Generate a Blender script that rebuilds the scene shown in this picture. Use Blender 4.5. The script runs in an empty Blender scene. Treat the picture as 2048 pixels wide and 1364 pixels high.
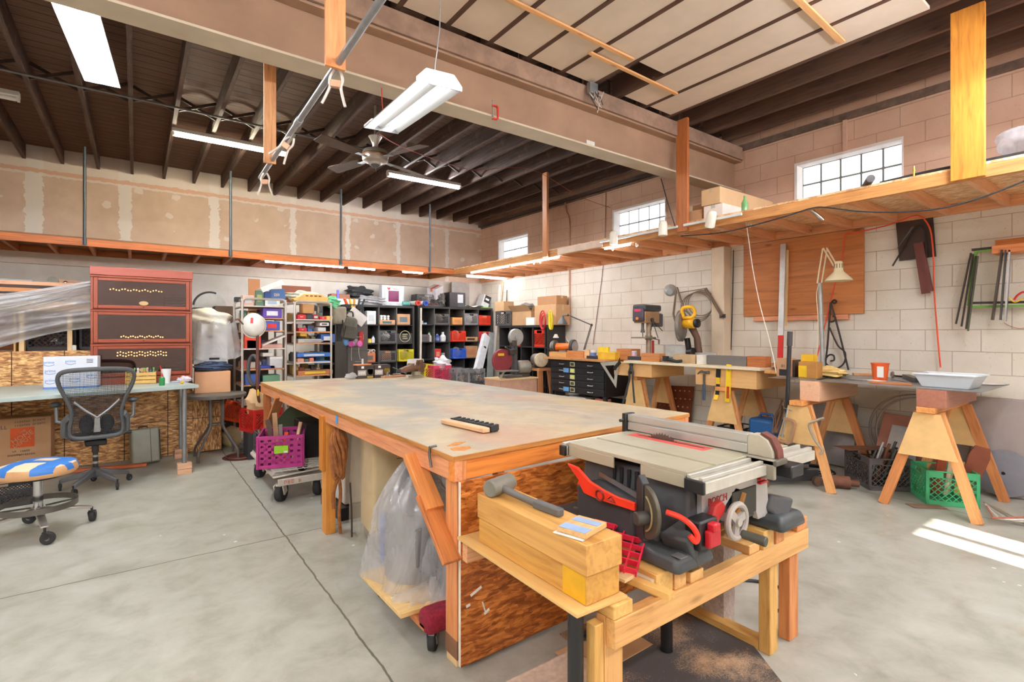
import bpy,bmesh,math,random
from mathutils import Vector,Matrix,Euler
random.seed(7)
SC=bpy.context.scene
COL=SC.collection
PI=math.pi
V=Vector
FPX,HZ,EYE=1024.0,666.0,1.43
YAW=math.atan(753/1024.0)
SN,CS=math.sin(YAW),math.cos(YAW)
def ray(u):
 k=(u-1024)/FPX
 return SN+CS*k,CS-SN*k
def pZ(u,v,z):
 a,b=ray(u);t=(EYE-z)*FPX/(v-HZ);return V((a*t,b*t,z))
def pY(u,v,y):
 a,b=ray(u);t=y/b;return V((a*t,y,EYE+(HZ-v)*t/FPX))
def pX(u,v,x):
 a,b=ray(u);t=x/a;return V((x,b*t,EYE+(HZ-v)*t/FPX))
def rY(u0,v0,u1,v1,y):
 "front facing the room on plane y: x0, x1, z0, z1"
 a,b=pY(u0,v1,y),pY(u1,v0,y);um=(u0+u1)/2
 return a.x,b.x,pY(um,max(v0,v1),y).z,pY(um,min(v0,v1),y).z
def rX(u0,v0,u1,v1,x):
 "front facing the room on plane x: y0 (nearer camera), y1, z0, z1"
 a,b=pX(u0,v1,x),pX(u1,v0,x);um=(u0+u1)/2
 return b.y,a.y,pX(um,max(v0,v1),x).z,pX(um,min(v0,v1),x).z
def Rz(a):return Matrix.Rotation(a,4,'Z')
def Rx(a):return Matrix.Rotation(a,4,'X')
def Ry(a):return Matrix.Rotation(a,4,'Y')
def Tr(*p):return Matrix.Translation(V(p))
class MB:
 def __init__(s):s.v=[];s.f=[];s.g=[]
 def add(s,vs,fs,gs=None,M=None):
  b=len(s.v)
  if M is not None:vs2=[M@V(p)for p in vs]
  else:vs2=vs
  s.v+=[tuple(p)for p in vs2];s.f+=[tuple(i+b for i in f)for f in fs]
  s.g+=[tuple(p)for p in(gs or vs)]
  return s
 def box(s,c,d,M=None,taper=None):
  hx,hy,hz=d[0]/2,d[1]/2,d[2]/2
  tx,ty=taper or(1,1)
  vs=[(-hx,-hy,-hz),(hx,-hy,-hz),(hx,hy,-hz),(-hx,hy,-hz),(-hx*tx,-hy*ty,hz),(hx*tx,-hy*ty,hz),(hx*tx,hy*ty,hz),(-hx*tx,hy*ty,hz)]
  o=V((random.uniform(0,40),random.uniform(0,40),random.uniform(0,40)))
  ax=sorted((0,1,2),key=lambda i:-d[i])
  gs=[V((p[ax[0]],p[ax[1]],p[ax[2]]))+o for p in vs]
  vs=[(p[0]+c[0],p[1]+c[1],p[2]+c[2])for p in vs]
  return s.add(vs,[(3,2,1,0),(4,5,6,7),(0,1,5,4),(1,2,6,5),(2,3,7,6),(3,0,4,7)],gs,M)
 def b2(s,lo,hi,M=None):
  return s.box([(a+b)/2 for a,b in zip(lo,hi)],[abs(b-a)for a,b in zip(lo,hi)],M)
 def bar(s,p0,p1,w,h,up=(0,0,1),w1=None,h1=None):
  p0,p1=V(p0),V(p1);d=p1-p0;L=d.length;d.normalize()
  up=V(up)
  if abs(d.dot(up))>.98:up=V((0,1,0))if abs(d.y)<.9 else V((1,0,0))
  x=d.cross(up).normalized();y=x.cross(d).normalized()
  w1=w if w1 is None else w1;h1=h if h1 is None else h1
  vs=[];gs=[];o=V((random.uniform(0,40),random.uniform(0,40),random.uniform(0,40)))
  for p,a,b,l in((p0,w/2,h/2,0),(p1,w1/2,h1/2,L)):
   for sx,sy in((-1,-1),(1,-1),(1,1),(-1,1)):
    vs.append(p+x*sx*a+y*sy*b);gs.append(o+V((l,sx*a,sy*b)))
  return s.add(vs,[(3,2,1,0),(4,5,6,7),(0,1,5,4),(1,2,6,5),(2,3,7,6),(3,0,4,7)],gs)
 def cyl(s,p0,p1,r0,r1=None,n=14,caps=True):
  p0,p1=V(p0),V(p1);r1=r0 if r1 is None else r1
  d=(p1-p0).normalized();up=V((0,0,1))if abs(d.z)<.95 else V((1,0,0))
  x=d.cross(up).normalized();y=x.cross(d)
  vs=[]
  for p,r in((p0,r0),(p1,r1)):
   for i in range(n):
    a=2*PI*i/n;vs.append(p+x*r*math.cos(a)+y*r*math.sin(a))
  fs=[(i,(i+1)%n,n+(i+1)%n,n+i)for i in range(n)]
  if caps:fs+=[tuple(range(n-1,-1,-1)),tuple(range(n,2*n))]
  return s.add(vs,fs)
 def tube(s,pts,r,n=8,closed=False):
  pts=[V(p)for p in pts];m=len(pts);vs=[];px=None
  rr=r if isinstance(r,(list,tuple))else[r]*m
  for i,p in enumerate(pts):
   if closed:d=pts[(i+1)%m]-pts[i-1]
   else:d=pts[min(i+1,m-1)]-pts[max(i-1,0)]
   if d.length<1e-9:d=V((0,0,1))
   d.normalize()
   if px is None:
    up=V((0,0,1))if abs(d.z)<.9 else V((1,0,0));px=d.cross(up).normalized()
   else:
    px=(px-d*px.dot(d))
    px=px.normalized()if px.length>1e-6 else d.orthogonal().normalized()
   y=px.cross(d)
   for k in range(n):
    a=2*PI*k/n;vs.append(p+px*rr[i]*math.cos(a)+y*rr[i]*math.sin(a))
  fs=[]
  for i in range(m if closed else m-1):
   j=(i+1)%m
   for k in range(n):fs.append((i*n+k,i*n+(k+1)%n,j*n+(k+1)%n,j*n+k))
  if not closed:fs+=[tuple(range(n-1,-1,-1)),tuple(range((m-1)*n,m*n))]
  return s.add(vs,fs)
 def lathe(s,prof,c=(0,0,0),n=24,M=None,cap=True):
  vs=[]
  for r,z in prof:
   for k in range(n):
    a=2*PI*k/n;vs.append((c[0]+r*math.cos(a),c[1]+r*math.sin(a),c[2]+z))
  m=len(prof);fs=[]
  for i in range(m-1):
   for k in range(n):fs.append((i*n+k,i*n+(k+1)%n,(i+1)*n+(k+1)%n,(i+1)*n+k))
  if cap:
   if prof[0][0]>1e-6:fs.append(tuple(range(n-1,-1,-1)))
   if prof[-1][0]>1e-6:fs.append(tuple(range((m-1)*n,m*n)))
  return s.add(vs,fs,None,M)
 def prism(s,poly,z0,z1,M=None):
  n=len(poly);vs=[(p[0],p[1],z0)for p in poly]+[(p[0],p[1],z1)for p in poly]
  o=random.uniform(0,30)
  ex=max(p[0]for p in poly)-min(p[0]for p in poly);ey=max(p[1]for p in poly)-min(p[1]for p in poly)
  gs=[V((p[0],p[1],p[2]))+V((o,o,0))if ex>=ey else V((p[1],p[0],p[2]))+V((o,o,0))for p in vs]
  fs=[tuple(range(n-1,-1,-1)),tuple(range(n,2*n))]+[(i,(i+1)%n,n+(i+1)%n,n+i)for i in range(n)]
  return s.add(vs,fs,gs,M)
 def grid(s,fn,nu,nv,M=None):
  vs=[fn(i/nu,j/nv)for j in range(nv+1)for i in range(nu+1)]
  fs=[(j*(nu+1)+i,j*(nu+1)+i+1,(j+1)*(nu+1)+i+1,(j+1)*(nu+1)+i)for j in range(nv)for i in range(nu)]
  return s.add(vs,fs,None,M)
 def sphere(s,c,r,n=16,m=10,sc=(1,1,1),fn=None):
  vs=[];c=V(c)
  for j in range(m+1):
   th=PI*j/m
   for i in range(n):
    ph=2*PI*i/n;d=V((math.sin(th)*math.cos(ph),math.sin(th)*math.sin(ph),math.cos(th)))
    q=fn(d)if fn else 1.0
    vs.append(c+V((d.x*sc[0],d.y*sc[1],d.z*sc[2]))*r*q)
  fs=[(j*n+i,(j+1)*n+i,(j+1)*n+(i+1)%n,j*n+(i+1)%n)for j in range(m)for i in range(n)]
  return s.add(vs,fs)
def arc(c,r,a0,a1,n,ax='xy'):
 o=[]
 for i in range(n+1):
  a=a0+(a1-a0)*i/n;x,y=r*math.cos(a),r*math.sin(a)
  o.append(V((c[0]+x,c[1]+y,c[2]))if ax=='xy' else V((c[0]+x,c[1],c[2]+y))if ax=='xz' else V((c[0],c[1]+x,c[2]+y)))
 return o
def spline(pts,n=6):
 pts=[V(p)for p in pts];o=[]
 for i in range(len(pts)-1):
  p0,p1,p2,p3=pts[max(i-1,0)],pts[i],pts[i+1],pts[min(i+2,len(pts)-1)]
  for k in range(n):
   t=k/n
   o.append(.5*((2*p1)+(p2-p0)*t+(2*p0-5*p1+4*p2-p3)*t*t+(3*p1-p0-3*p2+p3)*t**3))
 o.append(pts[-1]);return o
def mk(name,mb,mat,parent=None,bevel=0,seg=2,smooth=35,label=None,subd=0):
 me=bpy.data.meshes.new(name);me.from_pydata(mb.v,[],mb.f)
 at=me.attributes.new('gc','FLOAT_VECTOR','POINT');at.data.foreach_set('vector',[x for p in mb.g for x in p])
 bm=bmesh.new();bm.from_mesh(me)
 bmesh.ops.recalc_face_normals(bm,faces=bm.faces);bm.to_mesh(me);bm.free()
 if smooth:
  me.polygons.foreach_set('use_smooth',[True]*len(me.polygons));me.set_sharp_from_angle(angle=math.radians(smooth))
 me.materials.append(mat)
 o=bpy.data.objects.new(name,me);COL.objects.link(o)
 if parent:o.parent=parent
 if bevel:
  m=o.modifiers.new('edge','BEVEL');m.width=bevel;m.segments=seg;m.limit_method='ANGLE';m.angle_limit=math.radians(40);m.harden_normals=False
 if subd:
  m=o.modifiers.new('soft','SUBSURF');m.levels=subd;m.render_levels=subd
 if label:o['label']=label
 return o
def tag(o,label,cat,group=None,kind=None):
 o['label']=label;o['category']=cat
 if group:o['group']=group
 if kind:o['kind']=kind
 return o
def T(name,label,cat,loc=(0,0,0),rz=0,group=None):
 o=bpy.data.objects.new(name,None);COL.objects.link(o);o.empty_display_size=.1
 o.location=loc;o.rotation_euler=(0,0,rz)
 return tag(o,label,cat,group)
def one(name,label,cat,mb,mat,group=None,**k):
 return tag(mk(name,mb,mat,**k),label,cat,group)
def struct(name,mb,mat,**k):
 o=mk(name,mb,mat,**k)
 if not o.parent:o['kind']='structure'
 return o
def kids(o):return[c for c in bpy.data.objects if c.parent==o]
def dup(root,loc,rz=None,label=None,group=None):
 r=root.copy();COL.objects.link(r);r.location=loc
 if rz is not None:r.rotation_euler=(0,0,rz)
 if label:r['label']=label
 if group:r['group']=group
 for ch in list(root.children):
  c=ch.copy();COL.objects.link(c);c.parent=r
  for g in ch.children:
   d=g.copy();COL.objects.link(d);d.parent=c
 return r
def place(o,loc,rot=(0,0,0)):
 o.location=loc;o.rotation_euler=rot;return o
def text(s,size,M,mat,parent,name='lettering',ext=.0008,align='CENTER',sx=1):
 cu=bpy.data.curves.new(name,'FONT');cu.body=s;cu.size=size;cu.extrude=ext;cu.align_x=align;cu.align_y='CENTER'
 cu.resolution_u=3
 cu.materials.append(mat)
 f=bpy.data.objects.new('lettering_curve',cu);COL.objects.link(f);me=bpy.data.meshes.new_from_object(f);bpy.data.objects.remove(f)
 o=bpy.data.objects.new(name,me);COL.objects.link(o);o.parent=parent
 o.matrix_local=M@Matrix.Diagonal((sx,1,1,1));return o
def marks(w,h,n,M,mat,parent,name='lettering'):
 "a line of worn print whose letters cannot be read any more"
 r=random.Random(int(w*1e4)+n);m=MB();p=w/n
 for i in range(n):
  x=-w/2+p*(i+.5)
  if r.random()<.12:continue
  m.box((x-p*.22,0,0),(p*.2,h,.0008),M);k=r.randint(0,3)
  for q in((.5,),(.5,-.5),(-.5,0),(.0,))[k]:m.box((x+p*.05,q*h*.8,0),(p*.45,h*.2,.0008),M)
  if k!=3:m.box((x+p*.25,0,0),(p*.18,h*r.choice((1,.6)),.0008),M)
 return mk(name,m,mat,parent,smooth=0)
FRONT=Rx(PI/2)
FACEX=Rz(-PI/2)@Rx(PI/2)
def lin(c):
 f=lambda x:x/12.92 if x<=.04045 else((x+.055)/1.055)**2.4
 return(f(c[0]/255),f(c[1]/255),f(c[2]/255),1)
class NT:
 def __init__(s,name):
  s.m=bpy.data.materials.new(name);s.m.use_nodes=True;s.t=s.m.node_tree;s.t.nodes.clear()
  s.out=s.n('ShaderNodeOutputMaterial')
 def n(s,typ,**k):
  x=s.t.nodes.new(typ)
  for a,b in k.items():
   if a.startswith('i_'):
    key=a[2:];key=int(key)if key.isdigit()else key.replace('_',' ')
    x.inputs[key].default_value=b
   else:setattr(x,a,b)
  return x
 def l(s,a,b):s.t.links.new(a,b)
 def coord(s,kind='gc'):
  if kind=='gc':return s.n('ShaderNodeAttribute',attribute_name='gc').outputs['Vector']
  return s.n('ShaderNodeTexCoord').outputs[kind]
 def mapp(s,vec,sc=(1,1,1),rot=(0,0,0),loc=(0,0,0)):
  m=s.n('ShaderNodeMapping');m.inputs['Scale'].default_value=sc;m.inputs['Rotation'].default_value=rot;m.inputs['Location'].default_value=loc
  s.l(vec,m.inputs['Vector']);return m.outputs[0]
 def noise(s,vec,scale,detail=3,rough=.5,dist=0):
  x=s.n('ShaderNodeTexNoise');x.inputs['Scale'].default_value=scale;x.inputs['Detail'].default_value=detail
  x.inputs['Roughness'].default_value=rough;x.inputs['Distortion'].default_value=dist
  s.l(vec,x.inputs['Vector']);return x.outputs['Fac']
 def ramp(s,fac,stops,interp='LINEAR'):
  r=s.n('ShaderNodeValToRGB');r.color_ramp.interpolation=interp
  e=r.color_ramp.elements
  while len(e)<len(stops):e.new(.5)
  for q,(p,c)in zip(e,stops):q.position=p;q.color=c if len(c)==4 else(*c,1)
  s.l(fac,r.inputs[0]);return r.outputs[0]
 def mix(s,fac,a,b,mode='MIX'):
  x=s.n('ShaderNodeMix',data_type='RGBA',blend_type=mode)
  for k,w in((0,fac),(6,a),(7,b)):
   if isinstance(w,(int,float)):x.inputs[k].default_value=w
   elif isinstance(w,tuple):x.inputs[k].default_value=w
   else:s.l(w,x.inputs[k])
  return x.outputs[2]
 def math(s,op,a,b=0.0,c=None):
  x=s.n('ShaderNodeMath',operation=op)
  for k,w in enumerate((a,b)if c is None else(a,b,c)):
   if isinstance(w,(int,float)):x.inputs[k].default_value=w
   else:s.l(w,x.inputs[k])
  return x.outputs[0]
 def bsdf(s,col,rough=.5,metal=0,bump=None,bstr=.3,bdist=.01,**k):
  b=s.n('ShaderNodeBsdfPrincipled')
  for key,w in(('Base Color',col),('Roughness',rough),('Metallic',metal),*[(a.replace('_',' '),c)for a,c in k.items()]):
   if isinstance(w,(int,float,tuple)):b.inputs[key].default_value=w
   else:s.l(w,b.inputs[key])
  if bump is not None:
   n=s.n('ShaderNodeBump');n.inputs['Strength'].default_value=bstr;n.inputs['Distance'].default_value=bdist
   s.l(bump,n.inputs['Height']);s.l(n.outputs[0],b.inputs['Normal'])
  s.l(b.outputs[0],s.out.inputs[0]);return b
_mc={}
def plain(col,rough=.5,metal=0,var=.12,scale=9,bump=0,**k):
 key=('p',col,rough,metal,var,scale,bump,tuple(k.items()))
 if key in _mc:return _mc[key]
 t=NT('paint' if not metal else 'metal');c=lin(col);v=t.coord()
 n=t.noise(v,scale,4,.6)
 a=tuple(x*(1-var)for x in c[:3])+(1,);b=tuple(min(1,x*(1+var))for x in c[:3])+(1,)
 t.bsdf(t.ramp(n,[(.3,a),(.7,b)]),rough,metal,n if bump else None,bump,.004,**k)
 _mc[key]=t.m;return t.m
def wood(col,dark=None,rough=.5,scale=1.0,contrast=1.0,knots=True):
 key=('w',col,dark,rough,scale,contrast)
 if key in _mc:return _mc[key]
 t=NT('wood');c=lin(col);d=lin(dark)if dark else tuple(x*(.62,.5,.42)[i]for i,x in enumerate(c[:3]))+(1,)
 v=t.coord();w=t.mapp(v,(1.6*scale,22*scale,22*scale));n=t.noise(w,2.2,5,.62,.6)
 n2=t.noise(t.mapp(v,(.8,3,3)),2,2)
 f=t.math('ADD',t.math('MULTIPLY',n,.72),t.math('MULTIPLY',n2,.28))
 col1=t.ramp(f,[(.3,d),(.44,tuple(.35*a+.65*b for a,b in zip(d,c))),(.56,c),(.72,tuple(min(1,x*1.13)for x in c[:3])+(1,))])
 k=t.n('ShaderNodeTexVoronoi');k.inputs['Scale'].default_value=1;t.l(t.mapp(v,(2.3,7,7)),k.inputs['Vector'])
 kn=t.ramp(k.outputs['Distance'],[(.05,(1,1,1,1)),(.13,(0,0,0,1))])
 colf=t.mix(t.math('MULTIPLY',kn,.6*contrast),col1,tuple(x*.35 for x in d[:3])+(1,))
 t.bsdf(t.mix(1-min(1,contrast),colf,c)if contrast<1 else colf,rough,0,n,.12,.003)
 _mc[key]=t.m;return t.m
def osb(base,darkc,lightc,rough=.55,sc=1.0):
 key=('o',base,darkc,lightc,rough,sc)
 if key in _mc:return _mc[key]
 t=NT('oriented_strand');v=t.coord();cols=[]
 wob=t.n('ShaderNodeTexNoise');wob.inputs['Scale'].default_value=7;t.l(v,wob.inputs['Vector'])
 vv=t.n('ShaderNodeVectorMath',operation='MULTIPLY_ADD');t.l(wob.outputs['Color'],vv.inputs[0]);vv.inputs[1].default_value=(.035,.035,.035);t.l(v,vv.inputs[2])
 fac=None
 for i,(rot,s1)in enumerate(((.3,(20,84,20)),(1.35,(23,92,20)),(-.7,(18,74,20)))):
  x=t.n('ShaderNodeTexVoronoi');x.inputs['Scale'].default_value=sc
  t.l(t.mapp(vv.outputs[0],s1,(0,0,rot),(i*3.1,i,0)),x.inputs['Vector'])
  g=t.n('ShaderNodeRGBToBW');t.l(x.outputs['Color'],g.inputs[0])
  fac=g.outputs[0]if fac is None else t.math('ADD',fac,g.outputs[0])
 f=t.math('MULTIPLY',fac,.333)
 b=lin(base);d=lin(darkc);li=lin(lightc)
 c=t.ramp(f,[(.25,d),(.42,tuple((x+y)/2 for x,y in zip(b,d))),(.52,b),(.66,li),(.8,tuple(min(1,x*1.2)for x in li[:3])+(1,))])
 t.bsdf(c,rough,0,f,.2,.004)
 _mc[key]=t.m;return t.m
def film(col=(235,238,242),alpha=.35,rough=.25):
 key=('f',col,alpha)
 if key in _mc:return _mc[key]
 t=NT('clear_film');v=t.coord('Object');n=t.noise(t.mapp(v,(1.2,3,1.2)),3,4,.55,.8)
 b=t.n('ShaderNodeBsdfDiffuse');b.inputs[0].default_value=lin(col);g=t.n('ShaderNodeBsdfGlossy');g.inputs['Roughness'].default_value=.14
 bp=t.n('ShaderNodeBump');bp.inputs['Strength'].default_value=.6;bp.inputs['Distance'].default_value=.02;t.l(t.noise(t.mapp(v,(1,1.8,1)),11,4,.6,1.2),bp.inputs['Height']);t.l(bp.outputs[0],g.inputs['Normal'])
 tr=t.n('ShaderNodeBsdfTransparent');tl=t.n('ShaderNodeBsdfTranslucent');tl.inputs[0].default_value=lin(col)
 m0=t.n('ShaderNodeMixShader');m0.inputs[0].default_value=.3;t.l(b.outputs[0],m0.inputs[1]);t.l(g.outputs[0],m0.inputs[2])
 m1=t.n('ShaderNodeMixShader');m1.inputs[0].default_value=.3;t.l(m0.outputs[0],m1.inputs[1]);t.l(tl.outputs[0],m1.inputs[2])
 m2=t.n('ShaderNodeMixShader');f=t.ramp(n,[(.3,(alpha*.7,)*3),(.7,(min(1,alpha*1.35),)*3)])
 t.l(f,m2.inputs[0]);t.l(tr.outputs[0],m2.inputs[1]);t.l(m1.outputs[0],m2.inputs[2])
 t.l(m2.outputs[0],t.out.inputs[0]);_mc[key]=t.m;return t.m
def glow(col,strength):
 key=('g',col,strength)
 if key in _mc:return _mc[key]
 t=NT('lit');e=t.n('ShaderNodeEmission');e.inputs[0].default_value=lin(col);e.inputs[1].default_value=strength
 t.l(e.outputs[0],t.out.inputs[0]);_mc[key]=t.m;return t.m
def glass(col=(255,255,255),rough=.05,alpha=.2):
 key=('gl',col,rough,alpha)
 if key in _mc:return _mc[key]
 t=NT('glass');b=t.n('ShaderNodeBsdfGlossy');b.inputs['Roughness'].default_value=rough;b.inputs[0].default_value=lin(col)
 d=t.n('ShaderNodeBsdfTransparent');d.inputs[0].default_value=lin(col);m=t.n('ShaderNodeMixShader');m.inputs[0].default_value=alpha
 t.l(d.outputs[0],m.inputs[1]);t.l(b.outputs[0],m.inputs[2]);t.l(m.outputs[0],t.out.inputs[0]);_mc[key]=t.m;return t.m
def card(col=(200,160,118),rough=.75):return plain(col,rough,0,.07,5)
PINE=wood((222,170,108));FIR=wood((206,138,84));OLDFIR=wood((186,112,62));PALE=wood((236,203,152),contrast=.6)
DARKW=wood((70,52,44),(34,26,23),.7);PINK=wood((214,158,118));PLYY=wood((226,184,116),(198,148,80),contrast=.5)
MAHOG=wood((150,66,38),(96,36,22),.35,contrast=.5)
BLACK=plain((28,28,30),.45);BLACKM=plain((40,41,44),.7);DGREY=plain((66,66,68),.5);GREY=plain((120,122,124),.5)
LGREY=plain((176,178,180),.5);WHITE=plain((232,232,230),.45,0,.04);OFFW=plain((214,210,200),.55)
STEEL=plain((176,178,182),.32,.9,.1);DSTEEL=plain((96,94,92),.42,.85,.2,14);CHROME=plain((210,212,216),.15,1,.03);GALV=plain((168,172,176),.4,.8,.12,16)
RUST=plain((120,78,58),.7,.3,.25,18);IRON=plain((62,54,52),.6,.5,.2)
RED=plain((206,38,30),.4);ORANGE=plain((232,100,36),.45);YELLOW=plain((240,196,40),.45);BLUE=plain((52,98,186),.45);GREEN=plain((64,168,110),.45)
CARD=card();CARDL=card((216,178,134));CARDD=card((176,132,92));PAPER=plain((240,238,232),.7,0,.03)
RUBBER=plain((38,38,40),.75);FILM=film();INK=plain((30,30,32),.7);INKB=plain((70,120,200),.6)
def m_floor():
 t=NT('polished_concrete');v=t.coord('Object')
 n1=t.noise(v,.9,5,.6,.4);n2=t.noise(v,5,6,.65,.3);n3=t.noise(v,55,2)
 base=t.ramp(n1,[(.28,lin((150,148,132))),(.45,lin((170,170,158))),(.6,lin((184,184,175))),(.75,lin((170,162,138)))])
 c=t.mix(.55,base,t.ramp(n2,[(.25,lin((124,120,104))),(.5,lin((174,173,161))),(.72,lin((198,197,188)))]))
 sp=t.n('ShaderNodeTexVoronoi');sp.inputs['Scale'].default_value=6;t.l(v,sp.inputs['Vector'])
 big=t.noise(v,2.2,2)
 spm=t.math('MULTIPLY',t.math('LESS_THAN',sp.outputs['Distance'],.07),t.math('GREATER_THAN',big,.55))
 c=t.mix(t.math('MULTIPLY',spm,.7),c,lin((238,238,234)))
 st=t.noise(v,1.7,4,.7,1.2);stm=t.ramp(st,[(.62,(0,0,0,1)),(.74,(1,1,1,1))])
 c=t.mix(t.math('MULTIPLY',stm,.35),c,lin((150,124,84)))
 x=t.n('ShaderNodeSeparateXYZ');t.l(v,x.inputs[0])
 wob=t.math('MULTIPLY',t.math('SUBTRACT',t.noise(v,9,2),.5),.02)
 jm=None
 for ax,off in((0,JX),(1,JY)):
  for q in off:
   d=t.math('ABSOLUTE',t.math('SUBTRACT',t.math('ADD',x.outputs[ax],wob),q));k=t.math('LESS_THAN',d,.005)
   jm=k if jm is None else t.math('MAXIMUM',jm,k)
 c=t.mix(t.math('MULTIPLY',jm,.8),c,lin((70,62,52)))
 t.bsdf(c,t.ramp(n2,[(.3,(.3,)*3),(.7,(.5,)*3)]),0,t.math('ADD',t.math('MULTIPLY',n3,.3),t.math('MULTIPLY',jm,-2)),.08,.01)
 return t.m
JX=[.85,5.3];JY=[3.85]
def m_drywall():
 t=NT('taped_drywall');v=t.coord('Object');x=t.n('ShaderNodeSeparateXYZ');t.l(v,x.inputs[0]);X,Z=x.outputs[0],x.outputs[2]
 n=t.noise(v,3,4,.6);n2=t.noise(v,14,3,.6)
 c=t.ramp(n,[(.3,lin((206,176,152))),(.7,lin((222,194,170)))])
 wob=t.math('MULTIPLY',t.math('SUBTRACT',n2,.5),.12)
 m=None
 for q,w in((-1.12,.09),(-.12,.075),(1.03,.07),(2.23,.05),(3.2,.045),(4.21,.045),(5.3,.04)):
  k=t.math('LESS_THAN',t.math('ABSOLUTE',t.math('SUBTRACT',t.math('ADD',X,wob),q)),w);m=k if m is None else t.math('MAXIMUM',m,k)
 cb=t.n('ShaderNodeCombineXYZ');t.l(t.math('MULTIPLY',X,2.48),cb.inputs[0]);t.l(t.math('MULTIPLY',Z,3.4),cb.inputs[2])
 vo=t.n('ShaderNodeTexVoronoi');vo.inputs['Scale'].default_value=1;vo.inputs['Randomness'].default_value=.35;t.l(cb.outputs[0],vo.inputs['Vector'])
 sp=t.math('LESS_THAN',t.math('ADD',vo.outputs['Distance'],t.math('MULTIPLY',t.math('SUBTRACT',n2,.5),.3)),.15)
 m=t.math('MAXIMUM',m,t.math('MULTIPLY',sp,.7))
 zt=t.math('ADD',Z,t.math('MULTIPLY',wob,.5))
 m=t.math('MAXIMUM',m,t.math('MULTIPLY',t.math('GREATER_THAN',zt,3.60),.75))
 c=t.mix(m,c,lin((232,220,208)))
 tape=t.math('LESS_THAN',t.math('ABSOLUTE',t.math('SUBTRACT',zt,3.66)),.028)
 c=t.mix(t.math('MULTIPLY',tape,.8),c,lin((222,168,134)))
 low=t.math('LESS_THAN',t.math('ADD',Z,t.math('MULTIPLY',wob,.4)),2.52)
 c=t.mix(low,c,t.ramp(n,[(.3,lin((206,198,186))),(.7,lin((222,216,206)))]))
 t.bsdf(c,.8,0,n2,.05,.004);return t.m
def m_block():
 t=NT('painted_block');v=t.coord('Object');x=t.n('ShaderNodeSeparateXYZ');t.l(v,x.inputs[0])
 cb=t.n('ShaderNodeCombineXYZ');t.l(x.outputs[1],cb.inputs[0]);t.l(t.math('ADD',x.outputs[2],.165),cb.inputs[1])
 b=t.n('ShaderNodeTexBrick');t.l(cb.outputs[0],b.inputs['Vector'])
 for k,w in(('Scale',1),('Mortar Size',.004),('Mortar Smooth',.35),('Brick Width',.4064),('Row Height',.2032)):b.inputs[k].default_value=w
 n=t.noise(v,1.3,4,.6);n2=t.noise(v,24,4,.7);n3=t.noise(v,75,2,.6)
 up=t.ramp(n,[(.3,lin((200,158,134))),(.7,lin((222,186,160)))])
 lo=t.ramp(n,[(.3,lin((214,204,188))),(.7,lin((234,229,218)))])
 c=t.mix(t.math('LESS_THAN',x.outputs[2],2.58),up,lo)  # pinker above the loft: warm bounce off the wood put into the colour
 c=t.mix(t.math('MULTIPLY',b.outputs['Fac'],.5),c,lin((140,104,82)))
 pit=t.ramp(n3,[(.27,(1,1,1,1)),(.33,(0,0,0,1))]);c=t.mix(t.math('MULTIPLY',pit,.35),c,lin((120,90,70)))
 dirt=t.ramp(t.noise(v,2.3,5,.7,.5),[(.62,(0,0,0,1)),(.78,(1,1,1,1))]);c=t.mix(t.math('MULTIPLY',dirt,.3),c,lin((150,128,108)))
 h=t.math('ADD',t.math('MULTIPLY',b.outputs['Fac'],-1),t.math('ADD',t.math('MULTIPLY',n2,.25),t.math('MULTIPLY',pit,-.35)))
 t.bsdf(c,.75,0,h,.55,.012);return t.m
def m_boards():
 t=NT('plank_sheathing');v=t.coord('Object');x=t.n('ShaderNodeSeparateXYZ');t.l(v,x.inputs[0])
 y=t.math('MULTIPLY',x.outputs[1],7.2);fr=t.math('FRACT',y);gap=t.math('LESS_THAN',fr,.07)
 w=t.n('ShaderNodeTexWhiteNoise');w.noise_dimensions='1D';t.l(t.math('FLOOR',y),w.inputs['W'])
 g=t.noise(t.mapp(v,(1.2,18,1)),2.5,4,.6)
 c=t.mix(t.math('MULTIPLY',w.outputs['Value'],.7),t.ramp(g,[(.3,lin((78,56,46))),(.7,lin((128,92,70)))]),lin((108,84,72)))
 c=t.mix(gap,c,lin((16,12,11)));t.bsdf(c,.8);return t.m
def m_joist():
 t=NT('old_joist');v=t.coord();o=t.coord('Object')
 n=t.noise(t.mapp(v,(1.5,20,20)),2,4,.6);p=t.noise(o,6,5,.7,.3)
 c=t.ramp(n,[(.3,lin((58,44,38))),(.7,lin((100,76,64)))])
 c=t.mix(t.ramp(p,[(.58,(0,0,0,1)),(.68,(.6,.6,.6,1))]),c,lin((128,104,86)))
 t.bsdf(c,.8);return t.m
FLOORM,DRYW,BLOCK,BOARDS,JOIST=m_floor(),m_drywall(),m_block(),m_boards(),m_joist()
BEAMP=plain((164,132,108),.55,0,.14,2.5);BEAMD=plain((186,168,144),.6,0,.1,3)
XW,YW,XL,YN,ZC=6.17,9.53,-4.2,-2.6,4.0
m=MB();m.b2((XL,YN,-.12),(XW,YW,0));struct('floor',m,FLOORM)
m=MB();m.b2((XL,YW,0),(XW+.2,YW+.15,ZC));struct('wall_back',m,DRYW)
m=MB();m.b2((XL-.15,YN,0),(XL,YW,ZC));struct('wall_left',m,plain((214,196,178),.8))
DX0,DX1=3.72,4.25
m=MB();m.b2((XL,YN-.15,0),(DX0,YN,ZC));m.b2((DX1,YN-.15,0),(XW,YN,ZC));m.b2((DX0,YN-.15,2.33),(DX1,YN,ZC));m.b2((DX0+.21,YN-.15,0),(DX0+.265,YN,2.33));struct('wall_near',m,plain((214,196,178),.8))
WIN=[(1.80,2.846),(4.635,5.66),(7.85,8.875)];WZ0,WZ1=2.945,3.392
m=MB();yy=YN
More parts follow.
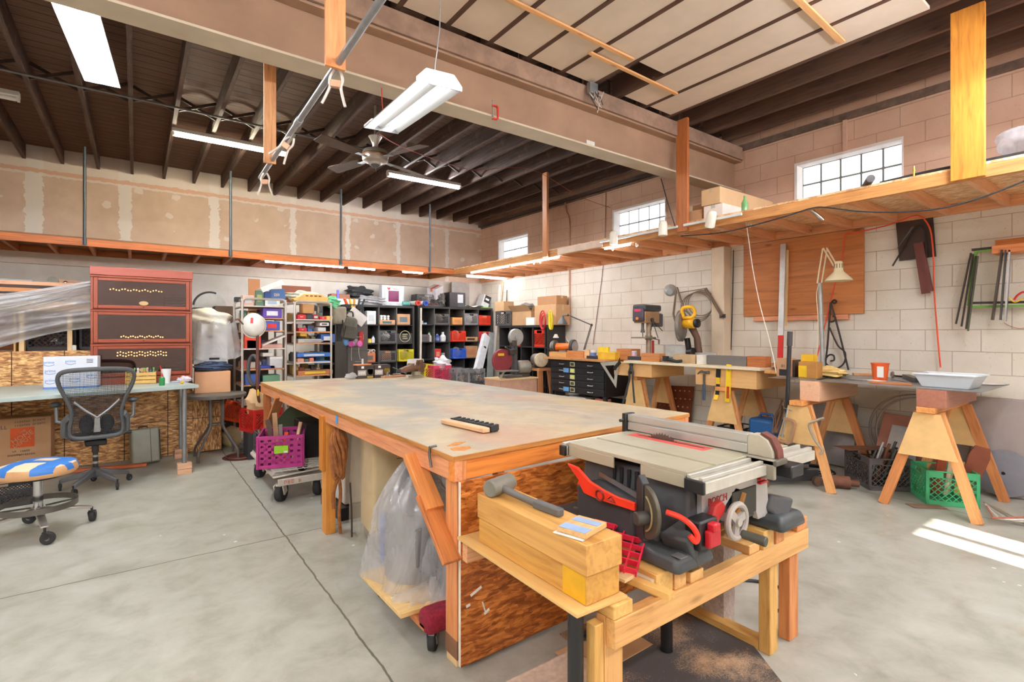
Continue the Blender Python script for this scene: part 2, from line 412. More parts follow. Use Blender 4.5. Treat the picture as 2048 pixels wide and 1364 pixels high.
for a,b in WIN+[(YW,YW)]:
 m.b2((XW,yy,0),(XW+.2,a,ZC));yy=b
 if b>a:m.b2((XW,a,0),(XW+.2,b,WZ0));m.b2((XW,a,WZ1),(XW+.2,b,ZC))
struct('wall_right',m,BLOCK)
m=MB();m.b2((XL,YN,ZC),(XW,YW,ZC+.06));struct('ceiling',m,BOARDS)
def m_gblock():
 t=NT('glass_block');v=t.coord('Object');n=t.noise(v,26,3,.6,1.5)
 e=t.n('ShaderNodeEmission');t.l(t.ramp(n,[(.35,lin((226,238,250))),(.6,lin((255,255,255)))]),e.inputs[0]);e.inputs[1].default_value=GLASS_E
 g=t.n('ShaderNodeBsdfGlossy');g.inputs['Roughness'].default_value=.15
 x=t.n('ShaderNodeMixShader');x.inputs[0].default_value=.08;t.l(e.outputs[0],x.inputs[1]);t.l(g.outputs[0],x.inputs[2]);t.l(x.outputs[0],t.out.inputs[0]);return t.m
GLASS_E=1.9;GBLOCK=m_gblock()
for i,(a,b)in enumerate(WIN):
 fr=MB();X0=XW-.012
 fr.b2((X0,a,WZ1-.03),(XW+.13,b,WZ1));fr.b2((X0,b-.03,WZ0),(XW+.13,b,WZ1-.03));fr.b2((X0,a,WZ0),(XW+.13,a+.012,WZ1-.03))
 fr.b2((X0,a,WZ0-.03),(XW+.13,b,WZ0))
 w=struct('window_%d'%(i+1),fr,plain((236,228,222),.6,0,.05))
 gr=MB();bl=MB();ny=5;p=(b-.03-a-.012)/ny;q=(WZ1-.03-WZ0)/2
 gr.b2((XW+.13,a,WZ0),(XW+.17,b,WZ1))
 for r in range(2):
  for k in range(ny):
   y0=a+.012+k*p;z0=WZ0+r*q
   bl.box((XW+.128,y0+p/2,z0+q/2),(.02,p-.02,q-.02))
 mk('grout',gr,plain((118,116,108),.8),w);mk('pane',bl,GBLOCK,w,bevel=.006)
JS,JX0=.393,-1.22
jx=[JX0+JS*i for i in range(-7,19)]
fj=MB();fj.b2((-.019,3.62,3.8),(.019,YW,4.0));nj=MB();nj.b2((-.019,YN,3.78),(.019,3.56,4.0))
a0=struct('ceiling_joist',fj,JOIST);b0=struct('ceiling_joist',nj,wood((92,62,46),(52,36,30),.7))
for i,x in enumerate(jx):
 for o in(a0,b0):
  c=o if i==0 else o.copy()
  if i:COL.objects.link(c)
  c.location=(x,0,0)
br=MB()
br.bar((.02,6.55,3.82),(JS-.02,6.55,3.98),.03,.018,(0,1,0));br.bar((.02,6.59,3.98),(JS-.02,6.59,3.82),.03,.018,(0,1,0))
b1=struct('ceiling_bridging',br,DARKW)
for i,x in enumerate(jx[:-1]):
 c=b1 if i==0 else b1.copy()
 if i:COL.objects.link(c)
 c.location=(x,0,0)
PANEL=plain((224,206,186),.85,0,.06,3)
for i in range(4,22):
 x0,x1=jx[i]+.021,jx[i+1]-.021
 y1=3.44;y0=1.2 if i==21 else YN
 if i==19:y1=2.93
 pm=MB();pm.b2((x0,y0,3.786),(x1,y1,3.81));struct('ceiling_panel',pm,PANEL)
m=MB();yb=3.59
m.b2((XL,yb-.006,3.226),(XW,yb+.006,3.585));m.b2((XL,yb-.1,3.585),(XW,yb+.1,3.605))
bm_=struct('beam',m,BEAMP,bevel=.003);m=MB();m.b2((XL,yb-.1,3.21),(XW,yb+.1,3.2255));mk('lower_flange',m,plain((206,192,170),.6,0,.1,3),bm_)
m=MB();m.b2((XL,yb-.12,3.607),(XW,yb+.12,3.76));mk('timber_plate',m,plain((150,122,104),.8,0,.3,6),bm_)
m=MB();m.b2((6.0,3.63,0),(XW,3.81,2.53));struct('pillar',m,plain((222,204,178),.7,0,.08,4),bevel=.008)
m=MB();m.b2((XW-.02,YN,3.72),(XW,YW,3.80));struct('trim_1',m,plain((104,84,72),.8,0,.4,9))
m=MB();m.b2((XW-.09,3.85,3.745),(XW,YW,3.80));struct('trim_2',m,DARKW)
cam=bpy.data.cameras.new('camera');cam.sensor_width=36;cam.lens=18.0;cam.shift_y=-16/2048.0;cam.clip_start=.05
co=bpy.data.objects.new('camera',cam);COL.objects.link(co);co.location=(0,0,EYE);co.rotation_euler=(PI/2,0,-YAW);SC.camera=co
w=bpy.data.worlds.new('sky');SC.world=w;w.use_nodes=True
wt=w.node_tree;wt.nodes['Background'].inputs[0].default_value=(.62,.78,1,1);wt.nodes['Background'].inputs[1].default_value=3.0
sd=bpy.data.lights.new('sun','SUN');sd.energy=34;sd.angle=.009;sd.color=(1,.94,.86);so=bpy.data.objects.new('sun',sd);COL.objects.link(so)
sdir=V((.185,1,-.585)).normalized();so.rotation_euler=sdir.to_track_quat('-Z','Y').to_euler()
SC.view_settings.view_transform='Standard';SC.view_settings.look='None';SC.view_settings.gamma=1;SC.view_settings.exposure=EXPO if 'EXPO' in globals()else 0.0
SC.view_settings.use_curve_mapping=False
SC.cycles.max_bounces=9;SC.cycles.diffuse_bounces=5;SC.cycles.transparent_max_bounces=12;SC.cycles.glossy_bounces=3;SC.cycles.transmission_bounces=6
SC.cycles.sample_clamp_indirect=6;SC.cycles.use_denoising=True;SC.cycles.caustics_reflective=False;SC.cycles.caustics_refractive=False
TB=215
FILLTUBE=glow((243,248,255),190);TUBE=glow((250,252,255),TB);TUBEW=glow((255,246,214),TB);LED=glow((250,252,255),110);REFL=plain((238,238,236),.3,0,.02)
def strip_light(label,p,L,rz,lit=True,tube=TUBE,w=.11,group='ceiling strip lights',name='ceiling_strip_light'):
 t=T(name,label,'light',p,rz,group)
 b=MB();b.prism([(-w/2,0),(w/2,0),(w*.32,.05),(-w*.32,.05)],-L/2,L/2,Ry(PI/2)@Rz(PI/2));mk('housing',b,REFL,t,bevel=.003)
 for s in(-1,1):
  e=MB();e.box((s*(L/2-.012),0,-.018),(.022,w*.7,.036));mk('lamp_holder',e,WHITE,t,bevel=.003)
 k=MB();k.cyl((-L/2+.025,0,-.022),(L/2-.025,0,-.022),.019,n=12);mk('tube',k,tube if lit else WHITE,t)
 return t
strip_light('lit strip light under the joists behind the hanging wooden slat',(.96,7.07,3.75),1.24,-.02,tube=TUBEW)
strip_light('lit strip light under the joists just beyond the ceiling fan',(3.55,7.06,3.75),1.2,-.03)
strip_light('unlit strip light end at the left edge under the joists',(-1.54,6.95,3.75),1.24,0,False)
def shop_light(name,label,p0,p1,w,wires,group='hanging shop lights',tube=None,refl=None):
 p0,p1=V(p0),V(p1);d=p1-p0;L=d.length;t=T(name,label,'light',(p0+p1)/2,0,group)
 x=d.normalized();y=V((0,0,1)).cross(x).normalized();z=x.cross(y);M=Matrix((x,y,z)).transposed().to_4x4()
 b=MB();sec=[(-w/2,-.015),(-w/2+.004,-.018),(-w*.26,.035),(0,-.005),(w*.26,.035),(w/2-.004,-.018),(w/2,-.015),(w*.27,.045),(w*.12,.05),(-w*.12,.05),(-w*.27,.045)]
 n=len(sec);vs=[(s*L/2,a,c)for s in(-1,1)for a,c in sec]
 b.add(vs,[(i,(i+1)%n,n+(i+1)%n,n+i)for i in range(n)],None,M);mk('reflector',b,refl or REFL,t)
 for s in(-1,1):
  e=MB();e.prism([(-w/2,-.02),(w/2,-.02),(w/2,0),(w*.3,.052),(-w*.3,.052),(-w/2,0)],-.004,.004,M@Tr(s*L/2,0,0)@Rz(PI/2)@Rx(PI/2));mk('end_cap',e,STEEL,t)
  k=MB();k.cyl(M@V((-L/2+.02,s*w*.25,.004)),M@V((L/2-.02,s*w*.25,.004)),.019,n=12);mk('tube',k,tube or TUBE,t)
 for pts,mat in wires:
  k=MB();k.tube([V(q)-(p0+p1)/2 for q in pts],.003,6);mk('hanging_wire',k,mat,t)
 return t
PA,PB=V((1.27,2.36,2.73)),V((1.44,3.56,2.92))
shop_light('hanging_shop_light','two tube shop light hanging on a wire under the steel beam',PA,PB,.25,[([PA+V((0,.05,.05)),PA+V((-.005,.04,.1)),(1.27,2.36,3.0),(1.275,2.35,3.4),(1.27,2.34,3.78)],GALV),([PB+V((0,-.05,.05)),PB+V((-.005,-.03,.15)),PB+V((0,0,.3))],RED)],tube=glow((255,253,250),5),refl=plain((176,178,178),.4,0,.02))
shop_light('hanging_shop_light','bright shop light fixed up between the joists at upper left',(-.33,4.55,3.66),(-.24,5.93,3.70),.26,[])
for x,y in((-1.6,1.0),(3.9,.1),(-1.6,-1.6),(2.0,-1.6),(-3.2,3.2),(5.4,-1.6)):  # unseen lamps added out of view to fill the room and upper walls
 strip_light('unseen bare tube fill light added behind the camera',(x,y,3.3),1.5,0,tube=FILLTUBE,group='fill lights added out of view',name='hanging_fill_light')
 strip_light('unseen bare tube fill light added behind the camera',(x,y+.3,3.3),1.5,0,tube=FILLTUBE,group='fill lights added out of view',name='hanging_fill_light')
ZL=2.536
def joists_obj(name,boxes,mat,root,local=True):
 for i,(lo,hi)in enumerate(boxes):
  m=MB();m.b2(lo,hi);mk(name,m,mat,root)
LF=wood((212,150,88),(150,92,46));LR=wood((230,170,124),(190,126,86));LOSB=osb((234,188,138),(196,140,92),(246,216,176))
r=T('storage_loft','long timber loft shelf on the block wall with glass block windows','loft shelf',(0,0,0))
XF,YE=4.86,8.5
m=MB();m.b2((XF,YN,ZL),(XF+.038,YW-.003,ZL+.092));mk('fascia',m,LF,r,bevel=.003)
m=MB();m.b2((XW-.04,YN,ZL),(XW-.002,YW-.01,ZL+.09));mk('ledger',m,LR,r)
m=MB();m.b2((XF,YN,ZL+.093),(XW-.003,YW-.01,ZL+.111));mk('deck',m,LOSB,r)
joists_obj('joist',[((XF+.04,1.04+.405*i-.019,ZL),(XW-.042,1.04+.405*i+.019,ZL+.09))for i in range(-8,19)],LR,r)
for u,wv,y0 in((1935,.19,0),(1364,.145,0),(1090,.10,0)):
 yc=pX(u,400,XF-.03).y;m=MB();m.b2((XF-.04,yc-wv/2,ZL+.006),(XF-.002,yc+wv/2,3.775));mk('hanging_post',m,wood((222,146,56),(168,96,30))if u>1900 else OLDFIR if u>1300 else FIR,r,bevel=.003)
m=MB();m.b2((XF-.012,4.63,ZL+.01),(XF-.001,5.5,ZL+.1));mk('facing_board',m,plain((232,206,186),.6,0,.08),r)
for u,v in((1067,533),(1079,543),(1224,505),(1272,497),(1497,430)):
 p=pX(u,v-8,XF+.1);p.z=ZL;h=MB();h.tube([p,p-V((0,0,.03))]+arc(p-V((0,.015,.03)),.015,0,-4.2,9,'yz'),.0035,6);mk('hook',h,WHITE,r)
r2=T('storage_loft','long timber loft shelf on the taped drywall hung from pipes','loft shelf',(0,0,0))
m=MB();m.b2((XL,YE-.038,ZL),(XF-.002,YE,ZL+.092));mk('fascia',m,wood((214,122,62),(140,78,36)),r2,bevel=.003)
m=MB();m.b2((XL,YW-.04,ZL),(XF-.002,YW-.002,ZL+.09));mk('ledger',m,OLDFIR,r2)
m=MB();m.b2((XL,YE-.036,ZL+.093),(XF-.002,YW-.003,ZL+.111));mk('deck',m,plain((150,112,84),.8),r2)
joists_obj('joist',[((x-.019,YE+.001,ZL),(x+.019,YW-.042,ZL+.09))for x in[-2.9+.405*i for i in range(19)]],OLDFIR,r2)
m=MB();m.b2((XL,YW-.04,ZL-.16),(XF-.002,YW-.004,ZL-.002));mk('backing_board',m,plain((204,190,176),.8,0,.06),r2)
for x in(-.52,1.117,2.72,4.345):
 m=MB();m.cyl((x,YE-.058,ZL+.02),(x,YE-.058,3.79),.018,n=10);m.box((x,YE-.043,ZL+.05),(.05,.008,.08));mk('hanger_pipe',m,plain((92,100,104),.45,.7),r2)
def led(label,p0,p1,grp='tubes under the loft shelves'):
 p0,p1=V(p0),V(p1);d=(p1-p0).normalized();t=T('ceiling_led_tube',label,'light',p0,0,grp);q=p1-p0
 m=MB();m.cyl(d*.01,q-d*.01,.014,n=10);mk('tube',m,LED,t)
 m=MB();m.bar(d*0+V((0,0,.014)),q+V((0,0,.014)),.03,.006);mk('rail',m,WHITE,t)
 return t
zt=ZL-.018
led('lit tube under the block wall loft nearest the room corner',(XF+.02,7.88,zt),(XF+.02,6.72,zt))
led('lit tube under the block wall loft ending at the pale facing board',(XF+.02,6.66,zt),(XF+.02,5.5,zt))
led('short lit tube under the block wall loft beside the track lamp',(XF+.02,4.62,zt),(XF+.02,4.19,zt))
led('lit tube crossing the loft corner toward the block wall',(5.1,8.4,zt),(6.05,8.42,zt))
led('long lit tube under the drywall loft above the baking racks',(1.58,YE-.02,zt),(2.78,YE-.02,zt))
led('lit tube under the drywall loft above the wall cabinet',(2.85,YE-.02,zt),(3.32,YE-.02,zt))
led('lit tube under the drywall loft nearest the corner',(3.82,YE-.02,zt),(4.22,YE-.02,zt))
t=T('track_light','white track rail with three cylinder spotlights on the loft edge','track light',(XF,3.7,2.6))
for a,b in((4.63,3.46),(3.38,2.72)):
 m=MB();m.b2((-.066,b-3.7,-.012),(-.043,a-3.7,.014));mk('rail',m,WHITE,t,bevel=.002)
HEAD=[(.001,.1),(.025,.097),(.04,.085),(.048,.06),(.05,-.07)]
for y,rot in((4.33,(0,0)),(3.6,(0,0)),(3.01,(.45,-.35))):
 M=Tr(-.125,y-3.7,-.015)@Rx(rot[0])@Ry(rot[1])
 m=MB();m.lathe(HEAD,n=18,M=M);h=mk('spotlight',m,plain((236,228,212),.4,0,.02),t)
 m=MB();m.lathe([(.001,-.062),(.044,-.062)],n=18,M=M,cap=False);mk('lens',m,glow((255,250,240),12 if y>3.2 else 2),h)
 m=MB();m.bar((-.09,y-3.7,0),(-.06,y-3.7,0),.02,.02);mk('bracket',m,WHITE,h)
def carton(label,lo,hi,mat=CARD,name='cardboard_box',cat='box',rz=0,tape=True,openf=0,group=None,tapemat=None,M=None):
 lo,hi=V(lo),V(hi);c=(lo+hi)/2;d=hi-lo
 t=T(name,label,cat,(c.x,c.y,lo.z),rz,group);x,y,z=d.x/2,d.y/2,d.z;e=.005
 m=MB()
 if openf:
  m.b2((-x,-y,0),(x,y,e));m.b2((-x,-y,e),(-x+e,y,z));m.b2((x-e,-y,e),(x,y,z));m.b2((-x+e,-y,e),(x-e,-y+e,z));m.b2((-x+e,y-e,e),(x-e,y,z))
 else:m.b2((-x,-y,0),(x,y,z))
 mk('body',m,mat,t,bevel=.003)
 if openf:
  for s in(-1,1):
   m=MB();m.bar((s*x,0,z),(s*(x+.7*y*openf),0,z+.25*y*(2-openf)),2*y-.01,.004);mk('flap',m,mat,t)
  m=MB();m.bar((0,-y,z),(0,-y-.5*y*openf,z+.35*y*(1.4-openf)),2*x-.01,.004);mk('flap',m,mat,t)
  m=MB();m.bar((0,y,z),(0,y+.3*y,z+.4*y),2*x-.01,.004);mk('flap',m,mat,t)
 elif tape:
  m=MB();w=.024
  if d.x>=d.y:m.b2((-x-.001,-w,z*.72),(x+.001,w,z+.001))
  else:m.b2((-w,-y-.001,z*.72),(w,y+.001,z+.001))
  mk('tape',m,tapemat or plain((206,178,138),.3),t)
 return t
carton('long pale carton lying across the loft beside the reddish post',(4.95,3.04,2.80),(6.05,3.26,2.975),CARDL)
carton('long white carton with an open end under the long pale carton',(4.9,2.98,2.648),(5.75,3.2,2.78),plain((236,222,212),.7,0,.05),tapemat=plain((190,180,170),.5))
carton('brown carton on the loft behind the reddish post',(5.05,3.3,2.648),(5.5,3.62,2.86),CARDD)
carton('small black tape marked carton end on the loft behind white carton',(4.93,3.24,2.648),(5.04,3.42,2.77),plain((196,150,112),.7),tapemat=BLACK)
m=MB()
for k in range(4):
 pts=[(5.0+.14*k,1.62-.1*k,2.67+.012*k),(5.03+.06*k,1.3,2.69),(5.0+.06*k,1.0,2.68+.01*k),(4.97+.05*k,.55,2.672)]
 m.tube(spline(pts,6),.022,8)
one('rubber_hose','heap of black rubber hoses on the loft beside the yellow post','hose',m,RUBBER)
m=MB();m.grid(lambda a,b:(5.32+.5*a+.03*math.sin(9*b),.62+.75*b,2.652+.05*math.sin(5*a+3*b)**2+.03*a),14,18)
one('rubber_mat','rumpled black rubber mat on the loft under the clear bag','mat',m,BLACKM,smooth=60)
def lump(d,s=7,a=.13,f=1.0):return 1+a*math.sin(3*d.x*f+s)*math.cos(4*d.y*f+s*2)+a*.7*math.sin(7*d.z*f+3*d.x+s*3)
m=MB();m.sphere((5.15,.78,2.83),.12,22,14,(.9,1.3,.8),lambda d:lump(d,2));one('plastic_bag','clear plastic bag bundle on top of the loft mat','bag',m,film((240,240,244),.55),smooth=60)
m=MB();m.cyl((4.8,1.62,2.683),(5.0,1.72,2.685),.03,n=16);m.cyl((4.797,1.6185,2.683),(4.81,1.625,2.683),.022,n=16);one('plastic_pipe','dark grey pipe poking out over the loft edge','pipe',m,plain((72,66,66),.5))
m=MB();m.cyl((4.89,1.36,2.648),(4.89,1.36,2.69),.006);m.cyl((4.89,1.36,2.69),(4.89,1.36,2.702),.009,n=6);m.cyl((4.89,1.36,2.702),(4.89,1.36,2.73),.007);one('brass_fitting','brass fitting standing on the loft above the pipe end','fitting',m,plain((200,160,60),.3,.9))
m=MB();m.lathe([(.03,0),(.032,.01),(.032,.1),(.012,.14),(.012,.17)],(4.97,2.78,2.648));one('glass_bottle','green glass bottle on the loft beside the white carton','bottle',m,plain((120,170,110),.15))
def cord(label,pts,r,mat,name='electric_cable',cat='cable',group=None,n=6):
 m=MB();m.tube(spline(pts,n),r,6);return one(name,label,cat,m,mat,group)
cord('black cable looping under the loft edge past the joists',[pX(u,v,XF-.012)for u,v in((1362,472),(1450,464),(1560,436),(1625,416),(1660,416),(1720,423),(1800,424),(1880,417),(1960,396),(2048,362),(2080,345))],.006,BLACKM,'hanging_cable')
cord('white cord hanging from the track light down to the saw table',[pX(u,v,5.0)for u,v in((1490,430),(1496,470),(1506,540),(1520,610),(1536,670),(1546,712),(1552,745))],.004,plain((232,226,214),.5),'hanging_flex_cable')
m=MB();p0,p1=pX(1618,416,XF+.05),pX(1646,440,XF+.12);m.cyl(p0,p1,.02,n=12);m.cyl(p0,p0+(p1-p0)*.12,.024,n=12);one('hanging_work_lamp','clear tube work lamp hooked under the loft edge','lamp',m,glass((225,222,216),.2,.55))
t=T('hanging_rail','galvanised pipe rail hung across the room on two pine slats','rail',(0,0,0))
ya,yb2=V((.775,1.2,2.77)),V((.785,4.38,2.64))
m=MB();m.cyl(ya,yb2,.0165,n=12);j=ya.lerp(yb2,.62);m.cyl(j,j+(yb2-ya).normalized()*.07,.021,n=12);mk('pipe',m,GALV,t)
for y,w,mt in((2.46,.095,wood((236,160,104),(196,116,70))),(3.93,.08,wood((212,154,104),(160,104,66)))):
 z=ya.lerp(yb2,(y-1.2)/3.18).z;m=MB();m.b2((.745-w/2+.02,y-.01,z-.03),(.745+w/2+.02,y+.01,3.78));mk('hanger_slat',m,mt,t,bevel=.002)
def spring_clamp(label,p,tilt=0,sc=1):
 o=T('hanging_spring_clamp',label,'clamp',p,0,'clamps on the pipe rail');o.rotation_euler=(0,tilt,-.5)
 for s in(-1,1):
  m=MB();m.tube(spline([(s*.012,0,.02),(s*.03,0,-.02),(s*.026,0,-.06),(s*.04,0,-.11),(s*.055,0,-.15)],4),[.007]*17,8);mk('handle',m,plain((214,206,196),.4,.3),o)
 m=MB();m.b2((-.024,-.012,-.065),(.024,.012,-.03));mk('jaw',m,plain((190,150,120),.5,.3),o,bevel=.003)
 return o
for lab,y,tl in(('silver spring clamp hanging under the wider pine slat',2.50,.1),('silver spring clamp halfway along the pipe rail',3.42,.6),('silver spring clamp at the far end of the pipe rail',4.2,0)):
 z=ya.lerp(yb2,(y-1.2)/3.18).z;spring_clamp(lab,(.785,y,z-.035),tl)
def fan(label,p,ang,n=4):
 t=T('ceiling_fan',label,'fan',p,ang,'ceiling fans')
 m=MB();m.lathe([(.0,-.09),(.06,-.09),(.075,-.07),(.125,-.055),(.13,-.02),(.13,.03),(.118,.055),(.06,.075),(.03,.09)],n=28);mk('motor',m,plain((196,190,182),.3,.7,.05),t)
 m=MB();m.lathe([(.131,-.012),(.1335,-.008),(.1335,.012),(.131,.016)],n=28);mk('motor_band',m,plain((150,120,96),.35,.7),t)
 m=MB();m.lathe([(.03,.08),(.028,.12),(.05,.17),(.07,.2),(.012,.205),(.012,3.785-p[2])],n=20);mk('canopy_rod',m,plain((206,204,200),.3,.6),t)
 m=MB();m.lathe([(0,-.12),(.025,-.118),(.045,-.1),(.05,-.085)],n=16);m.cyl((.01,0,-.12),(.012,0,-.16),.003);mk('switch_cup',m,DGREY,t)
 for k in range(n):
  M=Rz(2*PI*k/n)
  m=MB();m.prism([(.11,-.02),(.24,-.03),(.24,.03),(.11,.02)],-.035,-.03,M);mk('blade_arm',m,STEEL,t)
  m=MB();m.prism([(.21,-.05),(.3,-.06),(.66,-.075),(.69,-.06),(.69,.06),(.66,.075),(.3,.06),(.21,.05)],-.028,-.022,M@Rx(.2));mk('blade',m,plain((92,74,62),.5),t)
fan('ceiling fan hanging beyond the steel beam near the lit shop light',(2.0,5.11,3.26),.35)
m=MB();m.cyl((XL+.1,6.36,3.775),(2.6,6.36,3.775),.012);one('ceiling_conduit','thin grey conduit running across the undersides of the joists','conduit',m,plain((104,100,98),.5,.3))
cord('thin red wire sagging from the shop light toward the block wall',[(1.44,3.62,2.9),pY(800,292,4.3),pY(880,322,5.0),pY(950,340,5.6),pY(1060,338,5.3),(4.9,5.1,3.3),(XW-.02,5.7,3.45)],.004,plain((150,70,60),.6),'hanging_wire','wire')
cord('black strap hanging from the beam end to the track light',[pX(1322,357,4.83),pX(1334,400,4.81),pX(1350,452,4.79)],.006,BLACK,'hanging_strap','strap')
for lab,a,b,w in(('pine strip nailed across the ceiling panels nearest the beam hole, the longer one',(1.9,2.905),(3.43,2.92),.036),('pine strip nailed under the ceiling panels starting beside the dark hole',(3.06,3.06),(4.27,3.085),.034),('pine strip nailed across the outer ceiling panels near the yellow post',(3.4,1.69),(4.58,1.745),.045)):
 m=MB();m.bar((a[0],a[1],3.771),(b[0],b[1],3.771),w,.016);one('ceiling_batten',lab,'batten',m,wood((242,186,128),(210,146,92)),'battens on the ceiling panels')
t=T('ceiling_junction_box','open junction box with loose wires in the dark ceiling hole','junction box',(3.45,3.42,3.72))
m=MB();m.box((0,0,0),(.1,.05,.1));mk('box',m,GALV,t,bevel=.004)
for k in range(5):
 m=MB();a=k*1.3;m.tube(spline([(0,-.03,-.03),(.05*math.cos(a),-.06,-.08-.02*k),(.1*math.cos(a),-.05,-.02-.03*k),(.04*math.sin(a)+.05,-.05,-.12-.03*k)],5),.004,5);mk('loose_wire',m,BLACK if k%2 else plain((200,196,190),.5),t)
def c_clamp(name,label,p,rot,sc,mat):
 t=T(name,label,'clamp',p);t.rotation_euler=rot
 m=MB();m.prism([(0,0),(.06,0),(.075,.02),(.075,.14),(.06,.16),(0,.16),(0,.145),(.045,.145),(.058,.13),(.058,.03),(.045,.015),(0,.015)],-.012,.012,Matrix.Scale(sc,4));mk('frame',m,mat,t,bevel=.002*sc)
 m=MB();m.cyl(V((.008,.04,0))*sc,V((.008,.22,0))*sc,.006*sc);m.cyl(V((-.02,.215,0))*sc,V((.036,.215,0))*sc,.003*sc);m.cyl(V((.008,.035,0))*sc,V((.008,.045,0))*sc,.013*sc);mk('screw',m,STEEL,t)
 return t
c_clamp('hanging_c_clamp','small red C clamp gripping the lower flange of the beam',(pY(990,236,3.48)-V((.03,0,.02))),(PI/2,0,-.3),.75,RED)
m=MB();x0,x1,z0,z1=rY(1173,294,1189,282,3.582);m.b2((x0,3.579,z0),(x1,3.583,z1));one('white_card','small white card stuck on the face of the steel beam','card',m,PAPER)
for nm,lab,pts,r0,mt in(('wall_conduit_pipe','painted conduit bending down the block wall between two windows',[pX(u,v,XW-.02)for u,v in((1131,395),(1131,422),(1138,440),(1139,500),(1139,560),(1139,640))],.013,plain((206,160,130),.6)),('wall_wire','dark wire running down the block wall beside the middle window',[pX(u,v,XW-.012)for u,v in((1212,380),(1210,480),(1205,545),(1198,600),(1190,660),(1186,690))],.005,plain((120,80,66),.6)),('wall_wire','black wire running down the wall beside the painted column',[pX(u,v,XW-.012)for u,v in((1467,500),(1466,560),(1464,640),(1462,700))],.006,BLACK)):
 cord(lab,pts,r0,mt,nm,'conduit' if 'conduit' in nm else 'wire')
m=MB();p=pX(1690,275,XW-.02);m.b2((XW-.03,p.y-.02,3.39),(XW-.003,p.y+.02,3.72));one('wall_wood_strip','short wooden strip fixed between the nearest window and the ceiling','strip',m,plain((214,176,150),.7))
def bx(name,mat,par,lo,hi,bevel=.002,M=None,**k):
 m=MB();m.b2(lo,hi,M);return mk(name,m,mat,par,bevel,**k)
def br_(name,mat,par,p0,p1,w,h,up=(0,0,1),bevel=.002,**k):
 m=MB();m.bar(p0,p1,w,h,up);return mk(name,m,mat,par,bevel,**k)
def m_benchtop():
 t=NT('bench_top');v=t.coord('Object');n=t.noise(t.mapp(v,(1,.55,1)),1.5,5,.6,.5);n2=t.noise(v,7,5,.65,.4);n3=t.noise(t.mapp(v,(7,1,1),(0,0,.5)),3,4,.6)
 c=t.ramp(n,[(.25,lin((172,143,101))),(.4,lin((195,174,137))),(.5,lin((189,166,131))),(.58,lin((153,150,141))),(.66,lin((197,172,150))),(.8,lin((186,149,123)))])
 c=t.mix(.35,c,t.ramp(n2,[(.3,lin((153,129,98))),(.55,lin((198,183,153))),(.75,lin((207,198,178)))]))
 blu=t.ramp(t.noise(v,.8,3,.5,.3),[(.52,(0,0,0,1)),(.6,(1,1,1,1))]);c=t.mix(t.math('MULTIPLY',blu,.6),c,lin((131,138,139)))
 yel=t.ramp(t.noise(t.mapp(v,(1,1,1),(0,0,0),(4.7,2.2,0)),1.5,3),[(.63,(0,0,0,1)),(.7,(1,1,1,1))]);c=t.mix(t.math('MULTIPLY',yel,.5),c,lin((207,172,83)))
 pk=t.ramp(t.noise(t.mapp(v,(1,.7,1),(0,0,0),(9.7,1.2,0)),1.3,4),[(.58,(0,0,0,1)),(.68,(1,1,1,1))]);c=t.mix(t.math('MULTIPLY',pk,.5),c,lin((180,120,101)))
 dr=t.ramp(n3,[(.68,(0,0,0,1)),(.74,(1,1,1,1))]);c=t.mix(t.math('MULTIPLY',dr,.45),c,lin((215,211,198)))
 t.bsdf(t.mix(.12,c,lin((228,208,182))),.6,0,n2,.1,.004);return t.m
NL,NR,FR,FL=V((1.083,1.887,0)),V((2.9,2.0,0)),V((2.76,5.93,0)),V((1.07,5.96,0))
ZB=.91
bench=T('work_bench','huge paint stained plywood work bench on timber legs','work bench',(0,0,0))
m=MB();m.prism([(p.x,p.y)for p in(NL,NR,FR,FL)],ZB-.02,ZB);mk('tabletop',m,m_benchtop(),bench,bevel=.003)
EDGE=wood((196,132,66),(128,76,32));APR=wood((226,156,110),(182,104,66));APN=wood((230,142,62),(180,88,34))
def inset(p,q,off,z):d=(q-p).normalized();n=V((-d.y,d.x,0));return p+n*off+V((0,0,z)),q+n*off+V((0,0,z))
for a,b,mt in((FL,NL,APR),(NL,NR,APN),(NR,FR,APR),(FR,FL,APR)):
 p,q=inset(a,b,.024,ZB-.067);br_('apron',mt,bench,p,q,.038,.09)
 p,q=inset(a,b,.004,ZB-.014);br_('edge_strip',EDGE,bench,p,q,.014,.022,bevel=0)
LEG=wood((222,148,92),(176,100,54));LEGY=wood((226,154,70),(170,100,36))
for i,(x,y,sx,sy,mt)in enumerate(((1.128,1.945,.05,.1,LEG),(1.12,3.75,.07,.1,LEGY),(1.12,5.88,.06,.09,OLDFIR),(2.83,2.08,.08,.08,LEG),(2.78,4.0,.08,.09,LEG),(2.70,5.84,.08,.08,LEG))):
 bx('leg',mt,bench,(x-sx/2,y-sy/2,.03 if i==0 else 0),(x+sx/2,y+sy/2,ZB-.02),.003)
bx('leg_pad',PALE,bench,(1.105,1.9,0),(1.15,1.99,.029));bx('leg_wrap',plain((132,92,66),.6),bench,(1.1015,1.893,.035),(1.1545,1.9965,.115))
bx('leg_stub',wood((206,130,44),(150,86,22)),bench,(1.062,3.70,.45),(1.084,3.79,.84),.003)
br_('brace',wood((228,150,84),(176,96,46)),bench,(1.078,2.28,.84),(1.078,2.05,.64),.038,.085,(1,0,0))
br_('brace',wood((206,126,66),(132,74,36)),bench,(1.07,2.12,.69),(1.07,1.865,.475),.022,.1,(1,0,0),.004)
br_('brace',FIR,bench,(1.08,5.1,.84),(1.09,5.8,.35),.03,.08,(1,0,0))
PANO=osb((184,104,42),(128,64,22),(208,132,62),.4)
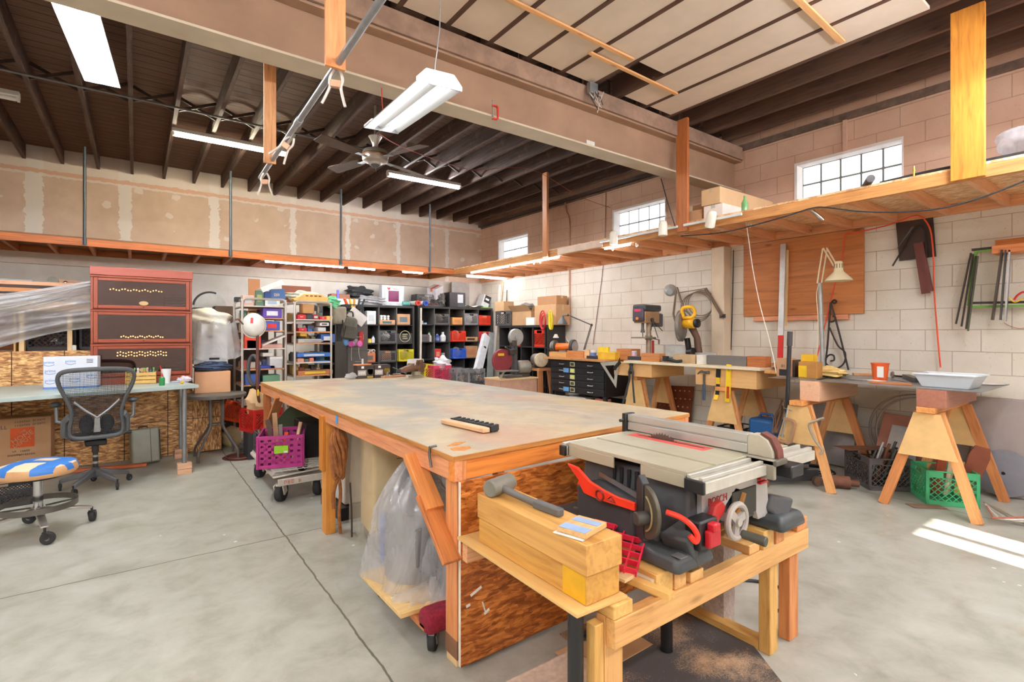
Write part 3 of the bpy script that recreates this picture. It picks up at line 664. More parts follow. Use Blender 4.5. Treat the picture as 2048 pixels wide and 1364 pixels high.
bx('end_panel',PANO,bench,(1.105,1.866,.02),(2.85,1.882,.8),0);bx('panel_edge',plain((236,226,206),.6),bench,(1.1025,1.866,.02),(1.1045,1.882,.8),0)
bx('shelf_cleat',wood((232,178,132),(196,130,88)),bench,(1.11,1.826,.47),(1.62,1.864,.56),.003)
for k,(x,y,w,h,a)in enumerate(((1.18,0,.06,.012,.4),(1.14,-.05,.02,.012,.2),(1.235,-.105,.03,.012,.5),(1.22,-.08,.006,.05,.3))):
 bx('paint_fleck',PAPER,bench,(-w/2,-.0008,-h/2),(w/2,.0008,h/2),0,Tr(x,1.8652,.32+y)@Ry(-a))
bx('masking_tape',plain((84,150,206),.6),bench,(1.080,3.42,.825),(1.0845,3.46,ZB-.005),0,Tr(-.002,0,0))
m=MB();m.prism([(1.13,1.98),(1.17,1.95),(1.22,1.97),(1.235,2.01),(1.19,2.03),(1.14,2.02)],ZB,ZB+.0012);m.prism([(1.15,2.07),(1.2,2.055),(1.27,2.1),(1.22,2.12)],ZB,ZB+.0012);mk('chipped_patch',m,plain((206,132,56),.7,0,.3,40),bench)
t=T('hanging_bar_hook','small bent metal strap hook on the bench edge near its front corner','hook',(1.078,2.09,ZB))
m=MB();m.tube([(.03,0,.004),(-.004,0,.004),(-.006,0,-.03),(-.006,-.02,-.085)],.006,6);mk('strap',m,DSTEEL,t)
t=T('hand_brush','wooden handled bench brush with black bristles lying on the bench','brush',(1.44,2.4,ZB),.1)
m=MB();m.prism([(-.022,-.19),(.02,-.2),(.026,-.16),(.024,.19),(-.022,.19)],.004,.03);mk('handle',m,wood((226,184,140),(180,130,90)),t,bevel=.006)
m=MB()
for k in range(26):
 y=-.19+.36*k/26;m.bar((.027,y,.02),(.085+.008*math.sin(k*2.1),y+.006,.012+.012*(k%3==0)),.018,.03)
mk('bristles',m,BLACKM,t)
def screwbox(label,x,y,rz):
 t=T('blade_box',label,'box',(x,y,ZB),rz,'black and yellow boxes on the bench')
 w,d,h=.19,.13,.15
 bx('carton',plain((58,44,38),.6),t,(-w/2,0,0),(w/2,d,h),.002)
 bx('label_band',plain((176,170,164),.6),t,(-w/2+.004,-.0015,.035),(.005,0,.095),0)
 bx('label_foot',plain((214,178,40),.6),t,(.02,-.0015,.008),(w/2-.01,0,.026),0)
 m=MB();m.prism([(-.03,.03),(.03,.03),(.034,.005),(.02,-.03),(-.02,-.03),(-.034,.005)],-.0018,0,Tr(.055,0,.075)@FRONT@Tr(0,0,0));mk('badge',m,YELLOW,t)
 marks(.075,.03,4,Tr(-.045,-.0022,.065)@FRONT,PAPER,t);marks(.055,.01,6,Tr(.053,-.0022,.017)@FRONT,INK,t)
 bx('top_sticker',PAPER,t,(-.05,-.0015,.115),(-.02,0,.14),0)
 return t
x0=pY(713,752,5.72).x
screwbox('black and yellow box on the bench edge nearest the grey cabinet',x0+.1,5.70,0)
screwbox('black and yellow box on the bench edge beside the small wooden board',x0+.3,5.70,-.03)
bx_=MB();bx_.b2((-.1,-.03,0),(.09,.05,.012));o=one('cardboard_offcut','orange brown cardboard piece lying over the black and yellow boxes','cardboard',bx_,plain((226,140,84),.7));place(o,(x0+.09,5.75,ZB+.151),(0,0,.2))
m=MB();m.sphere((0,0,.035),.05,16,10,(1.4,.6,.68),lambda d:lump(d,4,.2));o=one('plastic_wrap','crumpled clear plastic wrap on the bench beside the black boxes','wrap',m,film((226,228,230),.8),smooth=60);place(o,(x0-.06,5.72,ZB))
t=T('mounting_board','small pine board with screwed metal fittings on the far bench edge','board',(2.44,5.70,ZB),.1)
bx('board',wood((222,164,128),(180,120,86)),t,(-.14,-.07,0),(.14,.07,.022));m=MB();m.lathe([(.03,0),(.022,.01),(.012,.02),(.012,.05),(.02,.055),(0,.06)],(-.06,0,.022),14);m.cyl((.0,.0,.03),(.12,.02,.03),.01);mk('fitting',m,STEEL,t)
t=T('bench_vise','heavy rusty bench vise with white jaw covers at the far corner','vise',(2.66,5.52,ZB),.5)
VM=plain((124,92,74),.5,.55,.2)
m=MB();m.lathe([(.09,0),(.09,.02),(.06,.03),(.05,.07)],(0,0,0),20);mk('swivel_base',m,plain((150,140,120),.5,.3),t)
m=MB();m.box((.045,0,.115),(.13,.1,.11),None,(.7,.85));m.box((.03,0,.185),(.05,.13,.05));mk('body',m,VM,t,bevel=.01);m=MB();m.box((-.075,0,.13),(.05,.11,.08));m.box((-.06,0,.185),(.04,.13,.05));mk('front_jaw',m,VM,t,bevel=.01)
m=MB();m.tube([(-.31,0,.1),(-.24,0,.1),(-.12,0,.115),(0,0,.12),(.11,0,.12)],[.022,.034,.044,.05,.03],16);mk('slide',m,plain((140,108,88),.45,.6),t)
m=MB();m.prism([(-.10,.15),(-.085,.215),(-.04,.215),(-.035,.2),(-.08,.2)],-.062,.062,Rx(PI/2));m.prism([(0,.205),(.01,.215),(.06,.215),(.075,.18),(.062,.18),(.05,.205)],-.062,.062,Rx(PI/2));mk('jaw_cover',m,plain((206,202,196),.4,.4),t)
m=MB();m.cyl((-.33,0,.1),(-.30,0,.1),.02,n=12);m.cyl((-.315,-.09,.07),(-.315,.09,.13),.006);mk('screw_handle',m,DSTEEL,t)
m=MB();m.sphere((.14,0,.13),.035,14,8);mk('anvil_knob',m,VM,t)
stand=T('saw_stand','low rough pine stand carrying the table saw beside the bench','stand',(0,0,0))
SP=wood((230,178,112),(190,130,70));SPO=wood((222,150,92),(180,104,56));SPY=wood((232,186,110),(196,142,66))
ZS=.52
bx('front_rail',SP,stand,(1.215,1.105,ZS-.09),(2.53,1.145,ZS));bx('rear_rail',SPO,stand,(1.31,1.74,ZS-.09),(2.53,1.78,ZS))
for x0,y0,x1,y1,z1,mt in((1.215,1.148,1.30,1.186,ZS-.001,SP),(1.172,1.15,1.213,1.19,ZS-.02,SPY),(2.26,1.148,2.33,1.20,ZS-.001,SPY),(2.44,1.148,2.525,1.20,ZS-.001,SPO),(2.44,1.70,2.525,1.738,ZS-.001,SPO)):
 bx('leg',mt,stand,(x0,y0,0),(x1,y1,z1),.003)
bx('floor_runner',SPY,stand,(2.262,1.202,0),(2.328,1.74,.04))
for x0,x1,y1,z1,mt in((1.215,1.305,1.78,.565,SPY),(1.62,1.70,1.78,.559,SP),(2.02,2.10,1.78,.559,SP),(2.43,2.53,1.78,.575,SPO)):
 bx('cross_bearer',mt,stand,(x0,1.11,ZS+.001),(x1,y1,z1),.003)
for x0,x1,y0,y1,z0,mt in((1.44,1.53,1.12,1.27,ZS+.001,SPY),(1.535,1.60,1.115,1.26,ZS+.001,SP),(2.115,2.20,1.10,1.3,ZS+.001,SPY),(2.22,2.29,1.10,1.28,ZS+.001,SPO),(1.44,1.53,1.55,1.7,ZS+.001,SPY),(2.15,2.28,1.55,1.7,ZS+.001,SPO)):
 bx('packing_block',mt,stand,(x0,y0,z0),(x1,y1,.598),.003)
def stick(label,p0,p1,w,h,mat,name='wood_stick',cat='stick',group=None,rest=None):
 m=MB();m.bar(p0,p1,w,h);return one(name,label,cat,m,mat,group,bevel=.0015)
stick('pine stick lying over the stand front rail beside stacked beams',(1.345,1.50,.577),(1.40,1.03,.577),.034,.022,SPY)
stick('thin white offcut on the stand beside the red plastic grid',(1.325,1.40,.597),(1.35,1.16,.597),.06,.012,PALE)
stick('grooved aluminium strip lying on the stand beside the saw foot',(1.385,1.55,.572),(1.435,1.13,.572),.022,.018,plain((206,190,160),.4))
stick('orange brown offcut lying on the stand between the stick and strip',(1.345,1.52,.615),(1.395,1.32,.615),.05,.02,wood((214,140,80),(160,90,44)))
t=T('plastic_grid','red plastic lattice leaning on the stand under the saw table','grid',(1.40,1.285,.635));t.rotation_euler=(.12,-.30,.5)
PKR=plain((226,44,74),.4);m=MB()
for k in range(6):
 a=-.1+.04*k;m.b2((-.09,a-.0025,0),(.12-.02*abs(k-3),a+.0025,.022));m.b2((a-.0025+.02,-.1,0),(a+.0025+.02,.1,.022))
mk('lattice',m,PKR,t)
BM=wood((218,166,92),(172,116,48),scale=.6);BM2=wood((212,160,80),(166,108,40),scale=.6)
t=T('timber_beam','lower of two planed timber beams stacked on the plywood shelf','beam',(1.205,1.455,.579),0,'beams stacked by the saw')
bx('timber',BM2,t,(-.075,-.31,0),(.075,.31,.094),.003);bx('yellow_paint',plain((226,172,30),.5),t,(-.0758,-.305,.002),(-.0752,-.2,.092),0)
t=T('timber_beam','upper of two planed timber beams carrying the grey mallet','beam',(1.205,1.455,.675),-.015,'beams stacked by the saw')
bx('timber',BM,t,(-.08,-.32,0),(.08,.32,.098),.003)
t=T('plywood_shelf','thin plywood shelf between the bench end and the saw stand','shelf',(0,0,0))
m=MB();m.prism([(1.075,1.13),(1.29,1.12),(1.30,1.86),(1.085,1.862)],.5665,.5775);mk('sheet',m,PLYY,t,bevel=.001)
t=T('dead_blow_mallet','grey dead blow mallet lying on the stacked timber beams','mallet',(1.195,1.70,.808),.06)
MG=plain((124,120,108),.6,0,.15)
m=MB();m.cyl((-.06,0,0),(.075,.03,0),.035,n=20);mk('head',m,MG,t,bevel=.006)
m=MB();m.tube([(.0,-.02,-.005),(.0,-.1,-.012),(.004,-.22,-.018),(.008,-.33,-.02)],[.016,.013,.014,.015],12);mk('handle',m,plain((104,102,98),.6),t)
m=MB();m.bar((.004,-.2,-.018),(.008,-.335,-.02),.032,.03);mk('grip',m,plain((96,96,96),.65),t,bevel=.006)
t=T('sanding_block','pad of paper and thin wood samples on the near beam end','pad',(1.19,1.235,.774),.25)
bx('paper_sheet',PAPER,t,(-.075,-.055,0),(.07,.06,.004));bx('wood_pad',wood((224,180,122),(190,140,86)),t,(-.065,-.06,.005),(.07,.05,.022));bx('blue_label',plain((150,176,214),.6),t,(-.063,-.055,.0225),(-.02,.045,.0235),0);bx('blue_label',plain((150,176,214),.6),t,(.015,-.055,.0225),(.05,.045,.0235),0)
for lab,x,y,h in(('black steel tube leg standing under the plywood shelf end',1.135,1.2,.565),('black steel tube standing under the middle of the saw stand',1.92,1.44,.5)):
 t=T('support_stand',lab,'support stand',(x,y,0),0,'black tube supports')
 m=MB();m.cyl((0,0,.004),(0,0,h),.026,n=18);mk('tube',m,BLACK,t);m=MB();m.lathe([(.06,0),(.06,.004),(.028,.008)],n=18);mk('foot',m,BLACK,t)
 if x<1.5:
  m=MB();m.cyl((.026,0,.44),(.05,0,.44),.008);m.sphere((.056,0,.44),.02,12,8,(.5,1,1));mk('clamp_knob',m,BLACKM,t)
saw=T('table_saw','jobsite table saw with aluminium fence and red switch paddle','table saw',(0,0,0))
ALU=plain((190,184,160),.4,.25,.08,6);ALUS=plain((196,196,190),.35,.5,.06);SAWB=plain((74,74,76),.55,0,.2,6);SILV=plain((196,192,190),.45,.2,.08);RST=plain((200,30,34),.4)
ZT=.93
m=MB();X0,X1,Y0,Y1=1.595,2.34,1.11,1.735
for a,b in((X0,1.762),(1.781,1.94),(2.03,2.16),(2.179,X1)):m.b2((a,Y0,ZT-.014),(b,Y1,ZT))
m.b2((1.76,Y0,ZT-.02),(1.783,Y1,ZT-.009));m.b2((2.158,Y0,ZT-.02),(2.181,Y1,ZT-.009));m.b2((1.94,Y0,ZT-.014),(2.03,1.27,ZT));m.b2((1.94,1.70,ZT-.014),(2.03,Y1,ZT))
mk('tabletop',m,ALU,saw,bevel=.001)
m=MB();m.b2((X0,Y0,ZT-.06),(X0+.008,1.32,ZT-.014));m.b2((X0,1.46,ZT-.06),(X0+.008,Y1,ZT-.014));m.b2((X1-.008,Y0,ZT-.06),(X1,Y1,ZT-.014));m.b2((X0,Y0,ZT-.06),(X1,Y0+.008,ZT-.014));m.b2((X0,Y1-.008,ZT-.06),(X1,Y1,ZT-.014));mk('table_skirt',m,ALU,saw,bevel=.002)
for ya,yb3 in((1.03,1.108),(1.737,1.775)):
 m=MB();m.b2((1.59,ya,ZT-.06),(2.42,yb3,ZT-.02));m.b2((1.59,ya+.012,ZT-.02),(2.42,ya+.028,ZT-.006));m.b2((1.59,yb3-.016,ZT-.02),(2.42,yb3-.002,ZT-.004));mk('fence_rail',m,plain((206,202,190),.35,.35),saw,bevel=.002)
 m=MB();m.b2((1.575,ya,ZT-.062),(1.589,yb3,ZT-.016));mk('rail_end_cap',m,BLACK,saw,bevel=.003)
bx('throat_plate',plain((222,92,84),.5),saw,(1.942,1.272,ZT-.006),(2.028,1.698,ZT-.001),.002);bx('blade_slot',BLACK,saw,(1.988,1.30,ZT-.0012),(2.0,1.66,ZT-.0006),0)
m=MB();teeth=[]
for i in range(48):
 a=2*PI*i/48;teeth+=[(.128*math.cos(a),.128*math.sin(a)),(.118*math.cos(a+.05),.118*math.sin(a+.05)),(.121*math.cos(a+.1),.121*math.sin(a+.1))]
m.prism(teeth,-.0012,.0012,Tr(1.994,1.52,ZT-.097)@Ry(PI/2));mk('blade',m,plain((112,104,98),.4,.8),saw)
fc=mk('fence',(lambda m:(m.b2((2.04,1.13,ZT+.004),(2.09,1.77,ZT+.042)),m.b2((2.044,1.13,ZT+.042),(2.086,1.77,ZT+.048)),m.b2((2.04,1.13,ZT+.048),(2.09,1.77,ZT+.082)),m)[-1])(MB()),ALUS,saw,bevel=.002)
bx('fence_end',BLACK,fc,(2.03,1.772,ZT-.03),(2.1,1.80,ZT+.086),.004);m=MB();m.cyl((2.03,1.79,ZT+.05),(2.005,1.79,ZT+.05),.008);mk('fence_knob',m,DSTEEL,fc)
m=MB();m.prism([(0,.0),(0,.075),(.012,.085),(.05,.088),(.085,.07),(.105,.03),(.11,-.02),(.08,-.02),(.06,.0)],-.03,.03,Tr(2.065,1.128,ZT)@Rz(-PI/2)@Rx(PI/2));mk('fence_head',m,plain((186,178,158),.45),fc,bevel=.004)
m=MB();m.prism([(.05,.09),(.09,.072),(.112,.03),(.118,-.025),(.126,-.02),(.12,.035),(.096,.08),(.055,.097)],-.022,.022,Tr(2.065,1.128,ZT)@Rz(-PI/2)@Rx(PI/2));mk('fence_lever',m,plain((104,52,44),.5),fc)
bx('fence_bracket',plain((150,144,128),.45),fc,(2.0,1.0,ZT-.075),(2.02,1.13,ZT+.004),.004);bx('fence_bracket',plain((96,90,78),.5),fc,(2.0,.99,ZT-.02),(2.09,1.125,ZT+.002),.004);bx('fence_lock',BLACK,fc,(2.06,.96,ZT-.07),(2.16,1.028,ZT-.022),.006)
m=MB();m.add([(1.66,1.15,.88),(2.17,1.15,.88),(2.17,1.69,.88),(1.66,1.69,.88),(1.63,1.13,.66),(2.2,1.13,.66),(2.2,1.7,.66),(1.63,1.7,.66)],[(0,1,2,3),(7,6,5,4),(0,4,5,1),(1,5,6,2),(2,6,7,3),(3,7,4,0)]);mk('cabinet',m,SAWB,saw,bevel=.01)
for k in range(4):bx('vent_slot',BLACK,saw,(1.643,1.375+.04*k,.74),(1.653,1.39+.04*k,.865),.002)
m=MB();m.prism([(1.70,.875),(2.165,.875),(2.19,.65),(2.1,.65),(2.08,.70),(1.99,.79),(1.93,.81),(1.86,.76),(1.80,.69),(1.70,.70)],-.012,.012,Tr(0,1.128,0)@Rx(PI/2));mk('front_plate',m,SILV,saw,bevel=.002)
text('BOSCH',.04,Tr(1.80,1.1145,.79)@FRONT,plain((186,40,40),.5),saw,ext=.001)
bx('scale_plate',plain((50,48,40),.5),saw,(1.90,1.112,.69),(2.08,1.120,.80),.01)
m=MB();m.tube([(1.80+.19*math.cos(a),1.112,.84-.16*math.sin(a))for a in[.35+.1*i for i in range(13)]],.012,8);mk('bevel_arc',m,plain((160,110,50),.5,.3),saw)
for k in range(4):bx('motor_vent',RST,saw,(2.09,1.1,.80+.017*k),(2.15,1.116,.81+.017*k),.002)
wh=MB();wh.tube([(1.83+.062*math.cos(a),1.055,.72+.062*math.sin(a))for a in[2*PI*i/24 for i in range(24)]],.012,8,True)
for k in range(3):a=k*2.1+.3;wh.bar((1.83,1.055,.72),(1.83+.06*math.cos(a),1.055,.72+.06*math.sin(a)),.03,.012,(0,1,0))
wh.cyl((1.83,1.115,.72),(1.83,1.04,.72),.017);w_=mk('hand_wheel',wh,plain((176,168,160),.5),saw)
m=MB();m.cyl((1.855,1.05,.668),(1.865,.96,.662),.016,.019,14);mk('wheel_handle',m,plain((74,72,62),.5),w_,bevel=.003)
m=MB();m.prism([(0,0),(.03,0),(.035,.07),(.075,.09),(.085,.12),(.06,.14),(.02,.13),(-.005,.08)],-.014,.014,Tr(1.70,1.085,.665)@Rx(PI/2));mk('bevel_lever',m,plain((176,36,34),.45),saw,bevel=.006)
for x0,x1,y0,y1 in((1.478,1.71,1.06,1.27),(2.14,2.36,1.03,1.26),(1.46,1.68,1.56,1.74),(2.14,2.36,1.56,1.74)):
 m=MB();cx,cy=(x0+x1)/2,(y0+y1)/2;m.box((cx,cy,.630),(x1-x0,y1-y0,.062),None,(.86,.86));mk('foot',m,plain((64,68,70),.45,0,.12),saw,bevel=.022,seg=3)
bx('base_tray',SAWB,saw,(1.55,1.2,.606),(2.25,1.66,.668),.01)
m=MB();m.bar((1.56,1.12,.65),(1.66,1.135,.71),.14,.12,(0,1,0),.08,.06);mk('base_leg',m,SAWB,saw,bevel=.012);m=MB();m.bar((2.27,1.12,.65),(2.18,1.135,.71),.14,.12,(0,1,0),.06,.06);mk('base_leg',m,SAWB,saw,bevel=.012)
bx('foot_washer',GALV,saw,(1.49,1.06,.662),(1.53,1.1,.6635),0)
sw=bx('switch_box',BLACK,saw,(1.58,1.045,.665),(1.69,1.11,.77),.008);m=MB();m.b2((1.60,1.02,.68),(1.67,1.044,.74));m.b2((1.615,1.012,.735),(1.655,1.044,.765));mk('switch_paddle',m,plain((190,26,40),.4),sw,bevel=.006)
for k in range(3):bx('label_line',PAPER,saw,(-.03,-.0006,.0),(.03-.012*k,0,.005),0,Tr(1.652,1.22,.80-.022*k)@Rz(-PI/2))
bx('side_box',plain((56,58,62),.5,0,.12),saw,(1.49,1.27,.63),(1.628,1.57,.80),.012)
t=T('miter_gauge','half round miter gauge hung on the left side of the saw','miter gauge',(1.475,1.195,.79));t.rotation_euler=(0,0,-.35)
m=MB();m.prism([(.09*math.cos(a),.095*math.sin(a))for a in[-PI/2+PI*i/18 for i in range(19)]],-.008,.008,Rz(-PI/2)@Rx(PI/2));mk('protractor',m,plain((86,80,68),.5,.4),t,bevel=.003)
m=MB();m.prism([(0,-.11),(0,.1),(-.03,.125),(-.045,.09),(-.045,-.1)],-.014,.014,Rz(-PI/2)@Rx(PI/2));mk('face_plate',m,plain((44,44,46),.45),t,bevel=.003)
m=MB();m.cyl((-.008,-.03,-.01),(-.06,-.03,-.01),.022,.024,16);mk('knob',m,plain((60,56,52),.55),t,bevel=.004)
m=MB();m.tube([(-.012,-.06*math.cos(a),.065*math.sin(a))for a in[-1.2+.2*i for i in range(13)]],.004,6);mk('slot_scale',m,plain((150,132,96),.5),t);mk('guide_bar',MB().box((.012,.23,.03),(.006,.34,.02)),STEEL,t)
t=T('push_stick','red plastic push stick laid along the left side of the saw','push stick',(1.46,1.40,.81));t.rotation_euler=(.0,.0,-PI/2)
P0=[(-.19,.075),(-.13,.07),(-.06,.03),(.02,.012),(.09,.005),(.17,.005),(.17,-.025),(.06,-.028),(-.02,-.03),(-.09,-.025),(-.115,.005),(-.13,-.002),(-.12,.02)]
m=MB();m.prism(P0,-.007,.007,Rx(PI/2)@Ry(0));mk('blade_body',m,plain((232,56,34),.35),t,bevel=.003)
m=MB();m.tube(arc((.0,-.009,-.01),.02,0,2*PI,16,'xz')[:-1],.004,6,True);m.tube([(.04,-.009,-.015),(.08,-.009,-.018),(.06,-.009,.0)],.003,6,True);mk('finger_hole',m,plain((120,30,24),.5),t)
m=MB();m.tube(spline([(1.505,1.13,.80),(1.525,1.085,.79),(1.545,1.055,.765),(1.555,1.04,.735),(1.545,1.04,.715),(1.533,1.055,.735)],5),.010,8);one('guard_handle','curved red handle sticking out above the saw switch','handle',m,plain((228,52,32),.35))
t=T('floor_mat','black rubber floor mat dusted with sawdust under the saw stand','mat',(0,0,0))
def m_dust():
 t=NT('dusty_rubber');v=t.coord('Object');a=t.noise(v,2.3,4,.6,.5);b=t.noise(v,160,2,.7)
 f=t.ramp(t.math('ADD',a,t.math('MULTIPLY',b,.35)),[(.66,(0,0,0,1)),(.92,(1,1,1,1))]);t.bsdf(t.mix(f,lin((74,68,66)),lin((206,168,132))),.8,0,b,.2,.004);return t.m
m=MB();m.prism([(1.56,.95),(2.05,.93),(2.275,1.24),(2.255,1.76),(1.62,1.82)],.0005,.008);mk('sheet',m,m_dust(),t)
t=T('cinder_block','grey cinder block standing on the floor behind the stand leg','block',(2.36,1.5,0),.05)
CBM=plain((186,174,166),.9,0,.25,60,.4);m=MB()
for lo,hi in(((-.1,-.1,0),(.1,-.07,.39)),((-.1,.07,0),(.1,.1,.39)),((-.1,-.07,0),(-.07,.07,.39)),((.07,-.07,0),(.1,.07,.39)),((-.07,-.07,.18),(.07,.07,.21))):m.b2(lo,hi)
mk('shell',m,CBM,t)
place(t,(2.36,1.5,0.0));t.scale=(.5,1,1)
m=MB();m.b2((1.14,1.27,.0),(1.52,1.62,.085));one('foam_slab','dusty pink grey slab lying on the floor beside the black tube leg','slab',m,plain((196,170,150),.9,0,.2,30),bevel=.02)
m=MB();m.b2((1.5,1.5,.0085),(1.9,1.72,.012));o=one('cardboard_sheet','scrap of dusty cardboard lying on the rubber mat','cardboard',m,CARD)
cord('black power cord curling on the floor right of the saw stand',[(2.45,1.6,.01),(2.75,1.62,.01),(2.9,1.45,.01),(2.78,1.3,.01),(2.56,1.32,.01)],.008,BLACK)
YO=7.1
OSBL=osb((214,158,104),(146,84,46),(240,206,160));OSBD=osb((206,150,92),(132,82,44),(236,194,134))
rack=T('lumber_rack','tall timber lumber rack faced with strand board behind the desk','lumber rack',(0,0,0))
m=MB();m.b2((XL+.05,YO,.02),(.54,YO+.016,1.245));m.b2((.54,YO,.02),(.84,YO+.016,.75));mk('front_panel',m,OSBD,rack)
for x in(-1.45,-1.0,-.6,-.1,.3):bx('panel_seam',plain((70,44,28),.8),rack,(x-.004,YO-.002,.02),(x+.004,YO,1.245),0)
for z in(.42,.78):bx('panel_seam',plain((70,44,28),.8),rack,(-2,YO-.002,z-.003),(.84,YO,z+.003),0)
bx('top_ledge',PINE,rack,(XL+.05,YO+.02,1.20),(.52,YO+.5,1.24))
pst=[pY(44,680,YO+.06).x,pY(140,680,YO+.06).x,-2.0,.30]
for x in pst:bx('post',PALE,rack,(x-.02,YO+.03,1.241),(x+.02,YO+.12,1.66),.002)
bx('shelf_board',PALE,rack,(XL+.05,YO+.02,1.661),(.34,YO+1.4,1.70));bx('divider',PLYY,rack,(-.99,YO+.03,1.243),(-.975,YO+.5,1.66))
bx('rear_panel',wood((176,104,56)),rack,(XL+.05,YO+.62,1.243),(.34,YO+.64,1.66))
def mb_of(*boxes):
 m=MB()
 for lo,hi in boxes:m.b2(lo,hi)
 return m
for i,(z,xr,h,mt,lab)in enumerate(((1.703,.1,.028,CARDL,'bottom'),(1.733,-.5,.03,PALE,'pale bottom'),(1.765,-.28,.035,DARKW,'dark thin'),(1.802,-.05,.03,PINK,'pinkish'),(1.834,-.62,.02,BLACKM,'black'),(1.856,.0,.042,FIR,'fir'),(1.90,.27,.03,DARKW,'dark brown long'),(1.932,.22,.038,wood((226,170,134)),'topmost salmon'))):
 m=MB();m.b2((XL+.3,YO+.1+.015*i,z),(xr,YO+.42+.03*(i%3),z+h));one('lumber_board','%s board in the lumber stack on top of the rack'%lab,'board',m,mt,'lumber on the rack',bevel=.002)
def lattice(mb,M,w,h,pitch,bw=.007,th=.005,both=True,z=0):
 for s in((1,-1)if both else(1,)):
  n=int((w+h)/pitch)+1
  for i in range(-n,n+1):
   c=i*pitch
   pts=[]
   x0,y0=-w/2,0
   for x in(-w/2,w/2):
    y=s*(x)+c+(h/2)
    if 0<=y<=h:pts.append((x,y))
   for y in(0,h):
    x=s*(y-c-h/2)
    if-w/2<x<w/2:pts.append((x,y))
   if len(pts)>=2:
    a,b=V((*pts[0],z)),V((*pts[1],z))
    if(a-b).length>.012:
     a,b=M@a,M@b;up=(M.to_3x3()@V((0,0,1)))
     mb.bar(a,b,bw,th,up)
def crate(name,label,p,rz,mat,w=.33,d=.33,h=.28,style='diag',group=None,cat='crate',tilt=None,back=True,pitch=None,band=.2):
 t=T(name,label,cat,p,rz,group)
 if tilt:t.rotation_euler=tilt
 m=MB();e=.006;hw,hd=w/2,d/2
 for sx in(-1,1):
  for sy in(-1,1):m.box((sx*(hw-.012),sy*(hd-.012),h/2),(.024,.024,h))
 m.b2((-hw,-hd,0),(hw,hd,.012))
 b0,b1=h*band*.7,h*(1-band)
 sides=[(Tr(0,-hd+e,0)@Rx(PI/2),w),(Tr(-hw+e,0,0)@Rz(-PI/2)@Rx(PI/2),d),(Tr(hw-e,0,0)@Rz(PI/2)@Rx(PI/2),d)]
 if back:sides.append((Tr(0,hd-e,0)@Rz(PI)@Rx(PI/2),w))
 lat=MB()
 for M,L in sides:
  for z0,z1,a,b in((0,b0,-1,1),(h*.96,h,-1,1),(b1,h*.96,-1,-.34),(b1,h*.96,.34,1),(b1-.008,b1,-.4,.4)):
   m.box((0,0,0),(abs(b-a)*L/2,z1-z0,.01),M@Tr((a+b)*L/4,(z0+z1)/2,0))
  pp=pitch or h*(.17 if style=='x' else .12)
  if style=='grid':
   k=int(L/pp)
   for i in range(k):lat.box((0,0,0),(.005,b1-b0,.005),M@Tr(-L/2+(i+.5)*L/k,(b0+b1)/2,0))
   for i in range(1,int((b1-b0)/pp)):lat.box((0,0,0),(L,.005,.005),M@Tr(0,b0+i*pp,0))
  else:lattice(lat,M@Tr(0,b0,0),L-.04,b1-b0,pp,.009 if style=='diag' else .006,.006,style=='x')
 f=mk('frame',m,mat,t,bevel=.002);mk('lattice',lat,mat,t)
 return t
CB=plain((34,34,37),.55)
crate('milk_crate','black lattice crate in the rack cubby between two pale posts',((pst[0]+pst[1])/2+.03,YO+.3,1.244),0,CB,.40,.33,.28,'x','crates in the lumber rack')
crate('milk_crate','black lattice crate in the rack cubby beside the glazed bookcase',(pst[1]+.27,YO+.3,1.244),0,CB,.40,.33,.28,'x','crates in the lumber rack')
def stuff_in(label,p,w,d,h,mats,n,name='scrap_part',cat='scrap',grp=None):
 for i in range(n):
  x,y=p[0]+random.uniform(-w,w)/2,p[1]+random.uniform(-d,d)/2;z=p[2]+random.uniform(0,h)
  m=MB();k=i%3;s=random.uniform(.025,.05)
  if k==0:m.box((x,y,z),(s*1.6,s,s))
  elif k==1:m.cyl((x-s,y,z),(x+s,y+.01,z+.01),s*.5,n=10)
  else:m.sphere((x,y,z),s*.7,10,7)
  one(name,label,cat,m,mats[i%len(mats)],grp)
stuff_in('loose part stored in the black crate between two pale posts',((pst[0]+pst[1])/2+.03,YO+.3,1.30),.28,.18,.14,[GREY,RUST,DGREY,OFFW],7,grp='loose parts in the rack crates')
def drape(u,v):
 x=-2.3+1.93*u;top=1.60+.36*u**1.3;bot=1.27+.20*max(0,u-.62)/.38-.03*math.sin(u*6)
 z=top+(bot-top)*v
 y=YO-.02-.16*math.sin(PI*min(1,v*1.1))*(.55+.45*u)+.035*math.sin(16*v+5*u)+.022*math.sin(31*v-9*u+2*math.sin(6*u))+.03*math.sin(7*u+3*v)
 return(x,y-.03,z+.015*math.sin(9*u))
m=MB();m.grid(drape,60,44);dr1=one('plastic_sheet','clear plastic sheet draped over the front of the lumber rack','plastic sheet',m,film((240,242,246),.62),smooth=80)
def drape2(u,v):
 x=-2.3+1.93*u;c=1.45+.45*u**1.1+.02*math.sin(7*u);w=.30-.17*u
 z=c+w*(.5-v);y=YO-.22-.06*math.sin(PI*v)+.018*math.sin(22*v+8*u)+.01*math.sin(50*v-6*u)
 return(x,y,z)
m=MB();m.grid(drape2,60,30);o=mk('bunched_fold',m,film((240,242,246),.62),dr1,smooth=80)
t=T('pipe_level','rusty metal beam with chrome fittings on top of the lumber rack','metal beam',(0,0,0))
p0,p1=pY(108,563,YO+.3),pY(186,573,YO+.3);m=MB();m.bar(p0,p1,.06,.07);mk('beam',m,plain((158,122,98),.5,.4),t,bevel=.004)
m=MB();m.cyl(p0+V((-.0,-.07,-.0)),p0+V((0,.05,0)),.045,n=18);mk('end_roller',m,plain((104,100,90),.5,.4),t)
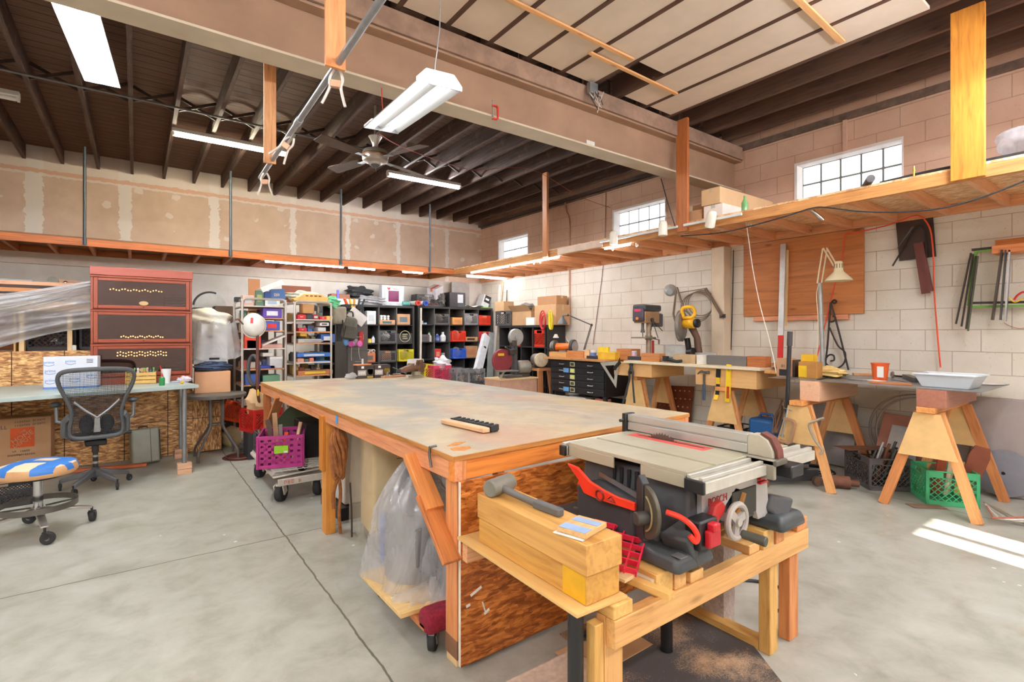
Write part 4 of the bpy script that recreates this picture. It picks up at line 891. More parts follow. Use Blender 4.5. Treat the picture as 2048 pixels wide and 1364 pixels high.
for f in(.3,.8):q=p0.lerp(p1,f);m=MB();m.sphere(q+V((0,-.045,.0)),.022,12,8);mk('chrome_cap',m,CHROME,t)
m=MB();a=pY(0,560,YW-.3);b=pY(64,570,YW-.3);m.b2((a.x-.3,YW-.3,b.z-.02),(b.x,YW-.27,a.z+.02));one('window_screen','white framed panel standing behind the lumber stack','screen',m,WHITE,bevel=.004)
DZ=.90
yb=6.62;bx0,bx1=pY(181,640,yb).x,pY(384,640,yb).x;zt=pY(283,540,yb).z+.01
bk=T('barrister_bookcase','mahogany stacking bookcase with three glazed doors and string lights inside','bookcase',((bx0+bx1)/2,yb,DZ+.002))
W=bx1-bx0;w2=W/2;D=.30;z0=.07;H=zt-DZ;hs=(H-z0-.085)/3
bx('base',MAHOG,bk,(-w2,-.004,.0),(w2,D,.07),.004);bx('cornice',wood((168,84,68),(120,52,40),.35,contrast=.4),bk,(-w2-.008,-.012,H-.085),(w2+.008,D,H),.005)
CHAR=plain((58,60,64),.7,0,.2,30)
for i in range(3):
 z=z0+i*hs
 for s in(-1,1):bx('side_panel',MAHOG,bk,(s*w2-(.02 if s>0 else 0),0,z),(s*w2+(0 if s>0 else .02),D,z+hs-.002),.002)
 bx('shelf',MAHOG,bk,(-w2+.021,.03,z),(w2-.021,D,z+.016));bx('back_panel',wood((84,54,46),(52,34,30)),bk,(-w2+.021,D-.012,z+.017),(w2-.021,D-.004,z+hs-.004))
 bx('band',MAHOG,bk,(-w2-.002,-.008,z+hs-.022),(w2+.002,.02,z+hs-.003),.003)
 dm=MB();zb,ztp=z+.012,z+hs-.024;a,b=-w2+.022,w2-.022
 dm.b2((a,-.002,zb),(a+.035,.02,ztp));dm.b2((b-.035,-.002,zb),(b,.02,ztp));dm.b2((a+.035,-.002,zb),(b-.035,.02,zb+.035));dm.b2((a+.035,-.002,ztp-.03),(b-.035,.02,ztp))
 d=mk('door',dm,MAHOG,bk,bevel=.003);bx('pane',glass((205,195,198),.04,.13),d,(a+.036,.006,zb+.036),(b-.036,.010,ztp-.031),0)
 if i!=1:
  m=MB();m.prism([(.04*math.cos(q),.022*math.sin(q))for q in[2*PI*k/20 for k in range(20)]],0,.004,Tr(0,-.003,zb+.06)@FRONT);mk('badge',m,plain((196,162,110),.5),d)
 m=MB();m.cyl((0,-.003,zb+.018),(0,-.016,zb+.018),.007);mk('knob',m,plain((70,40,30),.4,.4),d)
for i,(x0,x1,zf)in enumerate(((-.28,.16,.62),(-.19,.17,.2),(-.22,.2,.72))):
 zz=z0+(2-i)*hs+hs*zf;pts=[V((x0+(x1-x0)*k/18,.15+.03*math.sin(k),zz+.008*math.sin(k*1.7)))for k in range(19)]
 if i==2:pts+=[V((p.x,.11,p.z-.03))for p in reversed(pts)]
 t=T('string_lights','warm string lights glowing in the %s bookcase section'%('top','middle','bottom')[i],'string lights',(bk.location.x,bk.location.y,bk.location.z),0,'string lights in the bookcase')
 m=MB();m.tube(pts,.0015,4);mk('wire',m,plain((90,50,30),.5),t)
 for p in pts:m=MB();m.sphere(p,.0065,8,6);mk('bulb',m,glow((255,190,110),14),t)
for i,sec in enumerate((2,0)):
 for k in range(5):
  zz=bk.location.z+z0+sec*hs+.017+k*.032;m=MB();m.box((0,0,.015),(.2,.2,.029));o=one('folded_cloth','charcoal folded cloth stacked in the %s bookcase section'%('top','bottom')[i],'cloth',m,CHAR,'charcoal cloths in the bookcase',bevel=.01);place(o,(bk.location.x+w2-.15,bk.location.y+.15,zz))
A,B=pZ(398,769,DZ),pZ(0,797,DZ);dr=(B-A).normalized();nrm=V((-dr.y,dr.x,0));nrm=nrm if nrm.y>0 else-nrm
desk=T('glass_desk','long pale green topped desk on grey tube legs and wood blocks','desk',(0,0,0))
L=2.4;C_=A+dr*L;dp=.92
m=MB();m.prism([(A.x,A.y),(A.x+nrm.x*(YO-.01-A.y),YO-.01),(C_.x,YO-.01),(C_.x,C_.y)],DZ-.035,DZ);mk('tabletop',m,plain((176,192,188),.3,0,.08,3),desk,bevel=.003)
for p in(A+dr*.11+nrm*.07,V((.42,7.0,0)),A+dr*2.2+nrm*.1):
 m=MB();m.cyl((p.x,p.y,.105),(p.x-(.0),p.y,DZ-.036),.021,n=16);m.cyl((p.x,p.y,.3),(p.x,p.y,.31),.024,n=16);mk('leg',m,plain((150,154,156),.35,.6),desk)
 b=MB();b.box((p.x,p.y,.025),(.125,.11,.05));b.box((p.x,p.y,.078),(.125,.11,.05));mk('leg_block',b,wood((226,180,146),(186,130,96)),desk,bevel=.002)
def onD(u,v):return pZ(u,v,DZ)
p=onD(52,783);t=T('shipping_box','white shipping box with blue smile printing standing on the desk','box',(p.x+.30,p.y+.1,DZ+.001),-.16);bw=(pY(173,730,p.y+.1).x-pY(54,730,p.y+.1).x)
wb,hb=bw*.96,.305
bx('body',plain((222,226,236),.5,0,.04),t,(-wb/2,0,0),(wb/2,.12,hb),.006);bx('blue_edge',plain((110,150,214),.5),t,(-wb/2-.001,-.001,0),(wb/2+.001,.121,.018),0)
INKB=plain((84,140,204),.6)
for k,(x,z)in enumerate(((-.16,.25),(.0,.26),(-.15,.17),(.02,.18),(-.15,.08),(.03,.09),(.16,.12))):
 text('prime',.034,Tr(x,-.0012,z)@FRONT,INKB,t,ext=.0004)
 m=MB();m.tube([(x-.04+.08*q/8,-.001,z-.02-.012*math.sin(PI*q/8))for q in range(9)],.002,4);mk('smile_print',m,INKB,t)
for k in range(3):bx('label_line',plain((80,80,90),.6),t,(.12,-.001,.27-.014*k),(.17,0,.276-.014*k),0)
m=MB();m.b2((-.01,.02,0),(.05,.05,.035));o=one('small_jar','small cream jar standing on the strand board top','jar',MB().lathe([(.02,0),(.02,.05),(.017,.055),(0,.056)],n=14),OFFW);place(o,(pY(148,700,YO+.01).x,YO+.02,1.246))
p=onD(283,768);t=T('wooden_caddy','small yellow wooden crate of craft bottles on the desk','crate',(p.x,p.y+.05,DZ),-.1);PC=wood((220,180,104),(180,134,62))
for z in(.005,.045,.085):bx('slat',PC,t,(-.13,-.06,z),(.13,-.054,z+.034));bx('slat',PC,t,(-.13,.054,z),(.13,.06,z+.034))
for x in(-.13,.124):bx('end_board',PC,t,(x,-.054,.005),(x+.006,.054,.13))
bx('bottom',PC,t,(-.124,-.054,0),(.124,.054,.005))
for i in range(9):
 c=((60,130,80),(220,216,200),(40,70,60),(200,200,196),(90,150,100),(170,120,60),(230,226,216),(70,90,110),(110,170,90))[i]
 m=MB();m.lathe([(.013,0),(.013,.12),(.008,.13),(.008,.14)],n=12);q=one('craft_bottle','%s craft bottle standing in the yellow wooden caddy'%('dark green','cream','deep teal','silver','green','amber','white','slate blue','light green')[i],'bottle',m,plain(c,.35),'bottles in the wooden caddy');place(q,(p.x-.11+.027*i,p.y+.045+.02*(-1)**i,DZ+.006))
 m=MB();m.lathe([(.01,.14),(.01,.16),(0,.161)],n=10);mk('cap',m,plain(((230,230,230),(60,60,60),(120,200,90))[i%3],.4),q)
p=onD(333,768);t=T('plastic_cup','white plastic cup holding red handled brushes on the desk','cup',(p.x,p.y+.1,DZ));m=MB();m.lathe([(.034,0),(.046,.15),(.048,.15),(.044,.146),(.032,.004),(0,.004)],n=22);mk('cup',m,WHITE,t)
for k in range(2):m=MB();m.cyl((-.01+.01*k,0,.01),(-.055+.01*k,0,.19-.02*k),.004);o=one('paint_brush','red handled paint brush leaning in the white cup','brush',m,RED,'brushes in the cup');place(o,t.location)
p=onD(324,771);t=T('glue_bottle','small green glue bottle with white label on the desk','bottle',(p.x,p.y,DZ));m=MB();m.lathe([(.024,0),(.025,.005),(.025,.075),(.012,.09)],n=16);mk('bottle',m,plain((40,130,70),.35),t);m=MB();m.lathe([(.012,.09),(.009,.11),(.003,.125),(0,.126)],n=12);mk('nozzle',m,plain((190,50,40),.4),t)
p=onD(366,765);m=MB();m.sphere((0,0,.03),.05,18,12,(1.2,.8,.65),lambda d:lump(d,6,.25,1.6));o=one('tissue_clump','crumpled pale pink tissue at the right end of the desk','tissue',m,plain((226,214,222),.7),smooth=60);place(o,(p.x+.02,p.y+.06,DZ))
p=onD(364,768);m=MB();m.sphere((0,0,.016),.016,12,8);o=one('yellow_ball','small yellow ball on the desk beside the tissue','ball',m,YELLOW);place(o,(p.x,p.y,DZ))
p=onD(345,767);m=MB();m.box((0,0,.008),(.13,.09,.015));o=one('cloth_pad','folded pale blue cloth on the desk under the cup','cloth',m,plain((176,192,204),.8),bevel=.005);place(o,(p.x+.02,p.y+.14,DZ),(0,0,.4))
sc=pZ(291,930,0);t=T('metal_suitcase','grey hard suitcase standing upright under the desk','suitcase',(sc.x,sc.y+.08,.002),.25);t.rotation_euler=(-.16,0,.22)
SG=plain((150,152,140),.45,.2,.1)
bx('shell',SG,t,(-.13,-.06,0),(.13,.06,.38),.02,seg=3);bx('rim',plain((96,94,84),.5,.3),t,(.04,-.0625,.01),(.046,.0625,.37),0);bx('spine',plain((86,84,76),.5),t,(.132,-.05,.02),(.138,.05,.35),.002);m=MB();m.tube([(-.05,0,.382),(-.045,0,.40),(.03,0,.40),(.035,0,.382)],.007,8);mk('handle',m,BLACK,t)
p=V((-.92,6.50,0));t=T('moving_box','large brown moving box with orange square print under the desk','box',(p.x-.2,p.y+.25,.002),.0);w=.9;h=.61
bx('body',card((196,152,112)),t,(-w/2,0,0),(w/2,.3,h),.004);bx('flap',card((186,142,104)),t,(-w/2,.0,h),(w/2,.3,h+.004),0,Rx(-.02))
t2=bx('orange_print',plain((222,92,44),.7),t,(.16,-.0012,.33),(.33,-.0002,.52),0)
for k,sx in enumerate((('THE',.03),('HOME',.062),('DEPOT',.048))):
 text(sx[0],sx[1],Tr(.245,-.002,.48-.05*k)@Ry(-.55)@FRONT,plain((206,160,118),.7),t,ext=.0004)
marks(.15,.016,11,Tr(.25,-.002,.295)@FRONT,INK,t);marks(.2,.016,15,Tr(.24,-.002,.26)@FRONT,INK,t);text('SMALL',.05,Tr(.07,-.002,.53)@FRONT,plain((90,80,110),.7),t,ext=.0004);[marks(.22,.018,14,Tr(.3,-.002,.545+.035*q)@Ry(-.05)@FRONT,plain((120,90,70),.7),t)for q in(0,1)]
t=crate('milk_crate','low black crate lying on the floor behind the round stool',(-.95,5.95,.001),.1,CB,.5,.3,.14,'x')
m=MB();m.bar((-.55,6.9,.02),(.1,6.75,.02),.06,.03);one('floor_board','reddish board lying on the floor under the desk','board',m,wood((206,112,70)))
ch=T('office_chair','dark mesh back office chair tucked under the desk','chair',(pZ(196,955,0).x,6.10,0),.10)
GR=plain((74,76,78),.45,0,.1);GR2=plain((104,106,108),.4,.2)
ch.scale=(.79,.79,1)
m=MB();m.cyl((0,0,.10),(0,0,.19),.045,.04,18);mk('hub',m,GR,ch)
m=MB();m.cyl((0,0,.19),(0,0,.33),.026,n=16);m.cyl((0,0,.33),(0,0,.40),.034,n=16);mk('gas_lift',m,BLACK,ch);m=MB();m.cyl((0,0,.225),(0,0,.245),.0275,n=16);m.cyl((0,0,.285),(0,0,.305),.0275,n=16);mk('lift_band',m,STEEL,ch)
def caster(par,p,r,a,mats=(BLACK,RUBBER),nm='caster'):
 M=Tr(*p)@Rz(a);m=MB();m.cyl(M@V((0,0,2*r)),M@V((0,0,2*r+.03)),.008);m.bar(M@V((-.3*r,0,1.9*r)),M@V((.5*r,0,1.9*r)),.6*r,.25*r)
 for s in(-1,1):m.bar(M@V((0,s*.5*r,1.9*r)),M@V((.4*r,s*.5*r,r*.9)),.12*r,.7*r,M.to_3x3()@V((1,0,0)))
 c=mk(nm,m,mats[0],par,bevel=.001);w=MB();w.cyl(M@V((.4*r,-.38*r,r)),M@V((.4*r,.38*r,r)),r,n=20);mk('wheel',w,mats[1],c,bevel=.15*r)
 h=MB();h.cyl(M@V((.4*r,-.42*r,r)),M@V((.4*r,.42*r,r)),.35*r,n=12);mk('wheel_hub',h,plain((120,120,122),.5),c)
for k in range(5):
 a=2*PI*k/5-.98;q=V((.33*math.cos(a),.33*math.sin(a),.085));m=MB();m.bar((.02*math.cos(a),.02*math.sin(a),.15),q,.06,.06,w1=.04,h1=.035);l=mk('base_leg',m,plain((92,92,94),.45,0,.15),ch,bevel=.008);caster(l,(q.x,q.y,0),.032,a*1.7)
bx('mechanism',BLACK,ch,(-.1,-.12,.40),(.1,.14,.46),.015)
m=MB();m.prism([(.24*math.copysign(abs(math.cos(a))**.6,math.cos(a)),.23*math.copysign(abs(math.sin(a))**.6,math.sin(a)))for a in[2*PI*i/32 for i in range(32)]],.47,.50);mk('seat',m,plain((40,41,43),.7),ch,bevel=.012)
def backpt(x,z):
 return V((x,-.27-.16*(z-.55)**2+.25*x*x-.10*(z-.5),z))
pr=[(.0,.50),(.16,.50),(.225,.53),(.235,.60),(.22,.68),(.225,.76),(.27,.87),(.32,.97),(.335,1.04),(.31,1.085),(.22,1.105),(.0,1.112)]
out=[backpt(x,z)for x,z in pr]+[backpt(-x,z)for x,z in reversed(pr[1:-1])]
m=MB();m.tube(spline(out+[out[0]],3)[:-1],.02,10,True);mk('back_frame',m,GR,ch)
m=MB()
def wid(z):
 for(x0,z0_),(x1,z1_)in zip(pr[2:],pr[3:]):
  if z0_<=z<=z1_:return x0+(x1-x0)*(z-z0_)/(z1_-z0_)
 return .22
for i in range(58):
 x=-.33+.66*i/57;zs=[z for z in[.52+.58*k/20 for k in range(21)]if abs(x)<=wid(z)]
 if len(zs)>1:m.tube([backpt(x,z)for z in zs],.0022,4)
for k in range(40):
 z=.52+.58*k/39;wv=wid(z);m.tube([backpt(-wv+2*wv*q/8,z)for q in range(9)],.0012 if z>.88 else .0026,4)
mk('back_mesh',m,plain((44,45,47),.6),ch)
m=MB();f=lambda x,z:backpt(x,z)+V((0,-.025,0));m.tube([f(-.2,.83),f(-.1,.745),f(0,.68),f(.1,.745),f(.2,.83)],.011,8);m.prism([(-.03,.0),(.03,0),(.022,.13),(-.022,.13)],-.008,.008,Tr(0,f(0,.62).y,.55)@Rx(PI/2));mk('spine_brace',m,plain((140,142,144),.35,.5),ch)
for s in(-1,1):
 m=MB();m.sphere(f(s*.09,.62)+V((0,.05,0)),.075,14,10,(.9,.3,1.1));mk('lumbar_pad',m,BLACKM,ch)
 m=MB();m.tube([backpt(s*.24,.70)+V((0,.0,0)),(s*.275,-.22,.66),(s*.28,-.16,.54),(s*.2,-.1,.49)],[.03,.034,.036,.03],10);mk('side_bracket',m,GR2,ch)
 a=MB();a.tube([(s*.28,-.2,.64),(s*.34,-.18,.66),(s*.345,-.17,.78)],.018,8);ar=mk('arm',a,GR2,ch);m=MB();m.sphere((s*.345,-.09,.80),.06,18,10,(.85,1.7,.42));mk('arm_pad',m,plain((70,72,74),.5),ar)
m=MB();m.cyl((.25,-.12,.50),(.33,-.12,.50),.016);mk('tilt_knob',m,BLACK,ch)
st=T('rolling_stool','round rolling stool with blue taped tan seat and foot ring','stool',(-.56,4.95,0))
def m_tape():
 t=NT('taped_vinyl');v=t.coord('Object');x=t.n('ShaderNodeSeparateXYZ');t.l(t.mapp(v,(1,1,1),(0,0,.5)),x.inputs[0]);n=t.noise(v,6,4)
 c=t.ramp(n,[(.3,lin((198,148,100))),(.7,lin((222,178,128)))]);c=t.mix(t.math('GREATER_THAN',t.math('ADD',x.outputs[2],t.math('MULTIPLY',n,.02)),.50),c,lin((232,212,176)))
 w=t.math('MULTIPLY',t.math('SUBTRACT',n,.5),.06)
 for ax,q,wd in((0,-.09,.045),(0,.135,.05),(1,-.02,.03),(1,.13,.04)):
  k=t.math('LESS_THAN',t.math('ABSOLUTE',t.math('SUBTRACT',t.math('ADD',x.outputs[ax],w),q)),wd);c=t.mix(t.math('MULTIPLY',k,t.math('GREATER_THAN',x.outputs[2],.455)),c,lin((52,122,204)))
 t.bsdf(c,.45,0,n,.15,.01);return t.m
m=MB();m.lathe([(0,.425),(.21,.425),(.222,.44),(.225,.465),(.21,.495),(.15,.512),(0,.518)],n=40);mk('seat',m,m_tape(),st)
m=MB();m.lathe([(.14,.40),(.15,.424),(.0,.424)],n=24);mk('seat_plate',m,BLACK,st)
m=MB();m.cyl((0,0,.14),(0,0,.40),.028,n=20);mk('column',m,CHROME,st)
m=MB();m.lathe([(.215,.185),(.221,.185),(.221,.225),(.215,.225),(.215,.185)],n=44,cap=False);rg=mk('foot_ring',m,plain((110,106,100),.35,.7),st)
for k in range(4):
 a=2*PI*k/4+.22;c,s_=math.cos(a),math.sin(a);m=MB();m.bar((.02*c,.02*s_,.17),(.30*c,.30*s_,.115),.05,.022,w1=.04,h1=.014);l=mk('leg',m,plain((186,180,172),.3,.7),st,bevel=.003);caster(l,(.30*c,.30*s_,0),.042,a+1.1)
 m=MB();m.bar((.04*c,.04*s_,.19),(.216*c,.216*s_,.20),.03,.006);mk('ring_spoke',m,DSTEEL,rg)
rt=T('round_table','small round grey metal table on curved tube legs','table',(.75,6.77,0))
ZR=.735;TG=plain((104,98,92),.5,.2)
m=MB();m.lathe([(0,ZR-.012),(.28,ZR-.012),(.29,ZR-.04),(.305,ZR-.04),(.31,ZR-.005),(.3,ZR),(0,ZR)],n=44);mk('tabletop',m,TG,rt)
for k in range(4):
 a=PI/4+k*PI/2;c,s_=math.cos(a),math.sin(a);m=MB();m.tube(spline([(.09*c,.09*s_,ZR-.012),(.085*c,.085*s_,.45),(.09*c,.09*s_,.36),(.2*c,.2*s_,.2),(.27*c,.27*s_,.1),(.28*c,.28*s_,.0)],5),.014,10);mk('leg',m,TG,rt)
m=MB();m.tube(arc((0,0,.38),.085,0,2*PI,20)[:-1],.008,6,True);m.tube(arc((0,0,.64),.085,0,2*PI,20)[:-1],.008,6,True);mk('leg_ring',m,TG,rt)
def onP(u,v,z):return pZ(u,v,z)
p=onP(428,786,ZR);bw2=.36;carton('taped cardboard box on the round table under folded jeans',(p.x-bw2/2,p.y+.03,ZR+.001),(p.x+bw2/2,p.y+.33,ZR+.245),card((216,164,122)),rz=-.05,tapemat=plain((222,178,140),.3))
m=MB();m.sphere((0,0,.04),.19,28,16,(1,.75,.28),lambda d:lump(d,3,.16,1.4));m.sphere((.02,0,.075),.15,24,12,(1,.7,.22),lambda d:lump(d,8,.2,1.7));o=one('folded_jeans','folded dark blue jeans lying on the taped cardboard box','jeans',m,plain((66,82,112),.85,0,.2,40),smooth=60);place(o,(p.x,p.y+.2,ZR+.25))
yb=7.15;x0,x1,z0_,z1=rY(387,728,456,665,yb)
carton('plain brown carton standing under the white file box',(x0+.04,yb+.02,.001),(x0+.24,yb+.42,z0_-.004),CARDD)
t=T('file_box','white file storage box beside the glazed bookcase','box',((x0+x1)/2,yb,z0_));w_=(x1-x0)/2;h_=z1-z0_
bx('body',WHITE,t,(-w_,0,0),(w_,.32,h_),.004);bx('lid',WHITE,t,(-w_-.006,-.006,h_-.07),(w_+.006,.326,h_+.004),.003);m=MB();m.prism([(.04*math.cos(a),.016*math.sin(a))for a in[2*PI*k/16 for k in range(16)]],0,.002,Tr(.0,-.0075,h_-.05)@FRONT);mk('hand_hole',m,plain((120,74,40),.7),t)
bx('black_mark',INK,t,(-.02,-.001,.05),(.09,0,.075),0)
for k in range(3):bx('printed_line',INK,t,(-w_+.03,-.001,.1+.05*k),(w_-.05,0,.102+.05*k),0)
m=MB();m.sphere((0,0,.12),.24,30,20,(1.05,.7,.62),lambda d:lump(d,5,.2,1.3));o=one('foam_bag','bulging translucent bag of cream packing foam on the white file box','bag',m,plain((232,228,212),.5),smooth=60);place(o,((x0+x1)/2-.02,yb+.14,z1+.03))
def fb(u,v):a=u*2*PI;r=.16+.05*math.sin(5*a);return((x0+x1)/2+.03+(r+.06*v)*math.cos(a)*1.2,yb+.03-.04+r*.5*math.sin(a)-.03*v,z1+.12-.42*v+.03*math.sin(7*a))
m=MB();m.grid(fb,40,14);one('plastic_bag','clear plastic bag hanging down over the white file box','bag',m,film((238,240,238),.45),smooth=70)
def onwall(label,name,cat,u0,v0,u1,v1,y,th,mat,**k):
 a,b,c,d=rY(u0,v0,u1,v1,y);m=MB();m.b2((a,y,c),(b,y+th,d));return one(name,label,cat,m,mat,bevel=.003,**k)
x0,x1,z0_,z1=rY(387,640,452,570,8.3);m=MB();m.lathe([(0,0),((x1-x0)/2,0),((x1-x0)/2,.03),(0,.03)],n=44);m2=T('round_disc','big round grey disc standing behind the bookcase against the wall','disc',((x0+x1)/2,8.3,(z0_+z1)/2-.06));o=mk('disc',m,plain((176,174,170),.5,.3,.1),m2);m2.rotation_euler=(PI/2,0,0)
m=MB();m.tube([((x1-x0)/2*math.cos(a),(x1-x0)/2*math.sin(a),.015)for a in[1.2+.08*i for i in range(24)]],.018,6);mk('edge_trim',m,BLACKM,m2)
onwall('brown storage case on the shelf behind the file box','storage_case','case',430,645,466,612,7.9,.3,plain((96,74,58),.6));onwall('black case behind the bookcase and file box','storage_case','case',386,640,422,615,7.9,.3,BLACKM)
bx_s=MB();bx_s.b2((.62,7.85,1.30),(1.0,8.3,1.55));one('storage_cabinet','dark cabinet hidden behind the white file box','cabinet',MB().b2 and(lambda m:(m.b2((.7,7.8,0),(1.5,8.25,pY(440,645,7.9).z-.002)),m)[1])(MB()),plain((70,60,54),.6))
p=pZ(451,852,.25);crate('milk_crate','orange crate tilted behind the legs of the round table',(.90,7.30,.34),.2,plain((232,84,36),.45),.24,.24,.25,'diag',tilt=(0,.35,.3))
m=MB();m.sphere((0,0,.12),.13,18,12,(1.1,.8,.95),lambda d:lump(d,9,.12));o=one('canvas_sack','cream canvas sack on the floor behind the round table','sack',m,plain((206,184,140),.85),smooth=60);place(o,(1.0,7.3,.0))
hs_=T('iron_floor_stand','brown iron floor stand with a flat ring base','stand',(.99,6.62,0));BRN=plain((104,62,52),.5,.3)
m=MB();m.tube(arc((0,0,.012),.16,.4,2*PI-.2,30),.012,8);m.lathe([(.2,0),(.2,.004),(.12,.004)],n=30);mk('ring_base',m,BRN,hs_)
m=MB();m.tube(spline([(.15,-.06,.015),(.16,-.1,.2),(.16,-.16,.55),(.13,-.2,.8),(.13,-.2,1.2),(.13,-.2,1.42)],5),.016,8);mk('post',m,BRN,hs_);m=MB();m.tube(spline([(.13,-.2,1.42),(.10,-.2,1.5),(.0,-.2,1.52),(-.06,-.2,1.58)],5),.008,8);mk('hook_arm',m,BRN,hs_)
p=pY(507,650,6.46);t=T('hard_hat','white hard hat with a red sticker hanging on the iron stand','hard hat',p);t.rotation_euler=(1.25,0,-.3)
m=MB();m.sphere((0,0,0),.125,26,16,(.95,1.12,.95));mk('shell',m,plain((232,230,222),.35),t);m=MB();m.b2((-.016,-.02,.117),(.012,.045,.1205));mk('sticker',m,RED,t,bevel=.0)
m=MB();m.tube([(.122*math.cos(a),.142*math.sin(a),-.03)for a in[2*PI*k/28 for k in range(28)]],.008,6,True);mk('brim',m,OFFW,t)
m=MB();m.tube([(p.x+.03+.0*a,6.5,.98)+V((.05*math.cos(a),.05*math.cos(a),.17*math.sin(a)))if False else V((1.10+.05*math.cos(a),6.55-.03*math.cos(a),1.0+.17*math.sin(a)))for a in[2*PI*k/28 for k in range(28)]],.02,8,True);one('hanging_cable_coil','black and white coil of hose hanging beside the iron stand','hose',m,plain((70,70,74),.5))
RK=plain((206,198,188),.35,.45,.08);SHW=wood((222,156,108),(176,112,70))
def baking_rack(label,u0,u1,yf,zt,shelves,d=.62):
 a,b=pY(u0,666,yf).x,pY(u1,666,yf).x;t=T('baking_rack',label,'rack',((a+b)/2,yf,0),0,'rolling baking racks');w=(b-a)/2
 for y in(.015,d):
  m=MB();m.tube([(-w,y,.16),(-w,y,zt-.05)]+arc((-w+.05,y,zt-.05),.05,PI,PI/2,5,'xz')+arc((w-.05,y,zt-.05),.05,PI/2,0,5,'xz')+[(w,y,.16)],.014,8);mk('frame',m,RK,t)
 for s in(-1,1):
  for za in(.15,zt-.03):mk('side_rail',mb_of(((s*w-.012,.03,za),(s*w+.012,d-.015,za+.028))),RK,t)
  for z in shelves:mk('runner',mb_of(((s*w-.02*(s>0),.03,z-.012),(s*w+.02*(s<0),d-.02,z-.003))),RK,t)
  for y in(.015,d):caster(t,(s*w-.0,y,0),.05,PI/2,(STEEL,plain((90,90,92),.6)))
 for i,z in enumerate(shelves):mk('shelf',mb_of(((-w+.015,.0,z),(w-.015,d-.03,z+.014))),SHW if i%3 else plain((226,214,200),.5),t,bevel=.001)
 return t
def zs(vs,u,y):return[pY(u,v,y).z for v in vs]
YK=6.92;S1=zs((614,638,663,699,740),528,YK);S2=zs((641,665,688,726,752),626,YK)
baking_rack('white metal baking rack with wooden shelves behind the hard hat',485,572,YK,pY(528,598,YK).z,S1+[.78,.55,.32])
baking_rack('white metal baking rack with wooden shelves nearest the grey cabinet',590,663,YK,pY(626,604,YK).z,S2+[.66,.44,.25])
def it(label,name,cat,u0,v0,u1,v1,y,d,col,lid=None,z=None,grp=None,tilt=0,txt=None,tc=None):
 x0,x1,z0,z1=rY(u0,v1,u1,v0,y);z0=z if z is not None else z0
 if grp=='things on the cube shelves':x0,x1=snap(x0,x1);z0=(zr if(x0+x1)/2>g2x else zr1)[min(range(5),key=lambda k:abs(zr[k]-z0))];z1=min(z1,z0+.30)
 t=T(name,label,cat,((x0+x1)/2,y,z0+.0005),0,grp);w=(x1-x0)/2;h=max(z1-z0,.015);t.rotation_euler=(0,tilt,0)
 m=MB();m.b2((-w,0,0),(w,d,h));mk('body',m,col if not isinstance(col,tuple)else plain(col,.5),t,bevel=min(.006,h*.12))
 if lid:m=MB();m.b2((-w*.62,-.0012,h*.25),(w*.55,0,h*.72))if not isinstance(lid,str)else m.b2((-w*1.03,-.004,h*.82),(w*1.03,d+.004,h*1.03));mk('label' if not isinstance(lid,str)else 'lid',m,plain(lid,.55)if not isinstance(lid,str)else plain((230,228,222),.5),t)
 if txt:text(txt,h*.38,Tr(0,-.0024,h*.5)@FRONT,tc or PAPER,t,ext=.0004)if txt!='-' else marks(w,h*.25,4,Tr(0,-.002,h*.5)@FRONT,tc or PAPER,t)
 return t
R1,R2='things on the hard hat rack','things on the cabinet side rack'
sh=lambda S,i:S[i]+.0145
for a in(('purple plastic box on the second shelf of the hard hat rack','plastic_box','box',526,617,564,637,.2,(96,66,166),(226,226,232),1),('red and blue printed box below the purple plastic box','printed_box','box',529,643,560,662,.2,(70,90,180),(220,50,40),2),('red tray on the rack shelf below the hard hat','tray','tray',489,665,522,675,.2,(226,70,44),None,None),('bright blue bin on the rack behind the iron stand post','bin','bin',493,680,519,694,.2,(70,140,220),None,3),('pale pink tray of parts below the printed box','parts_tray','tray',524,688,565,698,.2,(226,176,160),None,3),('clear plastic bin on the lower white shelf of the rack','clear_bin','bin',540,714,565,739,.2,(206,208,210),'lid',4),('flat blue tool case on the lower white rack shelf','tool_case','case',520,731,550,739,.2,(52,72,170),None,4),('dark blue bin on the rack below the white shelf','bin','bin',490,748,520,760,.2,(56,84,150),None,None),('green tray on the rack below the white shelf','tray','tray',526,750,560,762,.2,(96,146,116),None,None),('small grey carton beside the clear bin on the rack','carton','box',526,706,545,713,.2,(216,214,206),None,None)):
 it(a[0],a[1],a[2],*a[3:7],YK+.03,a[7],a[8],a[9],sh(S1,a[10])if a[10]is not None else(sh(S1,3)if a[4]<700 and a[4]>663 else sh(S1+[.78],5)if a[4]>742 else None),R1)
m=MB();x0,x1,z0,z1=rY(522,690,566,672,YK+.1);m.bar((x0,YK+.1,z0),(x1,YK+.1,z1),.25,.02);one('open_lid','white tilted box lid leaning over the pale pink tray','lid',m,plain((236,230,222),.6))
zt1=sh(S1,0)
it('green covered book standing on top of the hard hat rack','book','book',511,581,528,613,YK+.03,.04,(84,116,96),(150,160,90),zt1,'books on the rack top')
it('dark blue book standing beside the green covered book','book','book',529,583,541,613,YK+.03,.04,(30,66,130),None,zt1,'books on the rack top')
it('white notebook lying in front on top of the rack','notebook','book',530,598,560,613,YK+.02,.2,(232,230,224),(170,190,210),zt1)
it('pink and white carton at the left on top of the rack','carton','box',486,590,508,613,YK+.05,.2,(226,190,180),(236,236,232),zt1)
it('small black box on the left corner of the rack top','box','box',470,594,482,603,YK+.2,.1,(34,34,38))
it('blue sign board leaning on top of the rack','sign_board','sign',541,578,572,600,YK+.06,.02,(66,104,158),None,pY(556,600,YK).z,None,-.1,'-',plain((226,196,160),.6))
